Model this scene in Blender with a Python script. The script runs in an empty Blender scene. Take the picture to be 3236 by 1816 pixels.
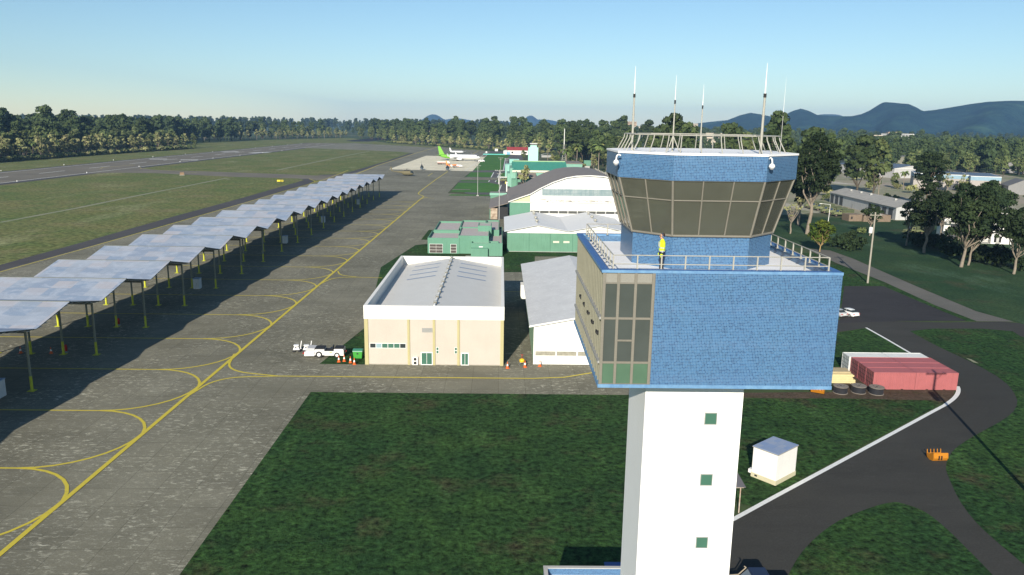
# Airfield seen from above beside a blue tiled control tower.
# All positions are metres; the photo's pixel measurements are unprojected once
# onto the flat ground (or a known height) with the camera found by calibration.
import bpy, math, random
import numpy as np
from mathutils import Matrix, Vector
rad = math.radians
SC = bpy.context.scene
COL = SC.collection
# ------------------------------------------------------------------ camera
F_PX, W_PX, H_PX = 2433.25, 3236.0, 1816.0
PITCH, ROLL, YAW, CAM_H = rad(11.996), rad(.8605), rad(.953), 36.5
_f = np.array([math.sin(YAW)*math.cos(PITCH), math.cos(YAW)*math.cos(PITCH), -math.sin(PITCH)])
_r = np.array([math.cos(YAW), -math.sin(YAW), 0.])
_d = np.cross(_f, _r)
ROT = np.array([math.cos(ROLL)*_r-math.sin(ROLL)*_d, math.sin(ROLL)*_r+math.cos(ROLL)*_d, _f])
def g(x, y, h=0.):
    'measured photo point -> point of the plane z = h'
    d = ROT.T@np.array([(x-1618)/F_PX, (y-908)/F_PX, 1.]); t = (h-CAM_H)/d[2]
    return (float(d[0]*t), float(d[1]*t))
def at(px, py, Y):
    'measured photo point -> x, z on the upright plane y = Y'
    d = ROT.T@np.array([(px-1618)/F_PX, (py-908)/F_PX, 1.]); t = Y/d[1]; return float(d[0]*t), float(CAM_H+d[2]*t)
def win(x0, y0, s):
    return lambda x, y, h=0.: g(x0+x*s, y0+y*s, h)
gq = win(0, 0, 3236/2576)            # whole-picture reading
gL = win(0, 280, 1/2.3318)           # left airfield
gC = win(1200, 380, 1/5.784)         # far apron
gH = win(1000, 300, 1/2.576)
gA = win(1300, 680, .2351)
gD = win(2600, 460, .24689)
gE = win(2560, 580, .16598)
gF = win(2840, 560, .22135)
gP = win(2560, 760, .2624)           # car park
gR = win(2300, 960, .592)            # lower right
cam = bpy.data.cameras.new('camera'); co = bpy.data.objects.new('camera', cam); COL.objects.link(co)
cam.sensor_fit = 'HORIZONTAL'; cam.sensor_width = 36; cam.lens = F_PX*36/W_PX
cam.clip_start = .5; cam.clip_end = 40000
m = Matrix.Identity(4)
for i in range(3):
    m[i][0] = ROT[0][i]; m[i][1] = -ROT[1][i]; m[i][2] = -ROT[2][i]
m[2][3] = CAM_H
co.matrix_world = m; SC.camera = co
# ------------------------------------------------------------------ light
SUN_AZ, SUN_EL = rad(193.6), rad(23.2)       # compass bearing from +Y towards +X
w = bpy.data.worlds.new('World'); SC.world = w; w.use_nodes = True
nt = w.node_tree; bg = nt.nodes['Background']
sky = nt.nodes.new('ShaderNodeTexSky'); sky.sky_type = 'NISHITA'; sky.sun_disc = False
sky.sun_elevation = SUN_EL; sky.sun_rotation = SUN_AZ
sky.altitude = 50; sky.air_density = 1.0; sky.dust_density = .1; sky.ozone_density = 4.6
bg.inputs['Strength'].default_value = .094
tint = nt.nodes.new('ShaderNodeMixRGB'); tint.blend_type = 'MULTIPLY'; tint.inputs[0].default_value = 1; tint.inputs[2].default_value = (1., 1., .92, 1)
nt.links.new(sky.outputs['Color'], tint.inputs[1]); nt.links.new(tint.outputs[0], bg.inputs['Color'])
sl = bpy.data.lights.new('sun', 'SUN'); sl.energy = 5.0; sl.angle = rad(.5); sl.color = (1, .93, .82)
so = bpy.data.objects.new('sun', sl); COL.objects.link(so)
sd = Vector((math.sin(SUN_AZ)*math.cos(SUN_EL), math.cos(SUN_AZ)*math.cos(SUN_EL), math.sin(SUN_EL)))
so.rotation_euler = sd.to_track_quat('Z', 'Y').to_euler()
vs = SC.view_settings; vs.view_transform = 'Standard'; vs.look = 'None'; vs.gamma = 1; vs.exposure = .42
SC.cycles.use_denoising = True
SC.cycles.max_bounces = 5; SC.cycles.diffuse_bounces = 2; SC.cycles.glossy_bounces = 2
SC.cycles.transparent_max_bounces = 8; SC.cycles.volume_bounces = 0
# ------------------------------------------------------------------ objects
def link(o): COL.objects.link(o); return o
def tag(o, label=None, cat=None, group=None, kind=None):
    if label: o['label'] = label
    if cat: o['category'] = cat
    if group: o['group'] = group
    if kind: o['kind'] = kind
    return o
def thing(name, label, cat, loc=(0, 0, 0), rz=0., group=None):
    o = link(bpy.data.objects.new(name, None)); o.empty_display_size = .5
    loc = tuple(loc)+(0,)*(3-len(loc))
    o.location = loc; o.rotation_euler = (0, 0, rz)
    return tag(o, label, cat, group)
KIDS = {}
def kids(o): return list(o.children)
def dup(root, loc, rz=None, label=None, group=None, scale=None):
    def cp(o, par):
        c = o.copy(); COL.objects.link(c)
        if par is not None: c.parent = par
        for ch in kids(o): cp(ch, c)
        return c
    r = cp(root, None)
    r.location = tuple(loc)+(0,)*(3-len(tuple(loc)))
    if rz is not None: r.rotation_euler = (0, 0, rz)
    if scale: r.scale = (scale,)*3 if not isinstance(scale, tuple) else scale
    if label: r['label'] = label
    if group: r['group'] = group
    return r
class MB:
    'collects shapes and links them as ONE mesh object'
    def __init__(s): s.v, s.f, s.m, s.sm = [], [], [], []
    def add(s, vs_, fs, mi=0, smooth=False):
        b = len(s.v); s.v += [tuple(p) for p in vs_]
        for f in fs: s.f.append([b+i for i in f]); s.m.append(mi); s.sm.append(smooth)
        return s
    def quad(s, a, b, c, d, mi=0): return s.add([a, b, c, d], [(0, 1, 2, 3)], mi)
    def bx(s, x0, x1, y0, y1, z0, z1, mi=0):
        return s.add([(x0, y0, z0), (x1, y0, z0), (x1, y1, z0), (x0, y1, z0), (x0, y0, z1), (x1, y0, z1), (x1, y1, z1), (x0, y1, z1)],
                     [(0, 3, 2, 1), (4, 5, 6, 7), (0, 1, 5, 4), (1, 2, 6, 5), (2, 3, 7, 6), (3, 0, 4, 7)], mi)
    def box(s, cx, cy, z0, sx, sy, sz, mi=0): return s.bx(cx-sx/2, cx+sx/2, cy-sy/2, cy+sy/2, z0, z0+sz, mi)
    def prism(s, poly, z0, z1, mi=0, top=True, bottom=True):
        n = len(poly); vs_ = [(p[0], p[1], z0) for p in poly]+[(p[0], p[1], z1) for p in poly]
        fs = [(i, (i+1) % n, n+(i+1) % n, n+i) for i in range(n)]
        if bottom: fs.append(tuple(range(n-1, -1, -1)))
        if top: fs.append(tuple(range(n, 2*n)))
        return s.add(vs_, fs, mi)
    def exy(s, poly, y0, y1, mi=0):          # (x, z) outline, counter-clockwise, drawn out along y
        n = len(poly); vs_ = [(p[0], y0, p[1]) for p in poly]+[(p[0], y1, p[1]) for p in poly]
        fs = [((i+1) % n, i, n+i, n+(i+1) % n) for i in range(n)]+[tuple(range(n)), tuple(range(2*n-1, n-1, -1))]
        return s.add(vs_, [f[::1] for f in fs], mi)
    def exx(s, poly, x0, x1, mi=0):          # (y, z) outline drawn out along x
        n = len(poly); vs_ = [(x0, p[0], p[1]) for p in poly]+[(x1, p[0], p[1]) for p in poly]
        fs = [(i, (i+1) % n, n+(i+1) % n, n+i) for i in range(n)]+[tuple(range(n-1, -1, -1)), tuple(range(n, 2*n))]
        return s.add(vs_, fs, mi)
    def cyl(s, p0, p1, r0, r1=None, n=8, mi=0, cap=True, smooth=True):
        r1 = r0 if r1 is None else r1
        p0, p1 = Vector(p0), Vector(p1); a = (p1-p0).normalized()
        u = a.orthogonal().normalized(); t = a.cross(u)
        vs_ = []
        for p, r in ((p0, r0), (p1, r1)):
            for i in range(n):
                q = 2*math.pi*i/n; vs_.append(p+u*(r*math.cos(q))+t*(r*math.sin(q)))
        s.add(vs_, [(i, (i+1) % n, n+(i+1) % n, n+i) for i in range(n)], mi, smooth)
        if cap: s.add(vs_, [tuple(range(n-1, -1, -1)), tuple(range(n, 2*n))], mi)
        return s
    def tube(s, pts, r, n=6, mi=0):
        for a, b in zip(pts, pts[1:]): s.cyl(a, b, r, r, n, mi)
        return s
    def loft(s, rings, mi=0, smooth=True, cap=True):
        n = len(rings[0]); vs_ = [p for r in rings for p in r]; fs = []
        for k in range(len(rings)-1):
            for i in range(n): fs.append((k*n+i, k*n+(i+1) % n, (k+1)*n+(i+1) % n, (k+1)*n+i))
        s.add(vs_, fs, mi, smooth)
        if cap: s.add(vs_, [tuple(range(n-1, -1, -1)), tuple(range((len(rings)-1)*n, len(rings)*n))], mi)
        return s
    def lathe(s, prof, c=(0, 0, 0), n=12, mi=0, smooth=True):
        rings = [[(c[0]+r*math.cos(2*math.pi*i/n), c[1]+r*math.sin(2*math.pi*i/n), c[2]+z) for i in range(n)] for r, z in prof]
        return s.loft(rings, mi, smooth)
    def ball(s, c, r, n=10, mi=0, sz=1.):
        return s.lathe([(r*math.sin(math.pi*k/6)+1e-4, -r*sz*math.cos(math.pi*k/6)) for k in range(7)], c, n, mi)
    def build(s, name, mats, parent=None, loc=None, rz=None, uv=True):
        me = bpy.data.meshes.new(name); me.from_pydata(s.v, [], s.f)
        for mt in (mats if isinstance(mats, (list, tuple)) else [mats]): me.materials.append(mt)
        me.polygons.foreach_set('material_index', s.m); me.polygons.foreach_set('use_smooth', s.sm)
        if uv:
            me.update(); L = me.uv_layers.new(name='UVMap'); out = np.zeros(len(me.loops)*2)
            co_ = np.array(s.v)
            for p in me.polygons:
                nx, ny, nz = p.normal; h = math.hypot(nx, ny)
                t = np.array((1., 0, 0)) if h < 1e-3 else np.array((-ny/h, nx/h, 0.))
                b = np.cross((nx, ny, nz), t); q = co_[list(p.vertices)]
                out[2*p.loop_start:2*(p.loop_start+p.loop_total):2] = q@t
                out[2*p.loop_start+1:2*(p.loop_start+p.loop_total):2] = q@b
            L.data.foreach_set('uv', out)
        me.update()
        o = link(bpy.data.objects.new(name, me))
        if parent is not None: o.parent = parent
        if loc is not None: o.location = tuple(loc)+(0,)*(3-len(tuple(loc)))
        if rz is not None: o.rotation_euler = (0, 0, rz)
        return o
def one(name, mats, fn, parent=None, **k):
    m_ = MB(); fn(m_); return m_.build(name, mats, parent, **k)
# ------------------------------------------------------------------ materials
def srgb(r, g_, b):
    return tuple(((c/255+.055)/1.055)**2.4 if c > 10 else c/255/12.92 for c in (r, g_, b))
class NT:
    def __init__(s, name):
        s.mat = bpy.data.materials.new(name); s.mat.use_nodes = True; s.t = s.mat.node_tree
        s.b = s.t.nodes['Principled BSDF']; s._c = {}
    def n(s, typ, **k):
        x = s.t.nodes.new('ShaderNode'+typ)
        for a, b in k.items(): setattr(x, a, b)
        return x
    def l(s, a, b): s.t.links.new(a, b)
    def setin(s, sock, v):
        if hasattr(v, 'is_output'): s.l(v, sock)
        elif isinstance(v, (tuple, list)) and sock.type == 'RGBA' and len(v) == 3: sock.default_value = tuple(v)+(1,)
        else: sock.default_value = v
    def coord(s, kind):
        if kind in s._c: return s._c[kind]
        if kind == 'pos': o = s.n('NewGeometry').outputs['Position']
        elif kind == 'rnd': o = s.n('ObjectInfo').outputs['Random']
        else: o = s.n('TexCoord').outputs[{'obj': 'Object', 'uv': 'UV', 'gen': 'Generated'}[kind]]
        s._c[kind] = o; return o
    def scale(s, v, sc):
        x = s.n('VectorMath', operation='MULTIPLY'); s.l(v, x.inputs[0]); x.inputs[1].default_value = sc; return x.outputs[0]
    def noise(s, v, scale=1., detail=4., rough=.55, dist=0.):
        x = s.n('TexNoise'); s.l(v, x.inputs['Vector'])
        for a, b in (('Scale', scale), ('Detail', detail), ('Roughness', rough), ('Distortion', dist)): x.inputs[a].default_value = b
        return x.outputs[0]
    def rr(s, v, lo, hi, a=0., b=1.):       # map range, clamped
        x = s.n('MapRange'); s.l(v, x.inputs[0])
        for i, q in enumerate((lo, hi, a, b)): x.inputs[1+i].default_value = q
        return x.outputs[0]
    def ma(s, op, a, b=0.):
        x = s.n('Math', operation=op); s.setin(x.inputs[0], a); s.setin(x.inputs[1], b); return x.outputs[0]
    def mix(s, f, a, b, mode='MIX'):
        x = s.n('MixRGB', blend_type=mode); s.setin(x.inputs[0], f); s.setin(x.inputs[1], a); s.setin(x.inputs[2], b); return x.outputs[0]
    def xyz(s, v):
        x = s.n('SeparateXYZ'); s.l(v, x.inputs[0]); return x.outputs
    def comb(s, x_, y_, z_=0.):
        c = s.n('CombineXYZ')
        for i, q in enumerate((x_, y_, z_)): s.setin(c.inputs[i], q)
        return c.outputs[0]
    def white(s, v):
        x = s.n('TexWhiteNoise', noise_dimensions='3D'); s.l(v, x.inputs['Vector']); return x.outputs['Value']
    def bump(s, h, strength=.3, dist=.05):
        x = s.n('Bump'); x.inputs['Strength'].default_value = strength; x.inputs['Distance'].default_value = dist
        s.l(h, x.inputs['Height']); s.l(x.outputs[0], s.b.inputs['Normal'])
    def out(s, col, rough=.8, metal=0., spec=.3):
        s.setin(s.b.inputs['Base Color'], col); s.setin(s.b.inputs['Roughness'], rough)
        s.b.inputs['Metallic'].default_value = metal; s.b.inputs['Specular IOR Level'].default_value = spec
        return s.mat
def paint(name, col, rough=.7, var=.12, sc=.6, metal=0., spec=.3, col2=None, streak=0., fine=.06):
    'weathered paint / render / steel: soft blotches, fine grain and rain streaks'
    k = NT(name); o = k.coord('obj'); c2 = col2 or tuple(c*.62 for c in col)
    f = k.rr(k.noise(o, sc, 5), .35, .75, 0, var*2)
    c = k.mix(f, col, c2)
    if streak:
        st = k.rr(k.noise(k.scale(o, (3.5, 3.5, .18)), 1., 4), .52, .8, 0, streak)
        c = k.mix(st, c, tuple(q*.45 for q in col))
    fi = k.rr(k.noise(o, 14., 3), .3, .7, 1-fine, 1+fine)
    c = k.mix(1., c, k.comb(fi, fi, fi), 'MULTIPLY')
    return k.out(c, rough, metal, spec)
def corrug(name, col, pitch=.2, along='u', rough=.5, var=.25, col2=None, rust=0., depth=.05, metal=0., spec=.35, dark=.72):
    'ribbed sheet: ribs as bump only, tint differing from sheet to sheet'
    k = NT(name); uv = k.coord('uv'); x = k.xyz(uv)
    u, v = (x[0], x[1]) if along == 'u' else (x[1], x[0])
    s_ = k.ma('SINE', k.ma('MULTIPLY', u, 2*math.pi/pitch))
    h = k.rr(s_, -.6, .6)
    o = k.coord('obj'); c2 = col2 or tuple(c*.7 for c in col)
    sheet = k.white(k.comb(k.ma('FLOOR', k.ma('DIVIDE', u, .9)), k.ma('FLOOR', k.ma('DIVIDE', v, 4.))))
    f = k.ma('MULTIPLY', k.ma('ADD', k.ma('MULTIPLY', sheet, .5), k.rr(k.noise(o, .5, 5), .3, .7, 0, .5)), var*2)
    c = k.mix(f, col, c2)
    if rust:
        r_ = k.rr(k.noise(k.comb(k.ma('MULTIPLY', u, 1.6), k.ma('MULTIPLY', v, .25)), 1., 5), .55, .75, 0, rust)
        c = k.mix(r_, c, (.12, .075, .05))
    k.bump(h, .8, depth)
    return k.out(c, rough, metal, spec)
WHITE = paint('white_paint', (.8, .79, .75), .6, .06, .4)
OFFW = paint('white_wall', (.78, .76, .7), .8, .06, .3, streak=.10)
STEEL = paint('galvanised_steel', (.37, .355, .30), .45, .15, 1.2, spec=.5)
GREYM = paint('grey_metal', (.33, .33, .31), .5, .15, 1., spec=.5)
DARK = paint('dark_rubber', (.025, .025, .026), .7, .2, 2.)
TYRE = paint('tyre', (.03, .03, .032), .85, .2, 3.)
BLACKP = paint('black_trim', (.012, .012, .013), .45, .1, 2.)
CONC = paint('pale_concrete', (.46, .45, .41), .85, .2, .5, streak=.15)
YELP = paint('yellow_paint', (.62, .56, .06), .6, .2, .8)
ORAN = paint('orange_paint', (.46, .175, .012), .5, .12, 1.)
CONEO = paint('cone_orange', (.75, .13, .02), .5, .08, 2.)
REDP = paint('red_paint', (.5, .03, .02), .4, .08, 1.)
def glassy(name, col, rough=.08, tr=0., spec=.5):
    k = NT(name); o = k.coord('obj')
    c = k.mix(k.rr(k.noise(o, .7, 3), .35, .7, 0, .5), col, tuple(q*.7 for q in col))
    mt = k.out(c, rough, 0, spec)
    if tr:
        t = k.n('BsdfTransparent'); t.inputs[0].default_value = (.75, .78, .7, 1)
        mx = k.n('MixShader'); mx.inputs[0].default_value = tr
        k.l(k.b.outputs[0], mx.inputs[1]); k.l(t.outputs[0], mx.inputs[2])
        k.l(mx.outputs[0], k.t.nodes['Material Output'].inputs['Surface'])
    return mt
GLASS = glassy('dark_glass', (.035, .045, .045), .05)
GLASSG = glassy('green_glass', (.06, .15, .105), .08)
GLASSB = glassy('pale_glass', (.30, .42, .44), .2)
CABGL = glassy('cab_glass', (.092, .096, .074), .1, .14, .4)
BOXGL = glassy('box_glass', (.068, .08, .072), .12, .0, .4)
def tiles(name, col, pitch=.072):
    k = NT(name); x = k.xyz(k.coord('uv'))
    u, v = k.ma('DIVIDE', x[0], pitch), k.ma('DIVIDE', x[1], pitch)
    cell = k.comb(k.ma('FLOOR', u), k.ma('FLOOR', v))
    r = k.white(cell)
    big = k.noise(k.coord('uv'), .55, 4)
    band = k.rr(k.ma('SINE', k.ma('MULTIPLY', x[1], 2*math.pi/1.65)), .5, 1., 0, .35)
    c = k.mix(k.rr(r, .15, .8), tuple(q*1.16 for q in col), tuple(q*.82 for q in col))
    c = k.mix(k.ma('MULTIPLY', k.ma('GREATER_THAN', r, .80), k.rr(big, .3, .7, .35, .75)), c, (col[0]*.36, col[1]*.40, col[2]*.55))
    c = k.mix(k.ma('MULTIPLY', band, k.rr(k.noise(k.coord('uv'), 5, 2), .4, .65)), c, (col[0]*1.5+.03, col[1]*1.35, col[2]*1.2))
    c = k.mix(k.rr(big, .35, .75, 0, .35), c, (col[0]*.8, col[1]*.86, col[2]*1.05))
    gr = k.ma('MAXIMUM', k.ma('LESS_THAN', k.ma('FRACT', u), .10), k.ma('LESS_THAN', k.ma('FRACT', v), .14))
    c = k.mix(k.ma('MULTIPLY', gr, .6), c, (.28, .45, .62))
    return k.out(c, .35, 0, .4)
TILE = tiles('blue_mosaic_tile', (.042, .114, .222))
COPING = paint('pale_blue_coping', (.15, .29, .45), .6, .35, 3., col2=(.07, .17, .34), streak=.2)
def ground_mat(name, cols, scales, brown=None, contrast=1., bump=.6, fine=2.2, light=None, lightamt=.5):
    k = NT(name); p = k.coord('pos')
    a = k.noise(p, scales[0], 6, .62); b = k.noise(p, scales[1], 6, .65); f = k.noise(p, fine, 5, .72)
    c = k.mix(k.rr(a, .36, .64), cols[0], cols[1])
    c = k.mix(k.rr(b, .42, .7, 0, .8), c, cols[2])
    if brown: c = k.mix(k.rr(k.noise(p, scales[0]*2.3, 7, .68), .54, .72, 0, .85), c, brown)
    if light: c = k.mix(k.rr(k.noise(k.scale(p, (1, .35, 1)), scales[1]*.8, 7, .6), .56, .72, 0, lightamt), c, light)
    v = k.rr(f, .3, .7, 1-.5*contrast, 1+.5*contrast)
    c = k.mix(1., c, k.comb(v, v, v), 'MULTIPLY')
    k.bump(f, bump, .25)
    return k.out(c, .95, 0, .1)
FIELD = ground_mat('airfield_grass', [(.125, .15, .046), (.185, .172, .07), (.088, .138, .042)], (.02, .07), brown=(.21, .18, .095), contrast=1.5, light=(.26, .26, .13), lightamt=.8, fine=.6)
LAWN = ground_mat('lush_lawn', [(.024, .062, .018), (.038, .082, .02), (.014, .036, .013)], (.055, .28), brown=(.066, .05, .028), contrast=2.0, fine=1.5, bump=1., light=(.06, .12, .034), lightamt=.75)
PARK = ground_mat('park_grass', [(.026, .062, .026), (.046, .08, .033), (.018, .045, .022)], (.03, .1), brown=(.07, .066, .036), contrast=1.1, fine=1.6, light=(.085, .15, .09), lightamt=.8)
FARG = ground_mat('far_ground', [(.05, .085, .03), (.09, .10, .05), (.04, .07, .028)], (.004, .02), brown=(.16, .14, .10), contrast=.5, fine=.4)
YARD = ground_mat('sandy_yard', [(.36, .30, .23), (.22, .24, .14), (.30, .27, .2)], (.016, .05), brown=(.15, .17, .09), contrast=.35, fine=.6, light=(.55, .50, .43), lightamt=.9)
DIRT = ground_mat('bare_dirt', [(.085, .06, .042), (.11, .08, .055), (.06, .045, .03)], (.2, .6), brown=(.05, .055, .025), contrast=.8, fine=2.5)
def slab_mat(name, base, alt, light, joint=3.8, jdark=.55, specks=.55, big=0.):
    k = NT(name); p = k.coord('pos'); x = k.xyz(p)
    c = k.mix(k.rr(k.noise(p, .035, 6, .6), .36, .66), base, alt)
    c = k.mix(k.rr(k.noise(k.scale(p, (.35, 1.2, 1)), .22, 6, .62), .48, .72, 0, .45), c, tuple(q*.66 for q in base))
    if joint:
        cell = k.comb(k.ma('FLOOR', k.ma('DIVIDE', x[0], joint)), k.ma('FLOOR', k.ma('DIVIDE', x[1], joint)))
        t = k.rr(k.white(cell), 0, 1, .93, 1.06); c = k.mix(1., c, k.comb(t, t, t), 'MULTIPLY')
    sp = k.ma('MULTIPLY', k.rr(k.noise(k.scale(p, (.7, 1.5, 1)), 1.5, 9, .74, .8), .53, .63), k.rr(k.noise(p, .08, 5), .32, .6))
    if big: c = k.mix(k.rr(k.noise(p, .045, 7, .66), .5, .68, 0, big), c, tuple(q*1.55 for q in base))
    c = k.mix(k.ma('MULTIPLY', sp, specks), c, light)
    fi = k.rr(k.noise(p, 6., 3, .7), .3, .7, .8, 1.2); c = k.mix(1., c, k.comb(fi, fi, fi), 'MULTIPLY')
    if joint:
        wob = k.ma('MULTIPLY', k.noise(p, .8, 3), .06)
        for i in (0, 1):
            fr = k.ma('FRACT', k.ma('DIVIDE', k.ma('ADD', x[i], wob), joint))
            c = k.mix(k.ma('MULTIPLY', k.ma('LESS_THAN', fr, .022), jdark), c, tuple(q*.35 for q in base))
    k.bump(k.noise(p, 4., 5, .7), .25, .03)
    return k.out(c, .9, 0, .2)
APRON = slab_mat('apron_concrete', (.146, .138, .099), (.215, .203, .15), (.47, .45, .345), jdark=.38, specks=1., big=.5)
PALEC = slab_mat('pale_apron', (.72, .65, .47), (.80, .72, .53), (.8, .75, .6), 7.6, .3, .3)
RUNW = slab_mat('runway_asphalt', (.15, .134, .105), (.205, .18, .135), (.32, .29, .24), 0, 0, .3)
STRIP = slab_mat('dark_shoulder', (.072, .066, .066), (.085, .08, .078), (.11, .10, .10), 0, 0, .3)
ROAD = slab_mat('road_asphalt', (.042, .041, .0355), (.053, .051, .044), (.075, .073, .07), 0, 0, .3)
ROADG = slab_mat('service_road', (.105, .10, .098), (.13, .125, .12), (.16, .155, .15), 0, 0, .3)
PATH = slab_mat('worn_road', (.12, .115, .10), (.155, .145, .125), (.19, .18, .15), 0, 0, .4)
PARKA = slab_mat('car_park_asphalt', (.034, .032, .034), (.046, .044, .043), (.075, .07, .065), 0, 0, .4)
NEWAS = slab_mat('new_asphalt', (.02, .02, .026), (.026, .026, .032), (.03, .03, .03), 0, 0, .2)
def mark_mat(name, col, worn=.35):
    k = NT(name); p = k.coord('pos')
    f = k.rr(k.noise(p, 2.6, 6, .7), .52, .72, 0, worn)
    return k.out(k.mix(f, col, (.16, .15, .12)), .7, 0, .2)
YLINE = mark_mat('yellow_marking', (.58, .47, .055))
WLINE = mark_mat('white_marking', (.74, .74, .70), .3)
def foliage(name, dark, light, dry=None, sc=.22):
    k = NT(name); o = k.coord('obj'); r = k.coord('rnd')
    v = k.n('VectorMath', operation='ADD'); k.l(o, v.inputs[0]); k.l(k.comb(k.ma('MULTIPLY', r, 37.), 0., 0.), v.inputs[1])
    f = k.rr(k.noise(v.outputs[0], sc, 4, .6), .36, .66)
    c = k.mix(f, dark, light)
    if dry: c = k.mix(k.rr(k.noise(v.outputs[0], sc*1.9, 3), .55, .72, 0, .8), c, dry)
    b = k.rr(r, 0, 1, .72, 1.25); c = k.mix(1., c, k.comb(b, b, k.ma('MULTIPLY', b, .95)), 'MULTIPLY')
    fi = k.rr(k.noise(o, 2.3, 2), .3, .7, .7, 1.3); c = k.mix(1., c, k.comb(fi, fi, fi), 'MULTIPLY')
    return k.out(c, .75, 0, .15)
FOL_D = foliage('dark_leaves', (.016, .030, .012), (.036, .055, .02))
FOL_F = foliage('forest_leaves', (.032, .053, .02), (.075, .10, .034))
FOL_M = foliage('mid_leaves', (.07, .10, .034), (.135, .16, .06), (.19, .175, .08))
FOL_L = foliage('dry_leaves', (.15, .17, .065), (.30, .29, .13), (.38, .31, .18))
FOL_Y = foliage('fresh_leaves', (.05, .09, .012), (.15, .17, .02))
FOL_P = foliage('palm_leaves', (.06, .10, .03), (.15, .19, .06), (.25, .2, .08))
BARK = paint('bark', (.17, .125, .09), .9, .4, .8, col2=(.09, .07, .05))
BARKF = paint('forest_bark', (.10, .08, .055), .9, .4, .8, col2=(.06, .05, .036))
BARKL = paint('pale_bark', (.27, .225, .17), .9, .35, .9, col2=(.14, .11, .085))
TEAL = paint('green_wall_paint', (.125, .275, .19), .75, .3, .35, col2=(.10, .235, .155), streak=.22)
TEALD = corrug('green_metal_roof', (.06, .26, .19), .5, 'u', .5, .3, col2=(.045, .2, .15))
MINT = paint('mint_paint', (.215, .41, .315), .75, .12, .3, streak=.10)
CREAM = paint('cream_wall', (.50, .445, .375), .85, .10, .3, streak=.06)
PILAST = paint('yellow_pilaster', (.44, .39, .20), .8, .12, .5)
ROOFG = paint('grey_sheet_roof', (.62, .605, .56), .6, .2, .35, col2=(.53, .51, .465))
ROOFW = paint('white_sheet_roof', (.74, .73, .70), .55, .15, .3, col2=(.66, .65, .63))
WALLW = corrug('white_ribbed_wall', (.78, .77, .72), .3, 'u', .6, .06, depth=.02)
SKYL = paint('blue_skylight', (.13, .19, .33), .3, .1, 1.)
ARCHR = corrug('brown_arch_roof', (.24, .20, .165), .45, 'v', .6, .25, col2=(.18, .15, .125), depth=.03)
SHEDR = corrug('weathered_shed_roof', (.44, .415, .36), .3, 'u', .6, .35, col2=(.31, .29, .25), rust=.35)
SHEDW = corrug('grey_shed_wall', (.5, .5, .48), .3, 'u', .6, .25, rust=.25)
BLUER = corrug('blue_grey_roof', (.115, .15, .2), .4, 'u', .55, .2)
BRICK = paint('tan_brick', (.22, .165, .115), .9, .35, 1.5, col2=(.14, .105, .075))
REDC = paint('red_container_paint', (.38, .12, .12), .5, .2, .8, col2=(.28, .09, .09), streak=.2)
WHC = paint('white_container_paint', (.68, .68, .64), .5, .12, .8, streak=.2)
OLIVE = paint('army_green', (.17, .185, .085), .7, .25, 1.2, col2=(.1, .115, .06))
OLIVED = paint('army_canvas', (.085, .10, .05), .9, .3, 1.)
# ================================================================== ground, roads, markings
def chaikin(pts, it=2, closed=True):
    for _ in range(it):
        q = []; n = len(pts)
        for i in range(n if closed else n-1):
            a, b = pts[i], pts[(i+1) % n]
            q += [(a[0]*.75+b[0]*.25, a[1]*.75+b[1]*.25), (a[0]*.25+b[0]*.75, a[1]*.25+b[1]*.75)]
        pts = q if closed else [pts[0]]+q+[pts[-1]]
    return pts
def area(p): return sum(a[0]*b[1]-b[0]*a[1] for a, b in zip(p, p[1:]+p[:1]))
def sheet(name, pts, z, mat, smooth=0, kind='structure'):
    pts = [tuple(p[:2]) for p in pts]
    if smooth: pts = chaikin(pts, smooth)
    if area(pts) < 0: pts = pts[::-1]
    o = one(name, mat, lambda m_: m_.add([(x, y, z) for x, y in pts], [tuple(range(len(pts)))]), uv=False)
    return tag(o, kind=kind)
def ribbon(m_, pts, wd, z):
    pts = [Vector((p[0], p[1], 0)) for p in pts]; L, R_ = [], []
    for i, p in enumerate(pts):
        d = (pts[min(i+1, len(pts)-1)]-pts[max(i-1, 0)]).normalized(); n = Vector((-d.y, d.x, 0))*wd/2
        L.append(p+n); R_.append(p-n)
    for i in range(len(pts)-1):
        m_.quad((R_[i].x, R_[i].y, z), (R_[i+1].x, R_[i+1].y, z), (L[i+1].x, L[i+1].y, z), (L[i].x, L[i].y, z))
sheet('ground', [(-9000, -2000), (14000, -2000), (14000, 16000), (-9000, 16000)], -.03, FARG)
sheet('airfield_grass', [(-403, -60), (-110, -60), (-110, 330), (-80, 430), (-60, 900), (-20, 1100), (-106, 1246), (-205, 1402), (-352, 1808), (-488, 1293), (-470, 1020), (-388, 1000), (-402, 780)], -.012, FIELD)
# runway with its shoulder, taxiways
def rx(y, k): return -334+(y-525)*.0094+k            # runway runs almost straight ahead
sheet('runway', [(rx(-60, -2), -60), (rx(-60, 64), -60), (rx(1330, 64), 1330), (rx(1330, -2), 1330)], .0, STRIP)
sheet('runway', [(rx(-60, 3), -60), (rx(-60, 57), -60), (rx(1330, 57), 1330), (rx(1330, 3), 1330)], .006, RUNW)
sheet('runway', [gC(-640, 372), gC(0, 312), gC(180, 316), gC(95, 352), gC(-180, 385), gC(-480, 385)], .02, NEWAS)
sheet('taxiway', [gL(600, 628), gL(1010, 577), gL(1130, 597), gL(1480, 608), gL(2060, 628), gL(2330, 640), gL(2600, 622), gL(2640, 680), gL(2330, 672), gL(2200, 661), gL(1700, 648), gL(1150, 622), gL(850, 618)], .006, RUNW)
sheet('taxiway', [gH(-240, 432), gH(-10, 395), gH(300, 391), gH(700, 413), gH(930, 428), gH(985, 416), gH(1110, 438), gH(800, 560), gH(330, 760), gH(60, 700), gH(250, 648), gH(420, 606), gH(785, 472), gH(700, 462), gH(300, 445), gH(-100, 430)], .004, APRON)
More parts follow.
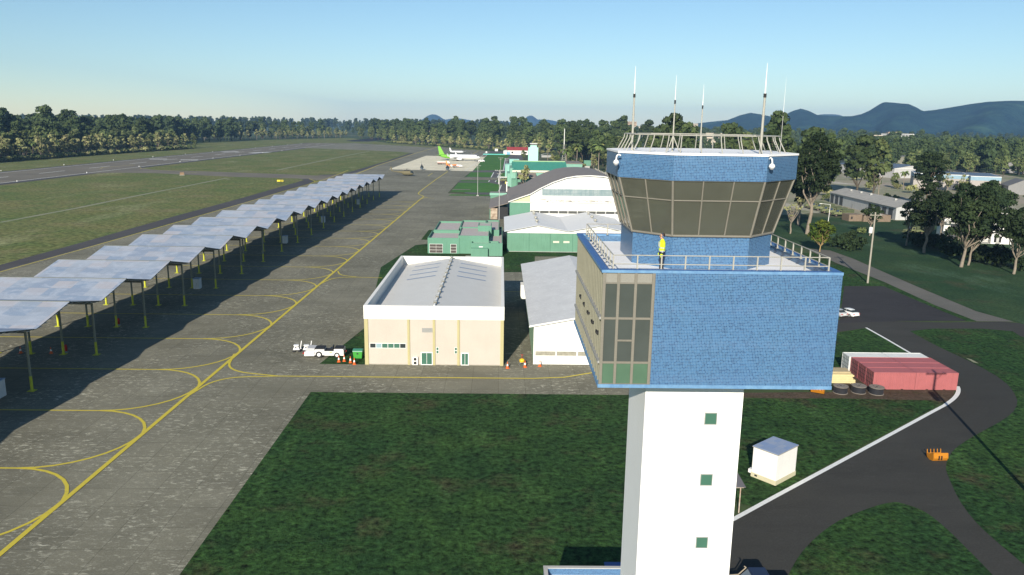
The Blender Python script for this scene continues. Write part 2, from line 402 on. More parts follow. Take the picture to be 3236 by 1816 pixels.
# apron: everything paved in front of the buildings
apron = [(-126, -60), (12.6, -60), (12.6, 99), (26, 99.5), (30, 118), (30, 250), (14, 420), gC(2060, 1370), gC(1240, 1330), gC(1440, 1120), gC(1640, 960), gC(1690, 925), gC(2030, 560), gC(1400, 525), gC(1050, 480), gC(960, 510), gC(640, 600), gC(0, 790), gH(240, 640), gH(180, 655), gL(2330, 690), gL(2000, 780), gL(1300, 985), gL(600, 1178), gL(0, 1340)]
sheet('apron', apron, .0, APRON)
sheet('pale_apron', [gC(165, 893), gC(845, 645), gC(1935, 665), gC(1695, 928)], .012, PALEC)
strip_o = [gL(0, 1298), gL(600, 1133), gL(1300, 935), gL(1800, 800), gL(2090, 716), gL(2210, 682), gL(2245, 672), gL(2200, 664)]
strip_i = [gL(0, 1343), gL(600, 1178), gL(1300, 980), gL(1800, 838), gL(2090, 752), gL(2270, 702), gL(2315, 682), gL(2270, 662)]
sheet('apron_shoulder', [(-120, -60)]+strip_i[::1]+strip_o[::-1]+[(-126, -60)], .016, STRIP)
for pl in ([gH(0, 648), gH(200, 646), gH(350, 602), gH(560, 540), gH(770, 470), gH(795, 474), gH(520, 566), gH(330, 628), gH(240, 648), gH(60, 655)],):
    sheet('apron_shoulder', pl, .010, STRIP)
# pale tracks worn in the grass
def marks(name, mat, lines, z):
    m_ = MB()
    for ln_ in lines: ribbon(m_, ln_[0], ln_[1], z+(ln_[2] if len(ln_) > 2 else 0))
    return tag(m_.build(name, mat, uv=False), kind='structure')
TRACK = slab_mat('pale_track', (.27, .26, .18), (.2, .22, .12), (.36, .34, .26), 0, 0, .5)
marks('path', TRACK, [([gL(0, 985), gL(560, 880), gL(1000, 790), gL(1650, 662)], 2.2), ([gL(1645, 658), gL(1690, 668)], 1.5),
      ([gL(2040, 600), gL(2565, 490), gH(430, 458)], 2.6), ([gH(0, 434), gH(340, 444), gH(440, 449)], 3.), ([gH(510, 440), gH(600, 428), gH(650, 420), gH(560, 405)], 2.)], .008)
# runway paint
rw = [([(rx(y, 4), y) for y in range(-40, 1300, 60)], .9), ([(rx(y, 56), y) for y in range(-40, 1300, 60)], .9)]
for y0 in range(330, 1300, 62): rw.append(([(rx(y0, 30), y0), (rx(y0+30, 30), y0+30)], .95))
for a, b in (((1100, 518), (1230, 518)), ((1330, 524), (1460, 524)), ((1640, 466), (1760, 464)), ((1850, 473), (1980, 468))):
    rw.append(([gL(*a), gL(*b)], 6.5 if a[0] < 1500 else 10.))
marks('runway_marking', WLINE, rw, .014)
# yellow taxi lines
def mx(y): return -42.25+(y-60)*.0105-(0 if y < 260 else 0)
STANDS = [76.6+16.76*k for k in range(-1, 18)]
main = [(mx(y), y) for y in range(-20, 380, 20)]+[gC(735, 1446), gC(800, 1400), gC(795, 1385), gC(705, 1345), gC(715, 1320), gC(790, 1255), gC(1000, 1100), gC(1245, 932)]
def arc(x, y, R, sy, sx):             # from the main line to a stand line, quarter turn
    return [(x-sx*R+sx*R*math.cos(t*math.pi/16), y+sy*(R-R*math.sin(t*math.pi/16))) for t in range(9)]
yl = [(main, .52, .02)]
LX = -97.5
for i, y in enumerate(STANDS):
    X = mx(y); R = 8.8
    yl.append(([(LX+R+(y-90)*.0105, y), (X-R, y)], .3, .004*(i % 2)))
    for s_ in (1, -1):
        pts = [(mx(y)-R+R*math.sin(t*math.pi/16), y+s_*(R-R*math.cos(t*math.pi/16))) for t in range(9)]; yl.append((pts, .36, .010+.002*s_))
        lx = LX+(y-90)*.0105; pts = [(lx+R-R*math.sin(t*math.pi/16), y+s_*(R-R*math.cos(t*math.pi/16))) for t in range(9)]; yl.append((pts, .36, .010+.002*s_))
yl.append(([(LX+(y-90)*.0105, y) for y in range(40, 420, 20)], .4, .02))
yl.append(([(-118, -60)]+[(p[0]+.8, p[1]-.3) for p in strip_i], .34))
for P0, P1, P2, P3 in ((gq(590, 890), gq(700, 946), gq(1100, 950), [gq(1340, 952), gq(1420, 949), gq(1487, 938), gq(1530, 928)]), (gq(850, 682), gq(900, 697), gq(962, 699), []), (gC(795, 1392), gC(860, 1412), gC(1000, 1425), [])):
    xs = mx(P0[1])
    yl.append((chaikin([P0, (P0[0]+1.5, P1[1]+2.2), P1], 3, False)+[P2]+P3, .34, .015))
    ys = P1[1]; yl.append((chaikin([(mx(ys-9), ys-9), (mx(ys)+1.2, ys-.9), P1], 3, False), .34, .017))
yl.append(([gC(880, 1015), gC(965, 965)], .5)); yl.append(([gC(1700, 615), gC(1800, 558)], .6))
yl.append(([gH(250, 662), gH(330, 640), gH(500, 572), gH(800, 475), gH(985, 424)], .8))
yl.append((chaikin([gL(2315, 690), gL(2420, 660), gL(2565, 600)], 2, False), .5)); yl.append(([gL(740, 588), gL(760, 580), gL(1000, 560)], .5)); yl.append(([gL(1030, 580), gL(1040, 587), gL(1450, 618)], .4))
yl.append(([(1, 167.3), (9, 167.3)], .25))
marks('taxiway_marking', YLINE, yl, .022)
wl = [([gC(1560, 925), gC(1790, 750)], .35), ([gC(1850, 665), gC(1930, 590)], .4), ([gC(1930, 665), gC(1985, 600)], .4)]
for a, b in (((2035, 1040), (2085, 950)), ((2150, 1045), (2202, 952)), ((1988, 1122), (2008, 1096)), ((2110, 1125), (2130, 1098)), ((2168, 1320), (2222, 1180)), ((2265, 905), (2298, 690))):
    wl.append(([gC(*a), gC(*b)], .6))
# right of the tower: road paint
edge = [gR(20, 1155), gR(30, 1150), gR(250, 1030), gR(600, 842), gR(900, 680), gR(1090, 577), gR(1160, 540)]
wl.append((edge, .5)); wl.append((chaikin([gR(1160, 540), gR(1205, 508), gR(1228, 480), gR(1232, 455), gR(1226, 440)], 2, False), .55))
wl.append(([gR(738, 127), gR(850, 190), gR(968, 259), gR(1010, 282)], .42))
marks('road_marking', WLINE, wl, .03)
# service roads and lawns by the terminal
sheet('service_road', [gC(1690, 925), gC(1850, 740), gC(1990, 600), gC(2035, 560), gC(2400, 570), gC(2600, 640), gC(2700, 1200), gC(2060, 1400), gC(1660, 1350), gC(1560, 1330), gC(1440, 1130), gC(1480, 1060), gC(1600, 1030)], .006, ROADG)
sheet('apron', [gC(1440, 1085), gC(1560, 1040), gC(2440, 1052), gC(2440, 1092), gC(1480, 1090)], .010, APRON)
for pl in ([(1712, 915), (1850, 750), (1990, 602), (2420, 600), (2330, 690), (2285, 690), (2240, 910)], [(1588, 1030), (1668, 947), (2085, 950), (2036, 1040)],
           [(2165, 1042), (2200, 955), (2372, 960), (2362, 1045)], [(1468, 1113), (1492, 1091), (2004, 1097), (1986, 1121)], [(2128, 1122), (2140, 1098), (2200, 1098), (2190, 1122)], [(1305, 1300), (1380, 1215), (1440, 1136), (2000, 1136), (2212, 1180), (2150, 1318), (1700, 1316)], [(1255, 1374), (1300, 1350), (2065, 1357), (2060, 1382)]):
    sheet('lawn', [gC(*q) for q in pl], .014, ground_mat('terminal_lawn', [(.062, .165, .036), (.085, .185, .045), (.048, .135, .03)], (.05, .15), contrast=.6, fine=1.) if 'TL' not in globals() else TL)
    TL = bpy.data.materials['terminal_lawn']
sheet('path', [gC(1330, 1253), gC(1660, 1258), gC(1664, 1270), gC(1325, 1268)], .02, APRON)
# lawns round the near buildings
sheet('lawn', [(-26.2, -60), (12.4, -60), (12.4, 64), gR(40, 1045), gR(70, 1066), gR(135, 1080)]+[(p[0]-.4, p[1]+.3) for p in edge[3:]]+[gR(1155, 528), gR(1100, 515), gR(600, 505), gR(90, 505), (20, 101), (-25.8, 101)], .014, LAWN)
sheet('lawn', [(-20.6, 113.6), (-27.5, 113.6), (-20.9, 158)], .014, LAWN)
sheet('lawn', [(-30.5, 195.), gA(60, 398), (-20, 236), (2, 236), (3, 226), (40, 222), (40, 212), gA(2290, 556), gA(1660, 552), gA(1655, 700), gA(1490, 762), gA(1240, 765), (-20, 170), (-27.4, 166.)], .014, LAWN)
sheet('lawn', [gA(130, 327), gA(235, 195), gA(330, 195), gA(300, 330)], .012, LAWN)
# bare strip by the containers
sheet('bare_ground', [gR(80, 474), gR(560, 470), gR(620, 330), gR(600, 290), (52, 114.4), (66.2, 114.4), (66.2, 104.5), gR(1215, 440), gR(1205, 490), gR(1165, 524), gR(1000, 515), gR(560, 508), gR(85, 500)], .010, DIRT)
# roads, car park and lawns on the right
sheet('road', [(12.5, -60), (140, -60), (140, 80), gP(2620, 1000), gP(2300, 975), gP(1600, 985), gP(360, 955), (47, 142), (47, 128.6), gP(680, 1050)]+[gR(738, 130), gR(850, 192), gR(968, 260), gR(1230, 440), gR(1215, 500), gR(1165, 530)]+edge[::-1]+[(12.5, 60)], .004, ROAD)
sheet('car_park', [(50, 140), gP(360, 960), gP(410, 548), gP(880, 548), gP(1450, 790), gP(1880, 966), gP(1100, 968)], .008, PARKA)
sheet('service_road', [gP(-60, 92), gP(240, 118), gP(520, 218), gP(1300, 558), gP(2000, 850), gP(2450, 975), gP(2010, 972), gP(1500, 775), gP(900, 500), gP(300, 262), gP(60, 150)], .012, PATH)
sheet('lawn', [(50, 141), (30, 150), (30, 250), gP(-40, 150), gP(60, 152), gP(300, 264), gP(900, 502), gP(1500, 777), gP(2010, 970), gP(1885, 966), gP(1450, 788), gP(885, 546), gP(410, 545), gP(395, 760)], .006, LAWN)
sheet('park_grass', [gP(-60, 88), gP(240, 115), gP(520, 215), gP(1300, 555), gP(2000, 847), gP(2455, 975), gP(2700, 1040), (140, 170), (230, 170), (260, 260), gE(2400, 700), gE(1750, 690), gE(1000, 700), gE(420, 640), gE(-600, 640), (40, 340), (40, 240)], .008, PARK)
sheet('yard', [(84, 345), (90, 600), (200, 800), (330, 900), (470, 900), (420, 600), (300, 440), (250, 330), gE(1640, 700), gE(900, 600), gE(500, 560), gE(0, 560), gE(-300, 600)], .016, YARD)
sheet('lawn', [gR(350, 1390), gR(420, 1290), gR(560, 1170), gR(720, 1100), gR(880, 1052), gR(960, 1072), gR(1060, 1110), gR(1170, 1200), gR(1260, 1290), gR(1400, 1430), gR(1640, 1700), gR(300, 1700), gR(300, 1500)], .014, LAWN, 2)
sheet('lawn', [gR(950, 132), gR(1500, 133), gR(1581, 185), gR(2100, 320), gR(2300, 900), gR(2100, 1700), gR(1640, 1440), gR(1400, 1240), gR(1300, 1140), gR(1230, 1040), gR(1180, 930), gR(1160, 870), gR(1185, 800), gR(1240, 750), gR(1340, 690), gR(1480, 615), gR(1540, 560), gR(1548, 500), gR(1480, 410), gR(1320, 320), gR(1170, 250), gR(1040, 185)], .016, LAWN, 1)
sheet('lawn', [(49, 128.4), gP(680, 1052)]+[gR(738, 132), gR(850, 194), gR(968, 262), gR(1030, 295)]+[(60, 114.6), (48, 114.6)], .016, LAWN)
sheet('bare_ground', [gR(1270, 288), gR(1300, 296), gR(1340, 318), gR(1310, 312)], .020, TRACK)
# ------------------------------------------------------------------ hills
def hills():
    R_, A = np.linspace(2600, 12000, 110), np.radians(np.linspace(-16, 48, 420))
    RR, AA = np.meshgrid(R_, A, indexing='ij'); X, Y = RR*np.sin(AA), RR*np.cos(AA)
    Z = np.full_like(X, -12.)
    def bump(q, yq, D, wx, wy, p=2.):          # summit at a measured bearing, distance D
        px, py = q*1.2562, yq*1.2562
        d = ROT.T@np.array([(px-1618)/F_PX, (py-908)/F_PX, 1.]); t = D/math.hypot(d[0], d[1])
        a = math.atan2(d[0], d[1]); hgt = CAM_H+d[2]*t
        lat = (AA-a)*D; dep = RR-D
        return (hgt+12)*np.exp(-np.abs(lat/wx)**p-np.abs(dep/wy)**2)
    T = np.zeros_like(X)
    for b in ((1090, 287, 9000, 170, 500), (1150, 297, 9000, 420, 500, 1.5), (1335, 290, 9500, 130, 500), (1365, 300, 9500, 380, 600), (1240, 303, 9800, 500, 500), (2085, 287, 9000, 300, 500, 3)):
        T = np.maximum(T, bump(*b))
    pr = [(-900, 330), (-600, 320), (-330, 300), (0, 265), (100, 225), (190, 203), (275, 215), (370, 236), (470, 230), (540, 190), (620, 167), (690, 188), (760, 222), (900, 230), (1050, 232), (1130, 215), (1200, 185), (1270, 140), (1320, 113), (1400, 118), (1530, 130), (1590, 155), (1650, 190), (1750, 180), (1900, 155), (2060, 128), (2200, 110), (2400, 102), (2700, 100), (3300, 120), (4200, 150)]
    az, hh = [], []
    for x, y in pr:
        d = ROT.T@np.array([(2300+x/2.678-1618)/F_PX, (280+y/2.678-908)/F_PX, 1.]); az.append(math.atan2(d[0], d[1])); hh.append(d[2]/math.hypot(d[0], d[1]))
    sl = np.interp(AA, az, hh); fine = np.exp(-(np.interp(AA, [az[0]-.05, az[0]], [9, 0])))
    DR = 5200+500*np.sin(AA*9)                 # winding ridge line
    top = CAM_H+sl*DR+12
    spur = .5+.5*np.sin(AA*95+1.7*np.sin(RR/420)+np.sin(AA*31))
    fall = np.where(RR < DR, np.exp(-((DR-RR)/(620+330*spur))**2), np.exp(-((RR-DR)/900)**2))
    T = np.maximum(T, np.clip(top, 0, None)*fall*np.clip((AA-az[0])/.06, 0, 1))
    foot = 55*np.exp(-((RR-4000)/420)**2)*(.5+.5*np.sin(AA*22+.6))*np.clip((AA-.25)/.08, 0, 1); T = np.maximum(T, foot)
    rng = np.random.RandomState(3)
    n = sum((1/2**o)*np.sin(X/(520/2**o)+rng.rand()*6+np.cos(Y/(430/2**o)))*np.sin(Y/(610/2**o)+rng.rand()*6) for o in range(4))
    Z = Z+T+n*np.clip(T, 0, 260)*.02*np.clip(1-T/230, .1, 1)
    me = bpy.data.meshes.new('hills'); nr, na = X.shape
    v = np.stack([X, Y, Z], -1).reshape(-1, 3)
    i = np.arange(nr*na).reshape(nr, na); f = np.stack([i[:-1, :-1], i[:-1, 1:], i[1:, 1:], i[1:, :-1]], -1).reshape(-1, 4)[:, ::-1]
    me.from_pydata(v.tolist(), [], f.tolist()); me.polygons.foreach_set('use_smooth', [True]*len(f))
    k = NT('hazy_wooded_hillside'); p = k.coord('pos')
    c = k.mix(k.rr(k.noise(p, .012, 8, .7), .38, .64), (.010, .032, .050), (.024, .062, .062))  # woodland shifted to blue: distance haze put into the colour as well
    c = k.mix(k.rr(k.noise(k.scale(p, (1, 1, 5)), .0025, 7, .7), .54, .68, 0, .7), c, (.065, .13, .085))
    k.bump(k.noise(p, .02, 6, .7), 1., 14.)
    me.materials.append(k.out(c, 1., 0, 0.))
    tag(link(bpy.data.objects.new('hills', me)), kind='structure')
hills()
# ================================================================== control tower
TX0, TX1, TY0, TY1, TZB, TZT, DECK = 4.54, 15.34, 33.5, 45.3, 24.74, 30.23, 29.8
tw = thing('control_tower', 'blue tiled control tower with a white shaft and flared grey glass cab', 'control tower', (9.94, 39.4, 0))
def T(x, y, z): return (x-9.94, y-39.4, z)
def tb(m_, x0, x1, y0, y1, z0, z1, mi=0): m_.bx(x0-9.94, x1-9.94, y0-39.4, y1-39.4, z0, z1, mi)
SH = paint('white_shaft_paint', (.86, .85, .81), .7, .05, .5, streak=.06)
k = NT('white_ribbed_shaft'); x_ = k.xyz(k.coord('uv')); li = k.ma('LESS_THAN', k.ma('FRACT', k.ma('DIVIDE', x_[1], .3)), .07)
SHAFTM = k.out(k.mix(k.ma('MULTIPLY', li, .3), k.mix(k.rr(k.noise(k.coord('obj'), .5, 5), .4, .75, 0, .15), (.86, .85, .81), (.7, .69, .64)), (.6, .6, .57)), .7)
m_ = MB(); tb(m_, 7.19, 12.0, 35.6, 40.1, 0, TZB); shaft = m_.build('shaft', SHAFTM, tw)
for z in (22.2, 18.95, 15.5, 12.1, 8.8):
    m_ = MB(); tb(m_, 10.19, 10.74, 35.57, 35.75, z-.02, z+.54, 0); wi = m_.build('window', GLASSG, shaft)
    m_ = MB(); tb(m_, 10.15, 10.19, 35.55, 35.7, z-.06, z+.58); tb(m_, 10.74, 10.78, 35.55, 35.7, z-.06, z+.58); tb(m_, 10.19, 10.74, 35.55, 35.7, z+.54, z+.58); tb(m_, 10.19, 10.74, 35.55, 35.7, z-.06, z-.02); m_.build('frame', GREYM, wi)
# tiled box: floor slab, right wall, back wall, right part of the front wall
m_ = MB(); GXR = 6.92                                  # glazing corner wraps x < GXR
tb(m_, GXR, TX1-.02, TY0+.02, TY0+.3, TZB+.16, TZT-.13); tb(m_, TX1-.3, TX1-.02, TY0+.3, TY1-.3, TZB+.16, TZT-.13); tb(m_, TX0+.25, TX1-.02, TY1-.3, TY1-.02, TZB+.16, TZT-.13)
m_.build('tiled_wall', TILE, tw)
m_ = MB(); tb(m_, TX0, TX1, TY0, TY1, TZB, TZB+.16); m_.build('floor_slab', COPING, tw)
# coping ring on top: light front face, dark blue top
CTOP = paint('blue_coping_top', (.05, .14, .36), .5, .3, 3., col2=(.03, .09, .25))
m_ = MB(); cw = .34
for a in ((TX0, TX1, TY0, TY0+cw), (TX0, TX1, TY1-cw, TY1), (TX0, TX0+cw, TY0+cw, TY1-cw), (TX1-cw, TX1, TY0+cw, TY1-cw)): tb(m_, *a, TZT-.13, TZT)
cop = m_.build('coping', [COPING, CTOP], tw)
for p in cop.data.polygons:
    if p.normal.z > .5: p.material_index = 1
m_ = MB(); cw = .3
for a in ((TX0+cw, TX1-cw, TY0+cw-.02, TY0+cw+.02), (TX0+cw, TX1-cw, TY1-cw-.02, TY1-cw+.02), (TX1-cw-.02, TX1-cw+.02, TY0+cw+.02, TY1-cw-.02), (TX0+cw-.02, TX0+cw+.02, TY0+cw+.02, TY1-cw-.02)): tb(m_, *a, DECK, TZT-.13)
m_.build('parapet_lining', TILE, tw)
DECKM = paint('white_roof_membrane', (.85, .84, .83), .7, .12, .7, col2=(.72, .72, .72), streak=.1)
m_ = MB(); tb(m_, TX0+.3, TX1-.3, TY0+.3, TY1-.3, DECK-.15, DECK); m_.build('deck', DECKM, tw)
# corner glazing: front, three bays
FRM = paint('taupe_frame', (.20, .185, .15), .5, .12, 1.)
PAN = paint('taupe_panel', (.25, .24, .205), .6, .1, .6)
LGREEN = glassy('pale_green_glass', (.085, .155, .10), .15); gl = thing('corner_glazing', None, None); gl.parent = tw
xs = [TX0+.12, 5.3, 6.07, GXR-.06]; zr = [TZB+.16, 25.93, 28.0, 29.62, TZT-.13]
m_ = MB()
for x in xs: tb(m_, x-.05, x+.07, TY0+.03, TY0+.16, zr[0], zr[4])
for z, h_ in ((zr[1], .1), (zr[2], .1), (zr[3], .06), (zr[0], .05)): tb(m_, TX0+.07, GXR, TY0+.05, TY0+.15, z-h_/2, z+h_/2)
tb(m_, xs[1], xs[2], TY0+.05, TY0+.15, 26.93, 27.01)
tb(m_, GXR, GXR+.02, TY0+.0, TY0+.2, zr[0], zr[4]); m_.build('mullions', FRM, gl)
for a, b in zip(xs, xs[1:]):
    m_ = MB(); tb(m_, a+.07, b-.05, TY0+.10, TY0+.13, zr[3], zr[4]); m_.build('spandrel', PAN, gl)
    m_ = MB(); tb(m_, a+.07, b-.05, TY0+.10, TY0+.13, zr[0], zr[1]); m_.build('green_pane', LGREEN, gl)
    m_ = MB(); tb(m_, a+.07, b-.05, TY0+.10, TY0+.13, zr[1], zr[3]); m_.build('pane', BOXGL, gl)
# left side: strips of glass between upright fins
FIN = paint('olive_fin', (.21, .205, .15), .6, .15, 1.)
PINK = paint('warm_panel', (.42, .36, .29), .7, .15, .8)
sg = thing('side_glazing', None, None); sg.parent = tw
m_ = MB(); n = 19
for i in range(n+1):
    y = TY0+.1+(TY1-TY0-.4)*i/n; tb(m_, TX0+.05, TX0+.15, y-.05, y+.05, zr[0], zr[4])
m_.build('fin', FIN, sg)
m_ = MB()
for z in (28.0, 25.93): tb(m_, TX0-.03, TX0+.12, TY0+.1, TY1-.3, z-.06, z+.06)
m_.build('rail', GREYM, sg)
m_ = MB(); tb(m_, TX0+.13, TX0+.16, TY0+.16, TY1-.3, zr[1], zr[4]); m_.build('pane', BOXGL, sg)
m_ = MB(); tb(m_, TX0+.13, TX0+.16, TY0+2.2, TY1-.3, zr[0], zr[1]); m_.build('warm_panel', PINK, sg)
m_ = MB(); tb(m_, TX0+.13, TX0+.16, TY0+.16, TY0+2.2, zr[0], zr[1]); m_.build('green_pane', GLASSG, sg)
for i in range(5):
    m_ = MB(); y = TY0+1.2+1.9*i; tb(m_, TX0-.02, TX0+.1, y-.2, y+.2, 27.0, 27.12); m_.build('vent_flap', DARK, sg)
# inside of the glazed corner
INT = paint('interior_grey', (.12, .12, .11), .9, .1, 1.)
m_ = MB(); tb(m_, TX0+.5, TX1-.4, TY0+.6, TY0+.7, TZB+.2, TZT-.3); tb(m_, TX0+.5, TX0+.6, TY0+.7, TY1-.5, TZB+.2, TZT-.3); m_.build('inner_wall', INT, tw)
# deck railing
dr = thing('deck_railing', None, None); dr.parent = tw
ix0, ix1, iy0, iy1 = TX0+.55, TX1-.52, TY0+.42, TY1-.45
corn = [(ix0, iy0), (ix1, iy0), (ix1, iy1), (ix0, iy1)]
m_ = MB()
for z in (30.83, 30.43):
    for a, b in zip(corn, corn[1:]+corn[:1]): m_.cyl(T(*a, z), T(*b, z), .024, n=8)
m_.build('rail', STEEL, dr)
base = None
for (a, b), n in (((corn[0], corn[1]), 9), ((corn[1], corn[2]), 10), ((corn[2], corn[3]), 8), ((corn[3], corn[0]), 11)):
    for i in range(n):
        x, y = a[0]+(b[0]-a[0])*i/n, a[1]+(b[1]-a[1])*i/n
        if base is None:
            base = one('post', STEEL, lambda q: q.bx(-.03, .03, -.03, .03, 0, .62).bx(-.07, .07, -.07, .07, 0, .02), dr, loc=T(x, y, TZT-.02))
        else: dup(base, T(x, y, TZT-.02)).parent = dr
# cab: chamfered square in plan
def octa(cx, cy, hw, hd, ch): return [(cx-hw+ch, cy-hd), (cx+hw-ch, cy-hd), (cx+hw, cy-hd+ch), (cx+hw, cy+hd-ch), (cx+hw-ch, cy+hd), (cx-hw+ch, cy+hd), (cx-hw, cy+hd-ch), (cx-hw, cy-hd+ch)]
CX, CY = 10.06, 39.8
OB = octa(CX-9.94, CY-39.4, 3.46, 3.5, 1.62); OG = octa(CX-9.94, CY-39.4, 3.5, 3.54, 1.64); OT = octa(CX-9.94, CY-39.4, 4.27, 4.2, 2.14); OP = octa(CX-9.94, CY-39.4, 4.37, 4.3, 2.22)
ZG, ZP, ZR = 31.36, 34.06, 35.3
m_ = MB(); m_.prism(OB, DECK, ZG, top=False); m_.build('cab_base', TILE, tw)
m_ = MB(); m_.prism(OP, ZP, ZR-.09); m_.build('cab_parapet', TILE, tw)
ROOFM = paint('white_cab_roof', (.86, .85, .83), .7, .06, .8)
m_ = MB(); m_.prism(octa(CX-9.94, CY-39.4, 4.40, 4.33, 2.23), ZR-.09, ZR); m_.build('cab_roof', ROOFM, tw)
cg = thing('cab_glazing', None, None); cg.parent = tw
ncol = [3, 2, 3, 2, 3, 2, 3, 2]; zmid = ZG+(ZP-ZG)*.645
m_ = MB(); frame = MB()
for i in range(8):
    j = (i+1) % 8; A0, A1 = Vector((*OG[i], ZG+.05)), Vector((*OG[j], ZG+.05)); B0, B1 = Vector((*OT[i], ZP)), Vector((*OT[j], ZP))
    pane = MB(); pane.quad(A0, A1, B1, B0); pane.build('pane', CABGL, cg)
    n = ncol[i]; nrm = (A1-A0).cross(B0-A0).normalized()*.02
    for c in range(n+1):
        t = c/n; frame.cyl(A0.lerp(A1, t)+nrm, B0.lerp(B1, t)+nrm, .055 if c in (0, n) else .04, n=6)
    M0, M1 = A0.lerp(B0, .645), A1.lerp(B1, .645)
    frame.cyl(M0+nrm, M1+nrm, .035, n=6); frame.cyl(A0+nrm, A1+nrm, .06, n=6); frame.cyl(B0+nrm*.5, B1+nrm*.5, .05, n=6)
frame.build('mullions', FRM, cg)
m_ = MB(); m_.prism(octa(CX-9.94, CY-39.4, 3.3, 3.3, 1.6), ZG-.75, ZG-.65); m_.prism(octa(CX-9.94, CY-39.4, 1.2, 1.2, .5), ZG-.65, ZG+2.3)
for i in (0, 1, 7, 2): a, b = OG[i], OG[(i+1) % 8]; m_.cyl((a[0]*.78, a[1]*.78, ZG-.1), (b[0]*.78, b[1]*.78, ZG-.1), .35, n=4)
m_.bx(-1.3, .2, -2.5, -2.35, ZG+.35, ZG+.85); m_.build('console', INT, tw)
# railing round the cab roof: bent posts
rr_ = thing('roof_railing', None, None); rr_.parent = tw
RO1 = octa(CX-9.94, CY-39.4, 3.55, 3.55, 1.75); RO0 = octa(CX-9.94, CY-39.4, 3.85, 3.85, 1.95); RO2 = octa(CX-9.94, CY-39.4, 3.52, 3.52, 1.74)
m_ = MB()
for a, b in zip(RO2, RO2[1:]+RO2[:1]): m_.cyl((*a, ZR+.80), (*b, ZR+.80), .027, n=8)
m_.build('rail', STEEL, rr_)
for i in range(8):
    j = (i+1) % 8; n = 4 if i % 2 == 0 else 3
    for c in range(n):
        t = (c+.12)/(n-.1) if i % 2 == 0 else (c+.3)/n
        L_ = lambda O: (O[i][0]+(O[j][0]-O[i][0])*t, O[i][1]+(O[j][1]-O[i][1])*t)
        a, b, c2 = L_(RO0), L_(RO1), L_(RO2)
        q = MB(); q.tube([(*a, ZR), (*b, ZR+.6), (*c2, ZR+.8)], .026); q.build('post', STEEL, rr_)
# whip antennas
for (px, pj, pt, y, r, brace) in ((1997, 306, 208, 39.2, .062, 0), (2125, 326, 236, 38.2, .042, 1), (2212, 342, 266, 42.0, .04, 0), (2404, 306, 198, 36.5, .07, 0), (2466, 365, 244, 39.6, .02, 0)):
    x = at(px, 468, y)[0]; z1, z2 = at(px, pj, y)[1]-ZR, at(px, pt, y)[1]-ZR
    m_ = MB(); m_.cyl(T(x, y, ZR), T(x, y, ZR+z1), r, r*.72, 10)
    for z in (.9, 1.75): m_.cyl(T(x, y, ZR+z-.02), T(x, y, ZR+z+.02), r*1.06, n=10)
    if brace: m_.cyl(T(x, y, ZR+.75), T(x-.28, y-.2, ZR), .025); m_.cyl(T(x, y, ZR+.75), T(x+.32, y-.1, ZR), .025)
    an = m_.build('antenna', GREYM if r < .04 else STEEL, tw)
    one('collar', DARK, lambda q: q.cyl(T(x, y, ZR+z1-.02), T(x, y, ZR+z1+.16), r*1.02, n=10), an)
    one('whip', WHITE, lambda q: q.cyl(T(x, y, ZR+z1+.16), T(x, y, ZR+z2), r*.52, r*.13, 8), an)
# dome cameras on the parapet
def dome(x, y, out, label):
    t = thing('security_camera', label, 'security camera', (x, y, 34.98), group='dome cameras on the tower parapet'); ox, oy = out
    pts = [(0, 0, .14), (ox*.12, oy*.12, .2), (ox*.24, oy*.24, .14), (ox*.28, oy*.28, 0), (ox*.28, oy*.28, -.12)]
    t.scale = (.85,)*3
    one('arm', WHITE, lambda q: q.tube(pts, .045, 8), t)
    one('housing', WHITE, lambda q: q.lathe([(.04, .12), (.13, .06), (.16, -.02), (.16, -.09)], (ox*.28, oy*.28, -.2), 12), t)
    one('dome', glassy('camera_dome', (.5, .5, .5), .1), lambda q: q.lathe([(.14, -.09), (.12, -.17), (.06, -.22), (.01, -.23)], (ox*.28, oy*.28, -.2), 12), t)
dome(5.72, 37.25, (-.9, -.35), 'white dome camera on the left corner of the blue parapet')
dome(12.3, 35.6, (.3, -1.), 'white dome camera above the front right window of the cab')
# ------------------------------------------------------------------ low buildings at its foot
ax = thing('annex_building', 'flat roofed annex with blue tiled parapet at the tower foot', 'building', (9.9, 41., 0))
AX0, AX1, AY0, AY1 = 3.5, 12.2, 30.5, 51.3
q = MB(); q.bx(AX0-9.9, AX1-9.9, AY0-41, AY1-41, 0, 4.0); q.build('wall', TILE, ax)
q = MB(); q.bx(AX0-9.65, AX1-10.15, AY0-40.75, AY1-41.25, 4.0, 4.04); q.build('roof', DECKM, ax)
q = MB()
for a in ((AX0, AX1, AY1-.24, AY1), (AX0, AX0+.24, AY0, AY1-.24), (AX1-.24, AX1, AY0, AY1-.24)): q.bx(a[0]-9.9, a[1]-9.9, a[2]-41, a[3]-41, 4.0, 4.56)
q.build('parapet', TILE, ax)
q = MB()
for a in ((AX0-.03, AX1+.03, AY1-.27, AY1+.03), (AX0-.03, AX0+.27, AY0, AY1-.27), (AX1-.27, AX1+.03, AY0, AY1-.27)): q.bx(a[0]-9.9, a[1]-9.9, a[2]-41, a[3]-41, 4.56, 4.62)
q.build('coping', CONC, ax)
bs = thing('blue_shed', 'small blue tiled block in shadow behind the annex', 'shed', (10.6, 53.6, 0))
q = MB(); q.bx(-2., 1.4, -1.3, 1.5, 0, 2.5); q.build('wall', TILE, bs)
q = MB(); q.bx(-2.05, 1.45, -1.35, 1.55, 2.5, 2.6); q.build('roof', paint('blue_flat_roof', (.06, .14, .36), .6, .2, 1.), bs)
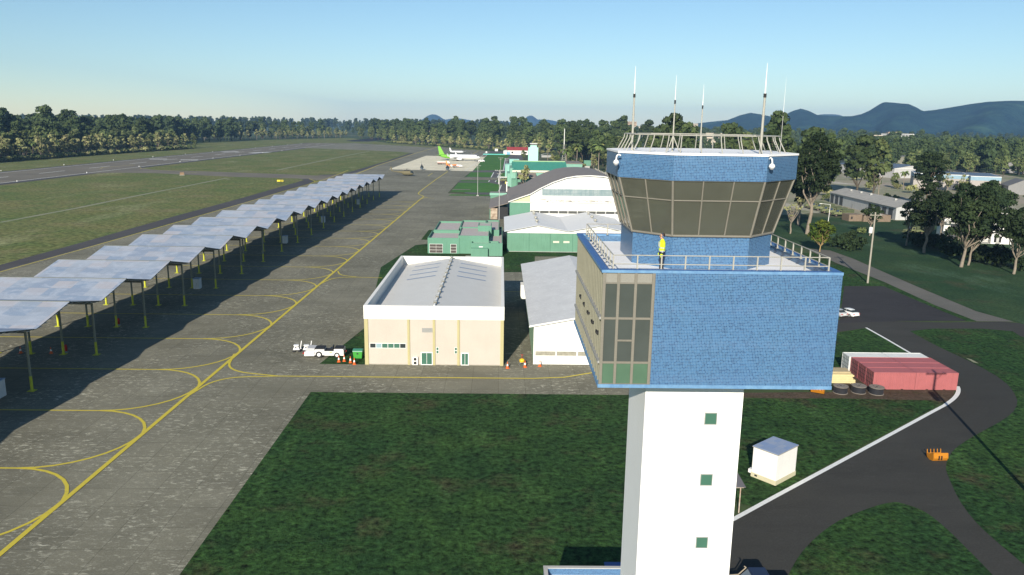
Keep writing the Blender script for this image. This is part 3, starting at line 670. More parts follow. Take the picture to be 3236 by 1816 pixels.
# carport right of the shaft
cp = g(2334.2, 1620); ct = thing('carport', 'small carport with ribbed grey roof and rusty post beside the tower', 'carport', (cp[0], cp[1], 0))
q = MB(); q.exx([(-.15, 2.72), (3.6, 3.02), (3.6, 3.07), (-.15, 2.77)], -2.6, .45); q.build('roof', corrug('ribbed_carport_roof', (.18, .165, .165), .16, 'u', .6, .3, depth=.04), ct)
RUST = paint('rusty_post', (.52, .47, .4), .8, .5, 1.6, col2=(.3, .13, .05))
for x, y, h_ in ((0, 0, 2.72), (-2.4, 0, 2.72), (0, 3.4, 3.0), (-2.4, 3.4, 3.0)): one('post', RUST, lambda q: q.cyl((x, y, 0), (x, y, h_), .06), ct)
one('beam', RUST, lambda q: q.bx(-2.5, .3, -.04, .04, 2.62, 2.72), ct)
# ------------------------------------------------------------------ man on the deck
def person():
    p = thing('person', 'man in yellow high visibility jacket and headset standing on the tower deck', 'person', (7.56, 35.45, DECK), rad(90))
    # faces +Y locally -> turned so that he looks to the left of the photo
    SKIN = paint('skin', (.52, .29, .19), .6, .05, 3.); HV = paint('hi_vis_yellow', (.62, .78, .02), .7, .1, 3.); NAVY = paint('navy_cloth', (.018, .02, .035), .9, .2, 4.)
    REFL = paint('reflective_band', (.42, .44, .44), .4, .1, 4.); HAIR = paint('dark_hair', (.03, .015, .01), .8, .2, 6.); BOOT = paint('boot_leather', (.05, .03, .02), .6, .2, 6.)
    def ring(cx, cy, z, rx_, ry_, n=12, ty=0.): return [(cx+rx_*math.cos(2*math.pi*i/n), cy+ry_*math.sin(2*math.pi*i/n), z+ty*math.sin(2*math.pi*i/n)) for i in range(n)]
    b = MB()                                          # body: one skin from boots to crown
    for s_, fy in ((-1, .05), (1, -.04)):             # legs (0 skin 1 hi-vis 2 navy 3 band 4 boot)
        b.loft([ring(s_*.10, fy+.04, .0, .055, .14), ring(s_*.10, fy+.03, .06, .055, .13), ring(s_*.10, fy-.01, .10, .055, .075)], 4)
        b.loft([ring(s_*.10, fy-.02, .08, .07, .085), ring(s_*.10, fy-.03, .30, .068, .08), ring(s_*.10, fy*.6-.01, .50, .078, .085), ring(s_*.095, fy*.3, .70, .09, .10), ring(s_*.085, 0, .92, .105, .125), ring(s_*.07, 0, .98, .10, .125)], 2)
    b.loft([ring(0, 0, .84, .17, .125), ring(0, 0, .95, .185, .135), ring(0, .0, 1.02, .185, .135)], 2)
    tz = [(.98, .20, .145, 3), (1.03, .20, .148, 3), (1.04, .2, .15, 1), (1.14, .2, .15, 1), (1.145, .202, .152, 3), (1.195, .204, .153, 3), (1.20, .205, .153, 1), (1.34, .215, .15, 1), (1.44, .21, .13, 1), (1.49, .15, .10, 1), (1.53, .075, .075, 1), (1.56, .068, .07, 1)]
    for (z0, a0, c0, k0), (z1, a1, c1, k1) in zip(tz, tz[1:]): b.loft([ring(0, -.01, z0, a0, c0), ring(0, -.01, z1, a1, c1)], k1 if k0 == k1 else 1, cap=False)
    for x in (-.1, .1): b.bx(x-.022, x+.022, .125, .15, 1.2, 1.42, 3)
    b.loft([ring(0, .0, 1.52, .056, .06), ring(0, .01, 1.60, .054, .06)], 0, cap=False)
    hd = [(1.575, .045, .055, .035), (1.60, .062, .08, .03), (1.65, .07, .092, .02), (1.70, .075, .10, .012), (1.75, .075, .10, .005), (1.79, .06, .08, 0), (1.81, .03, .04, 0)]
    b.loft([ring(0, o_, z, a, c) for z, a, c, o_ in hd], 0)
    b.lathe([(.001, -.03), (.014, -.02), (.012, .01), (.001, .03)], (0, .122, 1.685), 6, 0)       # nose
    b.bx(-.022, .022, .098, .112, 1.632, 1.642, 4)                                               # mouth
    for s_ in (-1, 1):                                # arms with bands, gloves and five fingers
        pts = [(s_*.20, -.01, 1.45, .07, 1), (s_*.235, -.015, 1.36, .066, 1), (s_*.25, -.02, 1.245, .058, 1), (s_*.252, -.02, 1.2, .058, 3), (s_*.255, -.02, 1.15, .056, 1), (s_*.255, 0., 1.06, .052, 3), (s_*.252, .02, .97, .048, 2), (s_*.25, .04, .90, .042, 2)]
        for p0, p1 in zip(pts, pts[1:]): b.loft([ring(p0[0], p0[1], p0[2], p0[3], p0[3]), ring(p1[0], p1[1], p1[2], p1[3], p1[3])], p0[4])
        b.loft([ring(s_*.25, .045, .91, .03, .042), ring(s_*.25, .05, .86, .026, .05), ring(s_*.25, .055, .80, .024, .05)], 1)
        for f in range(4):
            L_ = (.07, .085, .08, .06)[f]; y = .092-.024*f
            b.cyl((s_*.25, y, .81), (s_*.247, y+.004, .81-L_*.55), .012, .011, 6, 1); b.cyl((s_*.247, y+.004, .81-L_*.55), (s_*.235, y+.012, .81-L_), .011, .009, 6, 1)
        b.cyl((s_*.245, .09, .87), (s_*.24, .12, .83), .013, .012, 6, 1); b.cyl((s_*.24, .12, .83), (s_*.235, .125, .795), .012, .010, 6, 1)
    body = b.build('body', [SKIN, HV, NAVY, REFL, BOOT], p)
    h_ = MB(); h_.loft([ring(0, o_-.018, z, a*1.09, c*1.06) for z, a, c, o_ in ((1.66, .06, .075, 0), (1.70, .074, .085, -.002), (1.75, .077, .098, -.004), (1.80, .064, .088, 0), (1.83, .03, .045, 0))], 0); h_.build('hair', HAIR, p)
    e = MB(); e.bx(-.062, .062, .085, .118, 1.688, 1.72); e.bx(-.078, -.06, -.0, .1, 1.70, 1.712); e.bx(.06, .078, -.0, .1, 1.70, 1.712); e.build('sunglasses', BLACKP, p)
    hs = MB()
    for s_ in (-1, 1): hs.cyl((s_*.07, .0, 1.68), (s_*.105, .0, 1.68), .045, .04, 10); one('ear', SKIN, lambda q: q.ball((s_*.075, .0, 1.68), .02, 6), p)
    hs.tube([(.085*math.cos(t*math.pi/8), -.0, 1.69+.15*math.sin(t*math.pi/8)) for t in range(9)], .012); hs.tube([(.09, .03, 1.66), (.075, .1, 1.625), (.03, .135, 1.615)], .006)
    hs.build('headset', paint('headset_blue_grey', (.10, .14, .22), .5, .1, 4.), p)
person()
# ================================================================== long saw-tooth sunshade over the stands
k = NT('patched_zinc_roof'); uv = k.coord('uv'); p_ = k.coord('pos'); x_ = k.xyz(uv)
cell = k.comb(k.ma('FLOOR', k.ma('DIVIDE', x_[0], 3.3)), k.ma('FLOOR', k.ma('DIVIDE', x_[1], 2.83)), k.ma('FLOOR', k.ma('DIVIDE', k.xyz(p_)[1], 8.38)))
r1 = k.white(cell); r2 = k.white(k.n('VectorMath', operation='SCALE').outputs[0]) if 0 else k.noise(cell, 7.3, 0)
c = k.mix(r1, (.27, .32, .39), (.36, .39, .435)); c = k.mix(k.rr(r2, .5, .62, 0, .8), c, (.40, .385, .40))
c = k.mix(k.ma('MULTIPLY', k.ma('GREATER_THAN', r1, .72), .7), c, (.19, .26, .36))
st = k.noise(k.scale(p_, (.55, .9, 1.)), .55, 7, .66, .8)
c = k.mix(k.rr(st, .47, .6, 0, .65), c, (.40, .44, .50)); c = k.mix(k.rr(k.noise(k.scale(p_, (1.2, .5, 1)), .5, 6, .6), .55, .75, 0, .45), c, (.24, .25, .275))
ln = k.ma('MAXIMUM', k.ma('LESS_THAN', k.ma('FRACT', k.ma('DIVIDE', x_[0], 1.1)), .03), k.ma('LESS_THAN', k.ma('FRACT', k.ma('DIVIDE', x_[1], 2.83)), .02))
c = k.mix(k.ma('MULTIPLY', ln, .35), c, (.17, .2, .25))
k.bump(k.ma('SINE', k.ma('MULTIPLY', x_[0], 2*math.pi/.25)), .25, .02)
ZINC = k.out(c, .5, 0, .35)
UNDER = paint('dark_purlin', (.16, .17, .15), .7, .2, 1.)  # dark grey of beams, sheet undersides and ridge caps
LAMPW = paint('white_slat', (.8, .8, .76), .6, .05, 1.)
CAN_A = math.atan(.0112); CY0, PER, NB = 100.6, 16.74, 17
cn = thing('sunshade_canopy', 'long zigzag zinc sunshade on rows of yellow footed posts beside the apron', 'canopy', (-72.3, CY0, 0), -CAN_A)
VZ, PZ, XW = 8.75, 10.55, 10.4
def roofz(y):                                       # height of the zigzag along the local y
    t = (y/PER) % 1.; return VZ+(PZ-VZ)*(1-abs(2*t-1))
for i in range(-4, NB+1):
    q = MB(); y0, y1, y2 = i*PER, (i+.5)*PER, (i+1)*PER
    if i == NB: y2 = y1+2.4; 
    zend = VZ if i < NB else roofz(y2)
    q.quad((-XW, y0, VZ), (XW, y0, VZ), (XW, y1, PZ), (-XW, y1, PZ)); q.quad((-XW, y1, PZ), (XW, y1, PZ), (XW, y2, zend), (-XW, y2, zend))
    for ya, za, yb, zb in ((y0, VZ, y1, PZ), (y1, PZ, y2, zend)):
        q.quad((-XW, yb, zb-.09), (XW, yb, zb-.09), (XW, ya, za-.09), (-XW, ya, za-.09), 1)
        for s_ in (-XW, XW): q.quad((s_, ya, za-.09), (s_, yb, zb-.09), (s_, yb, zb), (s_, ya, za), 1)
    b_ = q.build('roof_bay', [ZINC, UNDER], cn)
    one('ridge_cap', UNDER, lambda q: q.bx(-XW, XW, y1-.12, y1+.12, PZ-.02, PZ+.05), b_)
POSTM = paint('grey_post', (.21, .22, .17), .6, .2, 1.); FOOTM = paint('yellow_foot', (.55, .56, .045), .65, .35, 1.6, streak=.25)
PXS = (-6.75, -1.45, 3.65, 8.85)
q0 = None
for i in range(-3, NB+1):
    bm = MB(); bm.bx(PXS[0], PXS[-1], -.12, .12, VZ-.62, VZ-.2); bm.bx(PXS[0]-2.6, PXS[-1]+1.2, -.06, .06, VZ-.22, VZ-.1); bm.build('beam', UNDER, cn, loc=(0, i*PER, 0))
    for x in PXS:
        if q0 is None:
            q0 = one('post', POSTM, lambda m_: m_.cyl((0, 0, 2.1), (0, 0, VZ-.25), .17, .17, 10), cn, loc=(x, i*PER, 0))
            f_ = MB(); f_.cyl((0, 0, .05), (0, 0, 2.1), .19, .19, 10); f_.bx(-.45, .45, -.45, .45, 0, .06); f_.build('foot', FOOTM, q0)
        else: dup(q0, (x, i*PER, 0)).parent = cn
for i in range(-3, NB+1):                                # white slats under the free right edge
    q = MB()
    for s_ in range(6): y = i*PER+.4+s_*1.3; z = roofz(y)-.16; q.bx(XW-1.9, XW-.12, y, y+1.15, z-.02, z)
    for s_ in range(6): y = i*PER-8.0+s_*1.3; z = roofz(y+.6)-.18; q.bx(XW-2.2, XW-.2, y, y+1.1, z-.02, z) 
    q.build('light_panel', LAMPW, cn)
def under(x, y): return (-72.3+x*math.cos(CAN_A)+y*math.sin(CAN_A), CY0-x*math.sin(CAN_A)+y*math.cos(CAN_A))
# white cabinets
CABW = paint('cabinet_grey_white', (.60, .60, .58), .55, .12, 1.2, streak=.12); CABT = paint('cabinet_lid', (.30, .40, .56), .5, .15, 1.)
def cabinet(px, label, s_=(1.3, 1.5, 2.25)):
    t = thing('equipment_cabinet', label, 'cabinet', (px[0], px[1], 0), -CAN_A, group='white cabinets under the sunshade')
    q = MB(); q.bx(-s_[0]/2, s_[0]/2, 0, s_[1], .06, s_[2]); q.bx(-s_[0]/2+.05, s_[0]/2-.05, .05, s_[1]-.05, 0, .06); q.build('body', CABW, t)
    q = MB(); q.add([(-s_[0]/2-.07, -.07, s_[2]), (s_[0]/2+.07, -.07, s_[2]), (s_[0]/2+.07, s_[1]+.07, s_[2]+.02), (-s_[0]/2-.07, s_[1]+.07, s_[2]+.02), (-s_[0]/2-.07, -.07, s_[2]+.06), (s_[0]/2+.07, -.07, s_[2]+.06), (s_[0]/2+.07, s_[1]+.07, s_[2]+.12), (-s_[0]/2-.07, s_[1]+.07, s_[2]+.12)], [(0, 3, 2, 1), (4, 5, 6, 7), (0, 1, 5, 4), (1, 2, 6, 5), (2, 3, 7, 6), (3, 0, 4, 7)]); q.build('lid', CABT, t)
    q = MB(); q.bx(-.02, 0, -.012, 0, .2, s_[2]-.15); q.bx(.12, .17, -.04, 0, 1.05, 1.35); q.build('door_seam', GREYM, t)
a = g(-8, 1258); cabinet((a[0]-1.1, a[1]-1.2), 'nearest white cabinet cut by the left edge of the photo', (3.1, 2.4, 2.3))
for q_, lb in (((494, 727), 'white cabinet with blue lid beside a post, second nearest under the sunshade'), ((716, 612), 'white cabinet half hidden by a post, third along the sunshade'), ((812, 560), 'white cabinet among the fourth cluster of sunshade posts'), ((901, 514), 'farthest small white cabinet near the end of the sunshade')):
    cabinet(gq(*q_), lb)
# cones and fire points
def cone(px, label, grp='orange and white traffic cones'):
    t = thing('traffic_cone', label, 'cone', (px[0], px[1], 0), random.uniform(-.3, .3), group=grp)
    one('base', CONEO, lambda q: q.bx(-.26, .26, -.26, .26, 0, .05), t)
    one('body', CONEO, lambda q: q.cyl((0, 0, .05), (0, 0, .40), .20, .145, 14).cyl((0, 0, .70), (0, 0, 1.06), .085, .03, 14), t)
    one('band', WHITE, lambda q: q.cyl((0, 0, .40), (0, 0, .70), .145, .085, 14, cap=False), t)
random.seed(5)
c4 = win(900, 1030, 1/6.2875); c5 = win(1580, 1080, 1/8.034)
for (x, y), lb in zip(((1075, 712), (1182, 698), (1305, 728), (1382, 760)), ('leftmost of four cones in front of the white tow tractor', 'second cone from the left, just under the tow tractor bumper', 'third cone from the left, left of the green bin', 'rightmost of four cones, at the foot of the green bin')): cone(c4(x, y), lb)
for (x, y), lb in zip(((190, 668), (635, 640), (1012, 620)), ('cone by the corner of the cream workshop', 'cone in front of the yellow wheeled extinguisher', 'cone before the white hangar wall')): cone(c5(x, y), lb)
c6 = win(0, 1000, .166)
for (x, y), lb in zip(((398, 694), (975, 700)), ('cone half in sun left of the nearest sunshade post', 'cone in the shade beside a sunshade post')): cone(c6(x, y), lb)
def exting(px, label):
    t = thing('fire_extinguisher', label, 'fire extinguisher', (px[0], px[1], 0), group='red extinguishers behind the sunshade posts')
    one('cylinder', REDP, lambda q: q.lathe([(.01, 0), (.2, .02), (.2, .9), (.14, 1.05), (.05, 1.1)], (0, 0, .2), 10), t)
    one('nozzle', BLACKP, lambda q: q.cyl((0, 0, 1.3), (0, 0, 1.4), .05).tube([(0, 0, 1.36), (.22, 0, 1.25), (.27, 0, .7)], .025), t)
    one('stand', GREYM, lambda q: q.bx(-.3, .3, -.2, .2, .0, .06).bx(-.05, .05, -.05, .05, .06, .22), t)
exting(c6(1262, 680), 'red extinguisher behind the second nearest post of the sunshade'); exting(c6(2262, 165), 'red extinguisher behind a post one bay farther along')
# wheeled extinguisher, bin, tow tractor, carts
t = thing('wheeled_extinguisher', 'yellow drum on a small trolley with upright handle between the two hangars', 'extinguisher', (*c5(555, 600), 0))
one('drum', paint('drum_yellow', (.75, .48, .02), .35, .08, 2.), lambda q: q.lathe([(.02, .0), (.38, .03), (.4, .25), (.38, .45), (.2, .56), (.08, .6)], (0, 0, .55), 16), t)
one('trolley', GREYM, lambda q: q.cyl((-.3, -.2, 0), (-.3, -.2, .6), .03).cyl((.3, -.2, 0), (.3, -.2, .6), .03).cyl((-.3, .2, 0), (-.3, .2, .6), .03).cyl((.3, .2, 0), (.3, .2, .6), .03).bx(-.34, .34, -.25, .25, .5, .56), t)
one('handle', REDP, lambda q: q.cyl((0, .1, 1.1), (0, .1, 1.7), .03).cyl((-.2, .1, 1.7), (.2, .1, 1.7), .03), t)
for s_ in (-1, 1): one('wheel', TYRE, lambda q: q.cyl((s_*.36, .2, .2), (s_*.42, .2, .2), .2, n=12), t)
t = thing('wheelie_bin', 'large green bin on castors beside the cream workshop', 'bin', (*c4(1460, 645), 0))
GRN = paint('bin_green', (.06, .32, .05), .4, .12, 1.5); GRNL = paint('bin_lid_green', (.05, .22, .13), .4, .1, 1.5)
one('body', GRN, lambda q: q.loft([[(-.62, -.5, .18), (.62, -.5, .18), (.62, .5, .18), (-.62, .5, .18)], [(-.72, -.6, 1.3), (.72, -.6, 1.3), (.72, .6, 1.3), (-.72, .6, 1.3)]], 0, False), t)
one('lid', GRNL, lambda q: q.exx([(-.66, 1.3), (.64, 1.3), (.62, 1.42), (.3, 1.58), (-.2, 1.58), (-.62, 1.42)], -.76, .76), t)
one('label_patch', DARK, lambda q: q.bx(-.14, .14, -.585, -.57, .85, 1.08), t)
for x in (-.5, .5):
    for y in (-.4, .4): one('castor', TYRE, lambda q: q.cyl((x-.04, y, .09), (x+.04, y, .09), .09, n=10), t)
TUGW = paint('tractor_white', (.72, .71, .68), .4, .1, 1.2, streak=.1)
t = thing('tow_tractor', 'long white aircraft tow tractor with black deck parked by the workshop', 'tow tractor', (*c4(800, 592), 0), rad(2))
def body(q):
    q.exy([(-3.05, .28), (-1.5, .28), (-1.3, .95), (-3., .95)], -1., 1.); q.exy([(-1.5, .42), (.1, .42), (.1, 1.35), (-1.35, 1.35), (-1.5, 1.)], -1., 1.)
    q.exy([(.1, .35), (1.6, .35), (1.6, 1.05), (.1, 1.05)], -1., 1.); q.exy([(1.6, .42), (3.1, .32), (3.1, 1.25), (2.95, 1.4), (1.6, 1.4)], -1., 1.)
one('body', TUGW, body, t)
one('deck', DARK, lambda q: q.bx(-1.3, .05, -.85, .85, 1.355, 1.5).bx(1.65, 3., -.85, .85, 1.405, 1.52).bx(.12, 1.58, -.8, .8, 1.055, 1.1), t)
one('seat', BLACKP, lambda q: q.bx(.9, 1.4, -.5, .5, 1.1, 1.35).bx(1.3, 1.42, -.5, .5, 1.35, 1.75), t)
one('cab', paint('canvas_grey', (.5, .5, .5), .7, .15, 2.), lambda q: q.exy([(-2.75, .95), (-1.55, .95), (-1.4, 1.5), (-2.6, 1.55)], -.9, .9), t)
one('hitch', REDP, lambda q: q.bx(3.1, 3.4, -.15, .15, .75, .9).bx(-3.4, -3.05, -.5, .5, .5, .6), t)
one('stripe', WHITE, lambda q: [q.add([(2.1+.28*i, -1.012, .45), (2.24+.28*i, -1.012, .45), (2.36+.28*i, -1.012, .85), (2.22+.28*i, -1.012, .85)], [(0, 1, 2, 3)]) for i in range(3)], t)
one('badge', YELP, lambda q: q.bx(.9, 1.3, -1.01, -1., .8, .92), t)
for x, r in ((-.75, .52), (2.05, .43)):
    for s_ in (-1, 1):
        wz = one('wheel', TYRE, lambda q: q.cyl((x, s_*.78, r), (x, s_*1.06, r), r, n=18), t); one('rim', OFFW, lambda q: q.cyl((x, s_*1.0, r), (x, s_*1.075, r), r*.55, n=14), wz)
def cart(px, label):
    t = thing('tow_cart', label, 'cart', (px[0], px[1], 0), rad(8), group='white ground carts beside the tow tractor')
    one('frame', TUGW, lambda q: q.bx(-.55, .5, -.5, .5, .35, .5).exy([(-.5, .5), (.4, .5), (.3, .85), (-.3, 1.)], -.38, .38).bx(-.45, .35, -.3, .3, .98, 1.12), t)
    one('tow_bar', TUGW, lambda q: q.cyl((.55, .2, .4), (.75, .5, 1.6), .08).bx(.45, .7, .0, .3, .35, .5), t)
    one('fitting', DARK, lambda q: q.bx(-.2, .0, -.4, -.385, .65, .85).bx(-.7, -.5, -.35, .35, .35, .45), t)
    for x, y in ((-.45, -.5), (.4, -.5), (-.45, .5), (.4, .5)): one('wheel', TYRE, lambda q: q.cyl((x, y-.07, .19), (x, y+.07, .19), .19, n=12), t)
cart(c4(240, 500), 'left of the two white carts with upright tow bars'); cart(c4(440, 500), 'right white cart, half hidden behind the tow tractor')
# ================================================================== workshop (cream, white parapet)
BX0, BX1, BY0, BY1 = -20.5, .73, 113.7, 158.4; bcx, bcy = (BX0+BX1)/2, (BY0+BY1)/2
wk = thing('workshop_building', 'cream workshop with white parapet, yellow pilasters and ridged grey roof', 'workshop', (bcx, bcy, 0))
hx, hy = (BX1-BX0)/2, (BY1-BY0)/2
one('wall', CREAM, lambda q: q.bx(-hx, hx, -hy, hy, 0, 7.22), wk)
def par(q):
    z0, z1, e, th = 7.22, 9.32, .06, .45
    q.bx(-hx-e, hx+e, -hy-e, -hy+th, z0, z1); q.bx(-hx-e, hx+e, hy-th, hy+e, z0, z1); q.bx(-hx-e, -hx+th, -hy+th, hy-th, z0, z1); q.bx(hx-th, hx+e, -hy+th, hy-th, z0, z1)
one('parapet', OFFW, par, wk)
RZ0, RZ1 = 7.45, 9.12
rf = one('roof', ROOFG, lambda q: q.exy([(-hx+.45, 7.2), (hx-.45, 7.2), (hx-.45, RZ0), (0, RZ1), (-hx+.45, RZ0)], -hy+.45, hy-.45), wk)
for s_ in (-1, 1):
    for j in range(4):
        y = -hy+26.5+j*4.4; xa, xb = (2.0, 7.3)
        za, zb = RZ1-(RZ1-RZ0)*xa/(hx-.45)+.03, RZ1-(RZ1-RZ0)*xb/(hx-.45)+.03
        q = MB(); q.add([(s_*xa, y-.28, za), (s_*xa, y+.28, za), (s_*xb, y+.28, zb), (s_*xb, y-.28, zb)], [(0, 1, 2, 3) if s_ < 0 else (3, 2, 1, 0)]); q.build('skylight', SKYL, rf)
one('ridge_pipe', OFFW, lambda q: q.cyl((0, -hy+.45, RZ1+.12), (0, hy-.45, RZ1+.12), .17), rf)
VENT = paint('vent_housing', (.16, .15, .115), .6, .2, 2.)
for j in range(11):
    y = -hy+2.2+j*4.05
    v = one('ridge_vent', VENT, lambda q: q.bx(-.24, .24, y-.24, y+.24, RZ1+.02, RZ1+.42), rf)
    one('cap', GREYM, lambda q: q.loft([[(-.33, y-.33, RZ1+.42), (.33, y-.33, RZ1+.42), (.33, y+.33, RZ1+.42), (-.33, y+.33, RZ1+.42)], [(-.05, y-.05, RZ1+.62), (.05, y-.05, RZ1+.62), (.05, y+.05, RZ1+.62), (-.05, y+.05, RZ1+.62)]], 0, False), rf)
fy = -hy
for x, w_ in ((-hx+.28, .56), (-hx+6.72, .36), (-hx+10.58, .36), (-hx+14.32, .36), (hx-.25, .5)):
    one('pilaster', PILAST, lambda q: q.bx(x-w_/2, x+w_/2, fy-.14, fy+.1, 0, 7.2), wk)
one('skirting', paint('grey_skirting', (.4, .37, .3), .9, .3, 2.), lambda q: q.bx(-hx+.56, hx-.5, fy-.03, fy, 0, .12), wk)
one('seam', paint('wall_seam', (.55, .48, .38), .9, .1, 1.), lambda q: q.bx(-hx+.6, hx-.5, fy-.012, fy, 3.42, 3.46), wk)
wn = one('window', WHITE, lambda q: q.bx(-hx+.75, -hx+6.3, fy-.06, fy, 2.62, 3.42), wk)
for i in range(6): one('pane', (GLASS, GLASSB, GLASSG, GLASSG, GLASSG, GLASS)[i], lambda q: q.bx(-hx+.82+i*.915, -hx+1.66+i*.915, fy-.075, fy-.05, 2.69, 3.35), wn)
def door(x0, x1, z1, n):
    d = one('door', WHITE, lambda q: q.bx(x0, x1, fy-.07, fy, 0, z1), wk); s_ = (x1-x0-.16)/n
    for i in range(n): one('pane', GLASSG, lambda q: q.bx(x0+.11+i*s_, x0+.05+(i+1)*s_, fy-.09, fy-.05, .12, z1-.12), d)
door(-hx+8.55, -hx+10.35, 2.05, 2); door(-hx+14.72, -hx+15.9, 2.0, 2)
for x in (-hx+11.1, -hx+13.92):
    a = one('window', WHITE, lambda q: q.bx(x-.2, x+.2, fy-.05, fy, 1.85, 2.85), wk)
    for z in (1.9, 2.4): one('pane', GLASSG, lambda q: q.bx(x-.15, x+.15, fy-.065, fy-.04, z, z+.4), a)
one('louvre', GREYM, lambda q: [q.bx(-hx+8.75, -hx+10.4, fy-.06, fy, 5.2+.1*i, 5.27+.1*i) for i in range(7)], wk)
ac = one('air_conditioner', OFFW, lambda q: q.bx(-hx+7.3, -hx+8.1, fy-.42, fy-.05, .08, 1.35), wk)
for z in (.42, 1.02): one('fan', DARK, lambda q: q.cyl((-hx+7.7, fy-.43, z), (-hx+7.7, fy-.41, z), .24, n=16), ac)
for x in (-hx+3.7, -hx+13.1): one('roof_outlet', paint('pale_stain', (.66, .64, .58), .8, .1, 2.), lambda q: q.bx(x-.2, x+.2, fy-.075, fy-.06, 8.85, 9.1), wk)
# ================================================================== white hangar beside it
HX0, HX1, HY0, HY1 = 5.4, 25.2, 114.6, 167.0; hm = (HX0+HX1)/2; hw = (HX1-HX0)/2; hd = (HY1-HY0)/2
wh = thing('white_hangar', 'white walled hangar with scuffed pale gable roof right of the workshop', 'hangar', (hm, (HY0+HY1)/2, 0))
for y_ in (-hd, hd-.3): one('wall', WALLW, lambda q: q.exy([(-hw, 0), (hw, 0), (hw, 6.3), (0, 8.15), (-hw, 6.3)], y_, y_+.3), wh)
one('side_wall', corrug('pale_green_ribbed_wall', (.3, .46, .30), .3, 'u', .7, .2), lambda q: q.bx(-hw, -hw+.2, -hd+.3, hd-.3, 0, 6.3).bx(hw-.2, hw, -hd+.3, hd-.3, 0, 6.3), wh)
k = NT('scuffed_white_roof'); o_ = k.coord('obj')
c = k.mix(k.rr(k.noise(o_, .3, 5), .35, .7), (.64, .63, .60), (.57, .56, .535))
c = k.mix(k.rr(k.noise(o_, .5, 8, .62, 3.5), .565, .61, 0, .55), c, (.76, .755, .73)); c = k.mix(k.rr(k.noise(k.scale(o_, (1, .3, 1)), 1.1, 6), .6, .75, 0, .35), c, (.5, .49, .47))
SCUFF = k.out(c, .6, 0, .3)
def roof(q):
    e, th = .75, .12; z0 = 6.3-e*.187
    for s_ in (-1, 1):
        q.add([(s_*(hw+e), -hd-.5, z0+.1), (s_*(hw+e), hd+.5, z0+.1), (0, hd+.5, 8.3), (0, -hd-.5, 8.3), (s_*(hw+e), -hd-.5, z0), (s_*(hw+e), hd+.5, z0), (0, hd+.5, 8.18), (0, -hd-.5, 8.18)],
              [f if s_ > 0 else f[::-1] for f in ((0, 1, 2, 3), (7, 6, 5, 4), (0, 4, 5, 1), (3, 7, 4, 0), (1, 5, 6, 2))])
one('roof', SCUFF, roof, wh)
one('fascia', OFFW, lambda q: [q.add([(s_*(hw+.78), -hd-.54, 6.02), (0, -hd-.54, 8.1), (0, -hd-.54, 8.33), (s_*(hw+.78), -hd-.54, 6.3)], [(0, 1, 2, 3) if s_ < 0 else (3, 2, 1, 0)]) for s_ in (-1, 1)], wh)
GRIM = paint('grimy_pane', (.34, .32, .25), .5, .4, 2.5, col2=(.2, .185, .14), streak=.3)
for i in range(5): one('window', GRIM, lambda q: q.bx(-hw+.28+i*3.3, -hw+3.4+i*3.3, -hd-.03, -hd+.02, 1.42, 2.1), wh)
one('corner_trim', OFFW, lambda q: q.bx(-hw-.04, -hw+.08, -hd-.04, -hd+.1, 0, 6.3).bx(-hw+6.65, -hw+6.75, -hd-.05, -hd, 0, 6.9), wh)
one('lean_box', OFFW, lambda q: q.bx(-hw-1.2, -hw, 8, 11, 2.6, 5.4), wh)
# ================================================================== green flat-roofed office
def office():
    b = thing('green_office', 'stepped green office with flat pinkish roofs and parapets behind the workshop', 'office', (-10, 236, 0))
    FLAT = paint('pink_grey_flat_roof', (.46, .41, .38), .9, .15, .6, col2=(.36, .32, .30))
    ox, oy = -10, 236
    def vol(x0, x1, y0, y1, z, ph=.55, name='block'):
        q = MB(); q.bx(x0-ox, x1-ox, y0-oy, y1-oy, 0, z-ph); w_ = q.build('wall', TEAL, b)
        t_ = .22; q = MB()
        for a in ((x0, x1, y0, y0+t_), (x0, x1, y1-t_, y1), (x0, x0+t_, y0+t_, y1-t_), (x1-t_, x1, y0+t_, y1-t_)): q.bx(a[0]-ox, a[1]-ox, a[2]-oy, a[3]-oy, z-ph, z)
        q.build('parapet', TEAL, w_)
        q = MB(); q.bx(x0+t_-ox, x1-t_-ox, y0+t_-oy, y1-t_-oy, z-ph-.02, z-ph+.03); q.build('flat_roof', FLAT, w_)
    vol(-20.6, -11.6, 217.4, 232.5, 4.5, .75); vol(-11.9, -3.2, 217.6, 236., 5.2, .35); vol(-20.1, -12.5, 233, 254.2, 4.7, .6); vol(-12.4, -4.6, 237, 254., 5.1, .5); vol(-4.5, -.3, 232, 256., 5.0, .5); vol(-3.1, .7, 214, 249., 3.7, .6); vol(-6.6, -2.6, 229, 236.6, 6.6, .2); vol(-8.0, -.28, 213.9, 218, 3.65, .5)
    q = MB(); q.bx(-8.1-ox, -3.35-ox, 212.7-oy, 213.9-oy, 0, 2.35); q.build('porch', TEAL, b)
    one('sign', WHITE, lambda q: q.bx(-5.9-ox, -4.8-ox, 213.8-oy, 213.9-oy, 2.5, 2.75), b)
    one('doorstep', CONC, lambda q: q.bx(-9.6-ox, -8.15-ox, 211.9-oy, 213.6-oy, 0, .1), b)
    BR = glassy('brown_glass', (.10, .085, .075), .2)
    for x0, x1, n in ((-20.1, -16.3, 2), (-14.1, -12.4, 1)):
        w_ = one('window', WHITE, lambda q: q.bx(x0-ox, x1-ox, 217.33-oy, 217.5-oy, .15, 2.75), b); s_ = (x1-x0-.1)/n
        for i in range(n):
            for j in range(3): one('pane', BR, lambda q: q.bx(x0+.08+i*s_-ox, x0+.02+(i+1)*s_-ox, 217.28-oy, 217.4-oy, .22+j*.85, .98+j*.85), w_)
office()
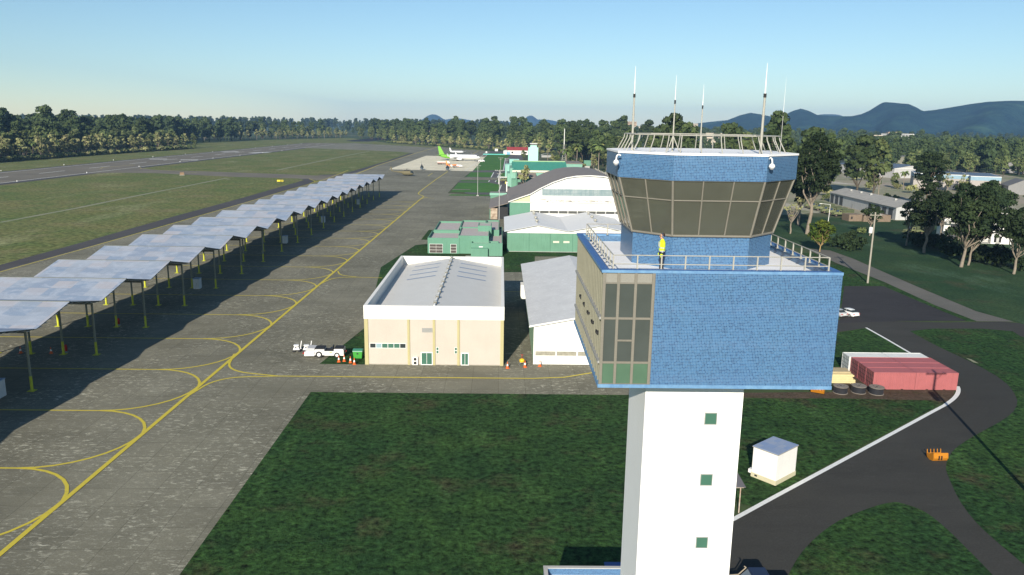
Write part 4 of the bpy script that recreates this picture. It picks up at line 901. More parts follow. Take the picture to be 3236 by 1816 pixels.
# ================================================================== green hangar with twin gables
def twin():
    Y0, Y1 = 222.4, 256.5; X0, xs_ = 2.1, [2.1, 10.9, 19.8, 28.7, 37.6]
    b = thing('twin_gable_hangar', 'green walled hangar under twin white gables with small roof vents', 'hangar', (19.8, 239, 0)); ox, oy = 19.8, 239
    zs = [6.2, 7.95, 6.25, 7.95, 6.2]
    GP = paint('green_panel_wall', (.13, .275, .185), .75, .3, .5, col2=(.10, .22, .14), streak=.4)
    one('wall', GP, lambda q: q.bx(xs_[0]-ox, xs_[-1]-ox, Y0-oy, Y1-oy, 0, 5.5), b)
    for ya in (Y0-.1-oy, Y1-.4-oy): one('gable', OFFW, lambda q: q.exy([(xs_[0]-ox, 5.5), (xs_[-1]-ox, 5.5)]+[(x-ox, z-.08) for x, z in zip(xs_[::-1], zs[::-1])], ya, ya+.4), b)
    def rf(q):
        e = [xs_[0]-.9]+xs_[1:-1]+[xs_[-1]+.9]; zz = [zs[0]-.18]+zs[1:-1]+[zs[-1]-.18]
        for i in range(4):
            q.add([(e[i]-ox, Y0-.8-oy, zz[i]), (e[i+1]-ox, Y0-.8-oy, zz[i+1]), (e[i+1]-ox, Y1+.6-oy, zz[i+1]), (e[i]-ox, Y1+.6-oy, zz[i]), (e[i]-ox, Y0-.8-oy, zz[i]-.1), (e[i+1]-ox, Y0-.8-oy, zz[i+1]-.1), (e[i+1]-ox, Y1+.6-oy, zz[i+1]-.1), (e[i]-ox, Y1+.6-oy, zz[i]-.1)],
                  [(0, 1, 2, 3), (7, 6, 5, 4), (0, 4, 5, 1), (3, 2, 6, 7)]+([(0, 3, 7, 4)] if i == 0 else [])+([(1, 5, 6, 2)] if i == 3 else []))
    r_ = one('roof', ROOFW, rf, b)
    for x, ys in ((10.9, (228, 236, 248, 252)), (28.7, (231, 240, 250))):
        for y in ys: one('roof_vent', STEEL, lambda q: q.lathe([(.25, 0), (.25, .35), (.5, .4), (.55, .7), (.35, .95), (.05, 1.)], (x-ox, y-oy, 7.9), 10), r_)
    for x in (8.5, 14.7, 21.2): one('panel_joint', paint('dark_joint', (.06, .16, .10), .8, .1, 1.), lambda q: q.bx(x-.05-ox, x+.05-ox, Y0-.03-oy, Y0-oy, 0, 5.5), b)
    for x in (15.5, 18.5): one('window', paint('cream_vent', (.62, .6, .46), .6, .1, 2.), lambda q: q.bx(x-ox, x+1.75-ox, Y0-.04-oy, Y0-oy, 2.7, 3.25), b)
    one('kerb', CONC, lambda q: q.bx(xs_[0]-ox, xs_[-1]-ox, Y0-.25-oy, Y0-.02-oy, 0, .12), b)
twin()
# ================================================================== arched hangar with its lean-to
def arched():
    Y0, Y1 = 268., 321.; xm, ym = 30.9, 294.5
    zB_ = [(400, 1180), (600, 1108), (820, 1035), (1000, 930), (1250, 810), (1500, 725), (1700, 692), (1950, 683)]
    half = []
    for x, y in zB_:
        P = np.array([(1540+x*.16601-1618)/F_PX, (440+y*.16601-908)/F_PX, 1.]); d = ROT.T@P; t = Y0/d[1]; half.append((float(d[0]*t)-xm, float(CAM_H+d[2]*t)))
    half[-1] = (0, half[-1][1]); prof = half+[(-x, z) for x, z in half[::-1][1:]]
    b = thing('arched_hangar', 'big hangar with swept brown arched roof and white front doors', 'hangar', (xm, ym, 0)); a0, a1 = Y0-ym, Y1-ym; L_ = half[0][0]
    fr = prof
    inn = [(x, z-.25) for x, z in prof]
    dx0 = half[2][0]
    GW = paint('gable_white', (.78, .77, .72), .75, .06, .25, streak=.06)
    one('gable_wall', GW, lambda q: q.exy([(dx0, 9.9), (-dx0, 9.9)]+inn[2:-2][::-1], a0+.8, a0+1.2), b)
    one('gable_wall', GW, lambda q: q.exy([(L_+.6, 0), (-L_-.6, 0)]+inn[1:-1][::-1], a1-1., a1-.6), b)
    one('cream_panel', paint('pale_lime_panel', (.58, .6, .34), .8, .12, .3), lambda q: [q.exy([(s_*(L_+.5), 9.9), (s_*dx0, 9.9), (s_*dx0, half[2][1]-.3), (s_*half[1][0], half[1][1]-.3), (s_*(L_+.5), half[0][1]-.2)][::s_], a0+.75, a0+1.15) for s_ in (1, -1)], b)
    for s_ in (1, -1): one('green_pillar', TEAL, lambda q: q.bx(min(s_*(L_+.5), s_*dx0), max(s_*(L_+.5), s_*dx0), a0+.6, a0+1.4, 0, 9.75), b)
    dr = one('hangar_door', paint('door_white', (.79, .78, .73), .7, .06, .3, streak=.10), lambda q: q.bx(dx0, -dx0, a0+.9, a0+1.3, 0, 9.6), b)
    one('lintel', OFFW, lambda q: q.bx(L_+.5, -L_-.5, a0+.6, a0+.9, 9.75, 9.95), b)
    k = NT('rust_stained_band'); o_ = k.coord('obj'); f_ = k.rr(k.noise(k.scale(o_, (.5, 1, 2.2)), .8, 6, .75, 1.), .49, .57); mt = k.out(k.mix(f_, (.7, .69, .62), (.16, .13, .11)), .8)
    one('stained_band', mt, lambda q: q.bx(dx0, -dx0, a0+.75, a0+.89, 10.0, 10.9), b)
    k = NT('faded_blue_glazing'); u_ = k.xyz(k.coord('uv')); o_ = k.coord('obj')
    c_ = k.mix(k.rr(k.noise(o_, .6, 5), .35, .68), (.2, .27, .28), (.31, .36, .355))
    gr = k.ma('MAXIMUM', k.ma('LESS_THAN', k.ma('FRACT', k.ma('DIVIDE', u_[0], 1.35)), .12), k.ma('LESS_THAN', k.ma('FRACT', k.ma('DIVIDE', u_[1], 1.0)), .12))
    mt2 = k.out(k.mix(k.ma('MULTIPLY', gr, .45), c_, (.13, .18, .19)), .4)
    one('window', mt2, lambda q: q.bx(dx0+4.1, -dx0-4.1, a0+.74, a0+.85, 12.25, 14.6), b)
    for i in range(13): one('window', paint('dirty_dark_glass', (.10, .10, .09), .5, .3, 2.) if i == 0 else bpy.data.materials['dirty_dark_glass'], lambda q: q.bx(dx0+.2+i*3.3, dx0+3.3+i*3.3, a0+.86, a0+.95, 6.05, 6.95), dr) if dx0+3.3+i*3.3 < -dx0 else None
    n = len(prof)
    rf = one('roof', ARCHR, lambda q: (q.add([(x, a0, z) for x, z in prof]+[(x, a1, z) for x, z in prof], [(i, i+1, n+i+1, n+i) for i in range(n-1)], 0, True), q.add([(x, a0+.1, z-.22) for x, z in prof]+[(x, a1-.1, z-.22) for x, z in prof], [(n+i, n+i+1, i+1, i) for i in range(n-1)])), b)
    one('verge', OFFW, lambda q: q.add([(x, a0, z) for x, z in prof]+[(x, a0, z-.32) for x, z in prof], [(n+i, n+i+1, i+1, i) for i in range(n-1)]).add([(L_, a0, half[0][1]), (L_, a1, half[0][1]), (L_, a1, half[0][1]-.4), (L_, a0, half[0][1]-.4)], [(0, 1, 2, 3)]), rf)
    for x0_ in (4, 5): 
        for j in range(11):
            y = a0+2.5+j*4.6; (xa, za), (xb, zb) = half[x0_], half[x0_+1]; s_ = -1 if x0_ == 4 else 1
            one('roof_vent', STEEL, lambda q: q.lathe([(.22, 0), (.22, .3), (.4, .35), (.1, .6)], (s_*-1*(xa*.8+xb*.2)*(-1 if s_ < 0 else 1), y, za*.8+zb*.2), 8), rf)
    # lean-to on the left flank
    X = L_; y0, y1 = 316.5-ym, 350-ym
    y0 = 300-ym; y1 = 340-ym
    one('lean_to_roof', ARCHR, lambda q: q.add([(X+.3, y0, 6.4), (X+.3, y1, 6.4), (X-7.2, y1, 4.2), (X-7.2, y0, 4.2), (X+.3, y0, 6.2), (X+.3, y1, 6.2), (X-7.2, y1, 4.0), (X-7.2, y0, 4.0)], [(0, 1, 2, 3), (7, 6, 5, 4), (0, 3, 7, 4), (3, 2, 6, 7)]), b)
    one('lean_to_wall', TEAL, lambda q: q.bx(X-6.9, X-6.6, y0+.3, y1-.3, 0, 4.1).bx(X-6.6, X+.2, y1-.6, y1-.3, 0, 4.4), b)
    one('lean_to_front', paint('rusty_cream', (.46, .38, .29), .8, .5, .9, col2=(.16, .09, .05)), lambda q: q.bx(X-6.6, X-3.9, y0+.4, y0+.7, 0, 4.2), b)
    one('lean_to_opening', DARK, lambda q: q.bx(X-3.9, X+.2, y0+.5, y0+.7, 0, 4.7), b)
    one('canopy_roof', ARCHR, lambda q: q.bx(X-7.4, X, y1+.2, y1+9, 6.4, 6.6), b); one('canopy_edge', MINT, lambda q: q.bx(X-7.5, X, y1-.1, y1+.2, 5.6, 6.7), b); one('canopy_wall', TEAL, lambda q: q.bx(X-7.2, X-.1, y1+.3, y1+8.8, 0, 6.4), b)
    one('vent_pipe', OFFW, lambda q: q.cyl((X-.2, a1-1, 9), (X-.2, a1-1, 12.6), .25).cyl((X-.2, a1-1, 12.6), (X-.2, a1-1, 13), .5), b)
arched()
# ================================================================== terminal and far apron
zB = lambda x, y: (1540+x*.16601, 440+y*.16601)
def terminal():
    Y = 455.; ox, oy = 25., 480.
    b = thing('terminal_building', 'pale green terminal with dark green sloping roof behind the arched hangar', 'terminal', (ox, oy, 0))
    xl, zt = at(*zB(490, 415), Y+12); xr, _ = at(*zB(1480, 430), Y+12); _, zb = at(*zB(490, 585), Y); _, zc = at(*zB(490, 622), Y)
    one('wall', MINT, lambda q: q.bx(xl-ox, xr-ox, Y-oy+.5, Y-oy+38, 0, zb-.4), b)
    one('roof', TEALD, lambda q: q.add([(xl-.5-ox, Y-oy, zb), (xr+.5-ox, Y-oy, zb), (xr+.5-ox, Y+12-oy, zt), (xl-.5-ox, Y+12-oy, zt), (xl-.5-ox, Y+38-oy, zb+2), (xr+.5-ox, Y+38-oy, zb+2)], [(0, 1, 2, 3), (3, 2, 5, 4), (0, 3, 4), (1, 5, 2)]), b)
    one('ridge', paint('lime_ridge', (.4, .6, .3), .7, .1, 1.), lambda q: q.bx(xl-ox, xr-ox, Y+11.8-oy, Y+12.6-oy, zt, zt+.35), b)
    one('eaves_band', paint('cream_band', (.7, .64, .5), .7, .1, 1.), lambda q: q.bx(xl-.5-ox, xr+.5-ox, Y-oy-.05, Y-oy+.4, zc, zb), b)
    x0, _ = at(*zB(560, 700), Y); x1, _ = at(*zB(920, 700), Y)
    one('porch_roof', ARCHR, lambda q: q.add([(x0-ox, Y-8-oy, 6.6), (x1-ox, Y-8-oy, 6.6), (x1-ox, Y-oy, 8.6), (x0-ox, Y-oy, 8.6)], [(0, 1, 2, 3)]).bx(x0-.3-ox, x1-ox, Y-8.2-oy, Y-8-oy, 6.2, 6.65), b)
    one('porch_wall', TEAL, lambda q: q.bx(x0-3-ox, x1-ox, Y-7-oy, Y-oy+.4, 0, 5.2).bx(x0-.6-ox, x0-ox, Y-8-oy, Y-oy, 0, 9.4), b)
    one('porch_opening', DARK, lambda q: q.bx(x0+.5-ox, x0+4-ox, Y-7.05-oy, Y-6.9-oy, 1.2, 3.6), b)
    # side wing toward the apron
    xa, za = at(*zB(430, 480), Y+14)
    one('side_wing', MINT, lambda q: q.bx(xa-ox, xl-ox+.2, Y+2-oy, Y+36-oy, 0, 11.).bx(xa-1.5-ox, xa-ox, Y+8-oy, Y+30-oy, 0, 7.6), b)
    one('wing_window', GLASSG, lambda q: [q.bx(xa-1.56-ox, xa-1.5-ox, Y+10+5*i-oy, Y+13+5*i-oy, 3, 6) for i in range(4)], b)
    one('canopy', OFFW, lambda q: q.bx(xa-7-ox, xa-1.5-ox, Y+22-oy, Y+26-oy, 4.2, 4.5).bx(xa-6.8-ox, xa-6.5-ox, Y+23-oy, Y+23.3-oy, 0, 4.2), b)
    # old tower on the roof
    Yt = 478.; ta, tz = at(*zB(785, 152), Yt); tc, _ = at(*zB(970, 152), Yt); tca, zca = at(*zB(822, 120), Yt); tcb, zcb = at(*zB(945, 75), Yt)
    tw_ = one('old_tower', paint('pale_mint', (.42, .74, .60), .8, .08, .4, streak=.08), lambda q: q.bx(ta-ox, tc-ox, Yt-oy, Yt-oy+7, 0, tz).bx(tca-ox, tcb-ox, Yt-oy+.6, Yt-oy+6, tz, zca+.2).bx(ta-ox-5.5, ta-ox, Yt-oy+.2, Yt-oy+5, 0, tz-9.6), b)
    one('tower_cab', paint('grey_cab', (.16, .17, .16), .4, .2, 1.), lambda q: q.bx(tca-ox+.1, tcb-ox-.1, Yt-oy+.8, Yt-oy+5.6, zca+.2, zcb-.3), tw_)
    one('cab_roof', OFFW, lambda q: q.bx(tca-ox-.3, tcb-ox+.3, Yt-oy+.3, Yt-oy+6.2, zcb-.3, zcb), tw_)
    # rear hall roofs
    one('rear_roof', ARCHR, lambda q: q.bx(-16, 30, 40, 75, 11., 11.4), b); one('rear_wall', MINT, lambda q: q.bx(-15.5, 29.5, 40.5, 74.5, 0, 11.), b)
    one('rear_pavilion', paint('teal_pavilion', (.25, .5, .42), .7, .1, 1.), lambda q: q.bx(-22, -10, 60, 72, 0, 9).bx(-19, -12, 74, 80, 0, 12), b)
terminal()
def simple_building(name, label, cat, c, rz, sx, sy, h, wallm, roofm, ridge=0., over=.5, group=None, extras=None):
    b = thing(name, label, cat, (c[0], c[1], 0), rz, group)
    one('wall', wallm, lambda q: q.bx(-sx/2, sx/2, -sy/2, sy/2, 0, h) if not ridge else q.exx([(-sy/2, 0), (sy/2, 0), (sy/2, h), (0, h+ridge-.05), (-sy/2, h)], -sx/2, sx/2), b)
    if ridge:
        one('roof', roofm, lambda q: [q.add([(-sx/2-over, s_*(sy/2+over), h-over*ridge/(sy/2)+.06), (sx/2+over, s_*(sy/2+over), h-over*ridge/(sy/2)+.06), (sx/2+over, 0, h+ridge+.06), (-sx/2-over, 0, h+ridge+.06)], [(0, 1, 2, 3) if s_ < 0 else (3, 2, 1, 0)]) for s_ in (-1, 1)], b)
    else: one('roof', roofm, lambda q: q.bx(-sx/2-over, sx/2+over, -sy/2-over, sy/2+over, h, h+.35), b)
    if extras: extras(b)
    return b
def wins(b, n, x0, x1, y, z0, z1, wd, m_=GLASS, side=-1):
    for i in range(n):
        x = x0+(x1-x0)*(i+.5)/n; one('window', m_, lambda q: q.bx(x-wd/2, x+wd/2, y-.06, y+.06, z0, z1), b)
p = zB(590, 290); a = g(*p)
REDR = corrug('red_roof', (.36, .055, .05), .5, 'u', .6, .2)
def rx_(b): wins(b, 4, -10, 12, -9.05, 1.5, 3.6, 2.2); one('wing', OFFW, lambda q: q.bx(-18, -13, -9, 9, 0, 4.4).bx(-4, 8, -13, -9, 0, 3.), b); one('blue_door', paint('sky_blue', (.2, .42, .66), .6, .1, 1.), lambda q: q.bx(-14, -10, -9.1, -9, 0, 3), b)
simple_building('red_roofed_hall', 'long white hall with red roof at the forest edge behind the terminal', 'hall', (21, 958), .0, 27, 18, 5.2, OFFW, REDR, 3.6, extras=rx_)
a = g(*zB(1128, 345)); 
t = thing('vaulted_shelter', 'white barrel roofed shelter right of the old mint tower', 'shelter', (a[0], a[1]+4, 0))
one('roof', OFFW, lambda q: q.add([(6*math.cos(math.pi*i/8)*1., s_, 2.4+1.6*math.sin(math.pi*i/8)) for s_ in (-4, 4) for i in range(9)], [(i, i+1, 10+i, 9+i) for i in range(8)], 0, True), t); one('wall', GREYM, lambda q: q.bx(-5.6, 5.6, -3, 3.5, 0, 2.5), t)
a = g(*zB(1897, 556)); t = thing('water_tower', 'green boxy tank on a pale block above the arched roof', 'water tank', (a[0], a[1], 0))
one('base', CONC, lambda q: q.bx(-2.1, 2.1, -2, 2, 0, 2.6), t); one('tank', TEAL, lambda q: q.bx(-2.9, 2.9, -2.6, 2.6, 2.6, 7.), t)
# lattice mast
a = g(*zB(1452, 500)); t = thing('lattice_mast', 'thin lattice radio mast with white top section beyond the terminal', 'mast', (a[0], a[1], 0))
def lat(q):
    H_ = 19.
    for s_ in ((-1, -1), (1, -1), (1, 1), (-1, 1)): q.cyl((s_[0]*2., s_[1]*2., 0), (s_[0]*.45, s_[1]*.45, H_), .16, n=5)
    for i in range(9):
        z0, z1 = H_*i/9, H_*(i+1)/9; w0, w1 = 2-1.55*i/9, 2-1.55*(i+1)/9
        q.cyl((-w0, -w0, z0), (w1, -w1, z1), .1, n=4); q.cyl((w0, -w0, z0), (-w1, -w1, z1), .1, n=4); q.cyl((-w0, -w0, z0), (-w1, w1, z1), .1, n=4); q.cyl((w0, -w0, z0), (w1, w1, z1), .1, n=4)
one('lattice', STEEL, lat, t); one('top_section', OFFW, lambda q: q.cyl((0, 0, 19), (0, 0, 33), .42, .3, 8), t)
# apron floodlight masts
def mast(px, h, label, heads=2):
    t = thing('light_mast', label, 'light mast', (px[0], px[1], 0), group='tall apron light masts')
    one('pole', paint('mast_grey', (.42, .41, .38), .5, .1, 1.) if 'mast_grey' not in bpy.data.materials else bpy.data.materials['mast_grey'], lambda q: q.cyl((0, 0, 0), (0, 0, h), .15, .09, 8), t)
    one('crossarm', STEEL, lambda q: q.bx(-1.3, 1.3, -.05, .05, h-.45, h-.33).bx(-.9, .9, -.05, .05, h-1.4, h-1.3), t)
    for x in (-1.4, -.8, .8, 1.4)[::1 if heads > 1 else 3]: one('lamp_head', GREYM, lambda q: q.bx(x-.2, x+.2, -.3, .1, h-.33, h-.12), t)
    one('base', CONC, lambda q: q.bx(-.6, .6, -.6, .6, 0, .35), t)
mast(gC(1790, 1378), 15.6, 'light mast standing on the lawn strip, nearest the apron')
mast(gC(2208, 1100), 15., 'slim light mast beside the parked army lorry, left of its neighbour'); mast(gC(2320, 1078), 14., 'light mast with dark collar just right of its neighbour by the terminal')
mast((-.4, 259.6), 21.5, 'tall light mast in front of the lean-to, behind the green office'); mast(gC(1786, 930), 6., 'short mast at the edge of the pale apron') if 0 else None
# ------------------------------------------------------------------ aircraft
ACW = paint('aircraft_white', (.80, .80, .79), .3, .04, .3, spec=.5); ACG = paint('tail_green', (.16, .42, .03), .35, .05, .3, spec=.5); ACD = paint('belly_grey', (.24, .25, .28), .4, .1, .5)
def circ(x, r, zc, n=16, ry=None): return [(x, (ry or r)*math.cos(2*math.pi*i/n), zc+r*math.sin(2*math.pi*i/n)) for i in range(n)]
def plane(name, label, cat, pos, rz, L, fr, tailm, bodym, span, swept=True, jets=True, tail_h=None, wl=True):
    t = thing(name, label, cat, (pos[0], pos[1], 0), rz); zc = fr*1.9; s_ = L/40.
    prof = [(-.5, .05, .55), (-.47, .25, .45), (-.40, .55, .22), (-.30, .85, .06), (-.2, 1., 0), (.3, 1., 0), (.38, .97, -.02), (.43, .82, -.08), (.47, .55, -.18), (.492, .28, -.26), (.5, .05, -.3)]
    fu = MB(); fu.loft([circ(x*L, max(r*fr, .04), zc+dz*fr) for x, r, dz in prof if x <= -.2+1e-6], 1); fu.loft([circ(x*L, max(r*fr, .04), zc+dz*fr) for x, r, dz in prof if x >= -.2-1e-6], 0)
    f_ = fu.build('fuselage', [bodym, tailm], t)
    def wing(q, y1, x0, c0, x1, c1, z0, z1, th, sgn=1):
        q.add([(x0, 0, z0), (x0-c0, 0, z0), (x1-c1, sgn*y1, z1), (x1, sgn*y1, z1), (x0-.2*c0, 0, z0+th), (x0-c0, 0, z0+.1*th), (x1-c1, sgn*y1, z1+.05), (x1-.2*c1, sgn*y1, z1+.3*th)], [(0, 1, 2, 3), (4, 7, 6, 5), (0, 3, 7, 4), (1, 5, 6, 2), (2, 6, 7, 3)])
    for sg in (-1, 1):
        w_ = one('wing', ACW, lambda q: wing(q, span/2, .06*L, .16*L, (-.12 if swept else .03)*L, .045*L, zc-.5*fr, zc+.25*fr, .25*fr, sg), t)
        if wl: one('winglet', ACW, lambda q: q.add([(-.115*L, sg*span/2, zc+.25*fr), (-.16*L, sg*span/2, zc+.25*fr), (-.185*L, sg*(span/2+.6*s_), zc+1.6*fr), (-.16*L, sg*(span/2+.6*s_), zc+1.6*fr)], [(0, 1, 2, 3), (3, 2, 1, 0)]), w_)
        one('tailplane', tailm, lambda q: wing(q, span*.19, -.40*L, .09*L, -.455*L, .035*L, zc+.45*fr, zc+.7*fr, .12*fr, sg), t)
        if jets:
            e = one('engine', ACW, lambda q: q.loft([[(x, sg*span*.16+r*math.cos(2*math.pi*i/12), zc-.95*fr+r*math.sin(2*math.pi*i/12)) for i in range(12)] for x, r in ((.10*L, .42*fr), (.09*L, .5*fr), (.05*L, .52*fr), (.005*L, .36*fr), (-.02*L, .22*fr))]), t)
            one('intake', DARK, lambda q: q.cyl((.1005*L, sg*span*.16, zc-.95*fr), (.101*L, sg*span*.16, zc-.95*fr), .36*fr, n=12), e)
        one('main_wheel', TYRE, lambda q: q.cyl((-.03*L, sg*1.4*fr-.25*fr, .28*fr), (-.03*L, sg*1.4*fr+.25*fr, .28*fr), .28*fr, n=10).cyl((-.03*L, sg*1.4*fr, .28*fr), (-.03*L, sg*1.1*fr, zc-.5*fr), .08*fr, n=6), t)
    one('nose_wheel', TYRE, lambda q: q.cyl((.38*L, -.15*fr, .2*fr), (.38*L, .15*fr, .2*fr), .2*fr, n=10).cyl((.38*L, 0, .2*fr), (.38*L, 0, zc-.8*fr), .07*fr, n=6), t)
    th = tail_h or .17*L
    one('tail_fin', tailm, lambda q: q.add([(-.33*L, -.1, zc+.9*fr), (-.455*L, -.1, zc+.75*fr), (-.49*L, -.06, zc+fr+th), (-.435*L, -.06, zc+fr+th), (-.33*L, .1, zc+.9*fr), (-.455*L, .1, zc+.75*fr), (-.49*L, .06, zc+fr+th), (-.435*L, .06, zc+fr+th)], [(3, 2, 1, 0), (4, 5, 6, 7), (0, 4, 7, 3), (1, 2, 6, 5), (3, 7, 6, 2)]), t)
    for sg in (-1, 1):
        one('window_row', GLASS, lambda q: [q.add([(x*L, sg*(fr*1.005), zc+.18*fr), (x*L+.3*s_, sg*(fr*1.005), zc+.18*fr), (x*L+.3*s_, sg*fr*.99, zc+.18*fr+.4*s_), (x*L, sg*fr*.99, zc+.18*fr+.4*s_)], [(0, 1, 2, 3) if sg < 0 else (3, 2, 1, 0)]) for x in np.linspace(-.28, .36, 34)], t)
    one('cockpit_window', GLASS, lambda q: q.loft([circ(.435*L, .80*fr, zc+.02*fr)[1:8], circ(.455*L, .68*fr, zc-.03*fr)[1:8]], 0, False, False), t)
    return t
ap = ((gC(1020, 740)[0]+gC(1800, 740)[0])/2+1.5, 771.)
A_ = plane('airliner', 'white twin jet airliner with green tail on the pale apron', 'airliner', ap, rad(-9), 43., 2.15, ACG, ACW, 36., tail_h=7.6)
j = gC(1400, 606); plane('business_jet', 'small all white jet parked behind the airliner', 'jet', j, rad(-4), 17.5, 1.15, ACW, ACW, 15., jets=False, tail_h=3.6, wl=False)
ORW = paint('orange_white', (.82, .25, .05), .4, .1, .8)
pr = gC(1360, 862)
t = plane('propeller_plane', 'white and orange propeller plane in front of the fuel lorry', 'plane', pr, rad(-6), 14.6, .85, ORW, ACW, 17., swept=False, jets=False, tail_h=3., wl=False)
one('stripe', paint('orange_red_stripe', (.75, .14, .03), .4, .1, 2.), lambda q: [q.add([(-6.2, sg*.62, 1.55), (4.5, sg*.86, 1.15), (4.5, sg*.86, 1.45), (-2, sg*.87, 1.65)], [(0, 1, 2, 3) if sg < 0 else (3, 2, 1, 0)]) for sg in (-1, 1)], t)
for sg in (-1, 1): one('engine', ORW, lambda q: q.loft([[(x, sg*2.6+r*math.cos(i*math.pi/4), 2.3+r*math.sin(i*math.pi/4)) for i in range(8)] for x, r in ((2.2, .2), (1.8, .38), (-.5, .4), (-1.8, .15))]), t)
for nm, lb, px, L, mt, rz in (('light_plane', 'grey light plane nose towards the camera at the forest edge', gC(1515, 582), 8.5, paint('plane_grey', (.3, .3, .29), .5, .1, 1.), rad(-60)), ('light_plane', 'dark grey light plane behind the airliner nose', gC(1735, 642), 9., paint('plane_dark', (.16, .16, .17), .5, .1, 1.), rad(10))):
    plane(nm, lb, 'plane', px, rz, L, .62, mt, mt, 10., swept=False, jets=False, tail_h=1.5, wl=False)
# helicopters
def heli(label, pos, rz, mt, L, army=False):
    t = thing('helicopter', label, 'helicopter', (pos[0], pos[1], 0), rz); r = .105*L if army else 1.55
    zc = r*1.25
    one('cabin', mt, lambda q: q.loft([circ(x, rr_, zc+dz, 12, ry) for x, rr_, ry, dz in ((.30*L, .06, .06, -.35*r), (.27*L, .5*r, .5*r, -.2*r), (.2*L, .85*r, .8*r, -.05*r), (.1*L, r, .9*r, 0), (-.12*L, r*.95, .85*r, 0), (-.24*L, .5*r, .45*r, .25*r), (-.5*L, .2*r, .2*r, .5*r), (-.66*L, .12*r, .12*r, .7*r))]), t)
    one('canopy_glass', GLASS, lambda q: q.loft([circ(x, rr_, zc+dz, 12, ry) for x, rr_, ry, dz in ((.285*L, .36*r, .4*r, -.02*r), (.25*L, .66*r, .64*r, .1*r), (.17*L, .9*r, .84*r, .08*r))]), t)
    one('tail_fin', mt, lambda q: q.exy([(-.62*L, zc+.6*r), (-.67*L, zc+.6*r), (-.74*L, zc+2.3*r), (-.68*L, zc+2.3*r)], -.06, .06), t)
    one('rotor_mast', DARK, lambda q: q.cyl((0, 0, zc+.9*r), (0, 0, zc+1.7*r), .15*r, n=8).bx(-.12*L, .1*L, -.35*r, .35*r, zc+.8*r, zc+1.25*r), t)
    for i in range(4 if army else 2):
        a_ = i*math.pi/2*(1 if army else 2)+.5; one('rotor_blade', DARK, lambda q: q.add([(.1*c_-.16*d_, .1*d_+.16*c_, zc+1.7*r) for c_, d_ in ((math.cos(a_), math.sin(a_)),)]+[(.1*math.cos(a_)+.16*math.sin(a_), .1*math.sin(a_)-.16*math.cos(a_), zc+1.7*r), (.46*L*math.cos(a_)+.16*math.sin(a_), .46*L*math.sin(a_)-.16*math.cos(a_), zc+1.55*r), (.46*L*math.cos(a_)-.16*math.sin(a_), .46*L*math.sin(a_)+.16*math.cos(a_), zc+1.55*r)], [(0, 1, 2, 3), (3, 2, 1, 0)]), t)
    for sg in (-1, 1): one('skid' if not army else 'wheel', DARK, lambda q: q.cyl((-.15*L, sg*r*.9, .1), (.2*L, sg*r*.9, .1), .07).cyl((.1*L, sg*r*.9, .1), (.1*L, sg*r*.5, zc-.7*r), .06).cyl((-.08*L, sg*r*.9, .1), (-.08*L, sg*r*.5, zc-.7*r), .06) if not army else q.cyl((.08*L, sg*r-.15, .4), (.08*L, sg*r+.15, .4), .4, n=10), t)
    one('tail_rotor', DARK, lambda q: q.bx(-.70*L-.08, -.70*L+.08, .12, .16, zc+1.4*r, zc+3.1*r), t)
heli('olive brown army helicopter side on in front of the pale apron', ((gC(240, 1012)[0]+gC(680, 1012)[0])/2+1.5, 541.5), rad(-4), paint('army_brown', (.15, .13, .07), .7, .2, .8, col2=(.10, .09, .05)), 16., True)
HB = paint('heli_blue_grey', (.13, .17, .22), .35, .15, 1.)
heli('left blue grey helicopter nose on at the pale apron edge', gC(770, 905), rad(-82), HB, 9.5); heli('right blue grey helicopter nose on above the yellow taxi line', gC(1240, 915), rad(-95), HB, 9.5)
# vehicles on the apron
def wheel_set(t, xs_, y, r, w_=.3):
    for x in xs_:
        for sg in (-1, 1): one('wheel', TYRE, lambda q: q.cyl((x, sg*y-w_/2, r), (x, sg*y+w_/2, r), r, n=12), t)
a = gC(1165, 806); t = thing('fuel_lorry', 'white and brown fuel lorry behind the propeller plane', 'lorry', (a[0], a[1], 0), rad(3))
one('tank', paint('tank_white', (.72, .68, .62), .4, .1, 1.), lambda q: q.loft([[(x, 1.15*math.cos(i*math.pi/6), 2.1+.95*math.sin(i*math.pi/6)) for i in range(12)] for x in (-5.4, 2.4)]), t)
one('chassis', paint('chassis_brown', (.2, .09, .05), .6, .2, 1.), lambda q: q.bx(-5.4, 5.4, -1.1, 1.1, .7, 1.25), t); one('cab', OFFW, lambda q: q.exy([(3., 1.2), (5.5, 1.2), (5.5, 2.1), (4.9, 3.1), (3., 3.1)], -1.2, 1.2), t); one('windscreen', GLASS, lambda q: q.add([(5.52, -1.1, 2.15), (5.52, 1.1, 2.15), (4.95, 1.05, 3.), (4.95, -1.05, 3.)], [(0, 1, 2, 3)]), t)
one('stripe', REDP, lambda q: q.bx(-5.3, 2.3, -1.17, -1.1, 2.0, 2.3), t); wheel_set(t, (-4.6, -3.3, -2., 4.2), .95, .5)
a = gC(1860, 758); t = thing('baggage_tug', 'white tug with tow bar under the airliner nose', 'tug', (a[0], a[1], 0), rad(-10))
one('body', TUGW, lambda q: q.exy([(-3, .4), (3.2, .4), (3.2, 1.2), (1.6, 2.2), (-1, 2.3), (-2, 1.4), (-3, 1.2)], -1.2, 1.2), t); one('window', GLASS, lambda q: q.bx(-.8, 1.2, -1.22, -1.2, 1.5, 2.1), t); one('tow_bar', DARK, lambda q: q.bx(-6.5, -3, -.1, .1, .5, .7).bx(-4.6, -4., -.6, .6, .3, 1.4), t); wheel_set(t, (-1.8, 2.), 1.05, .48)
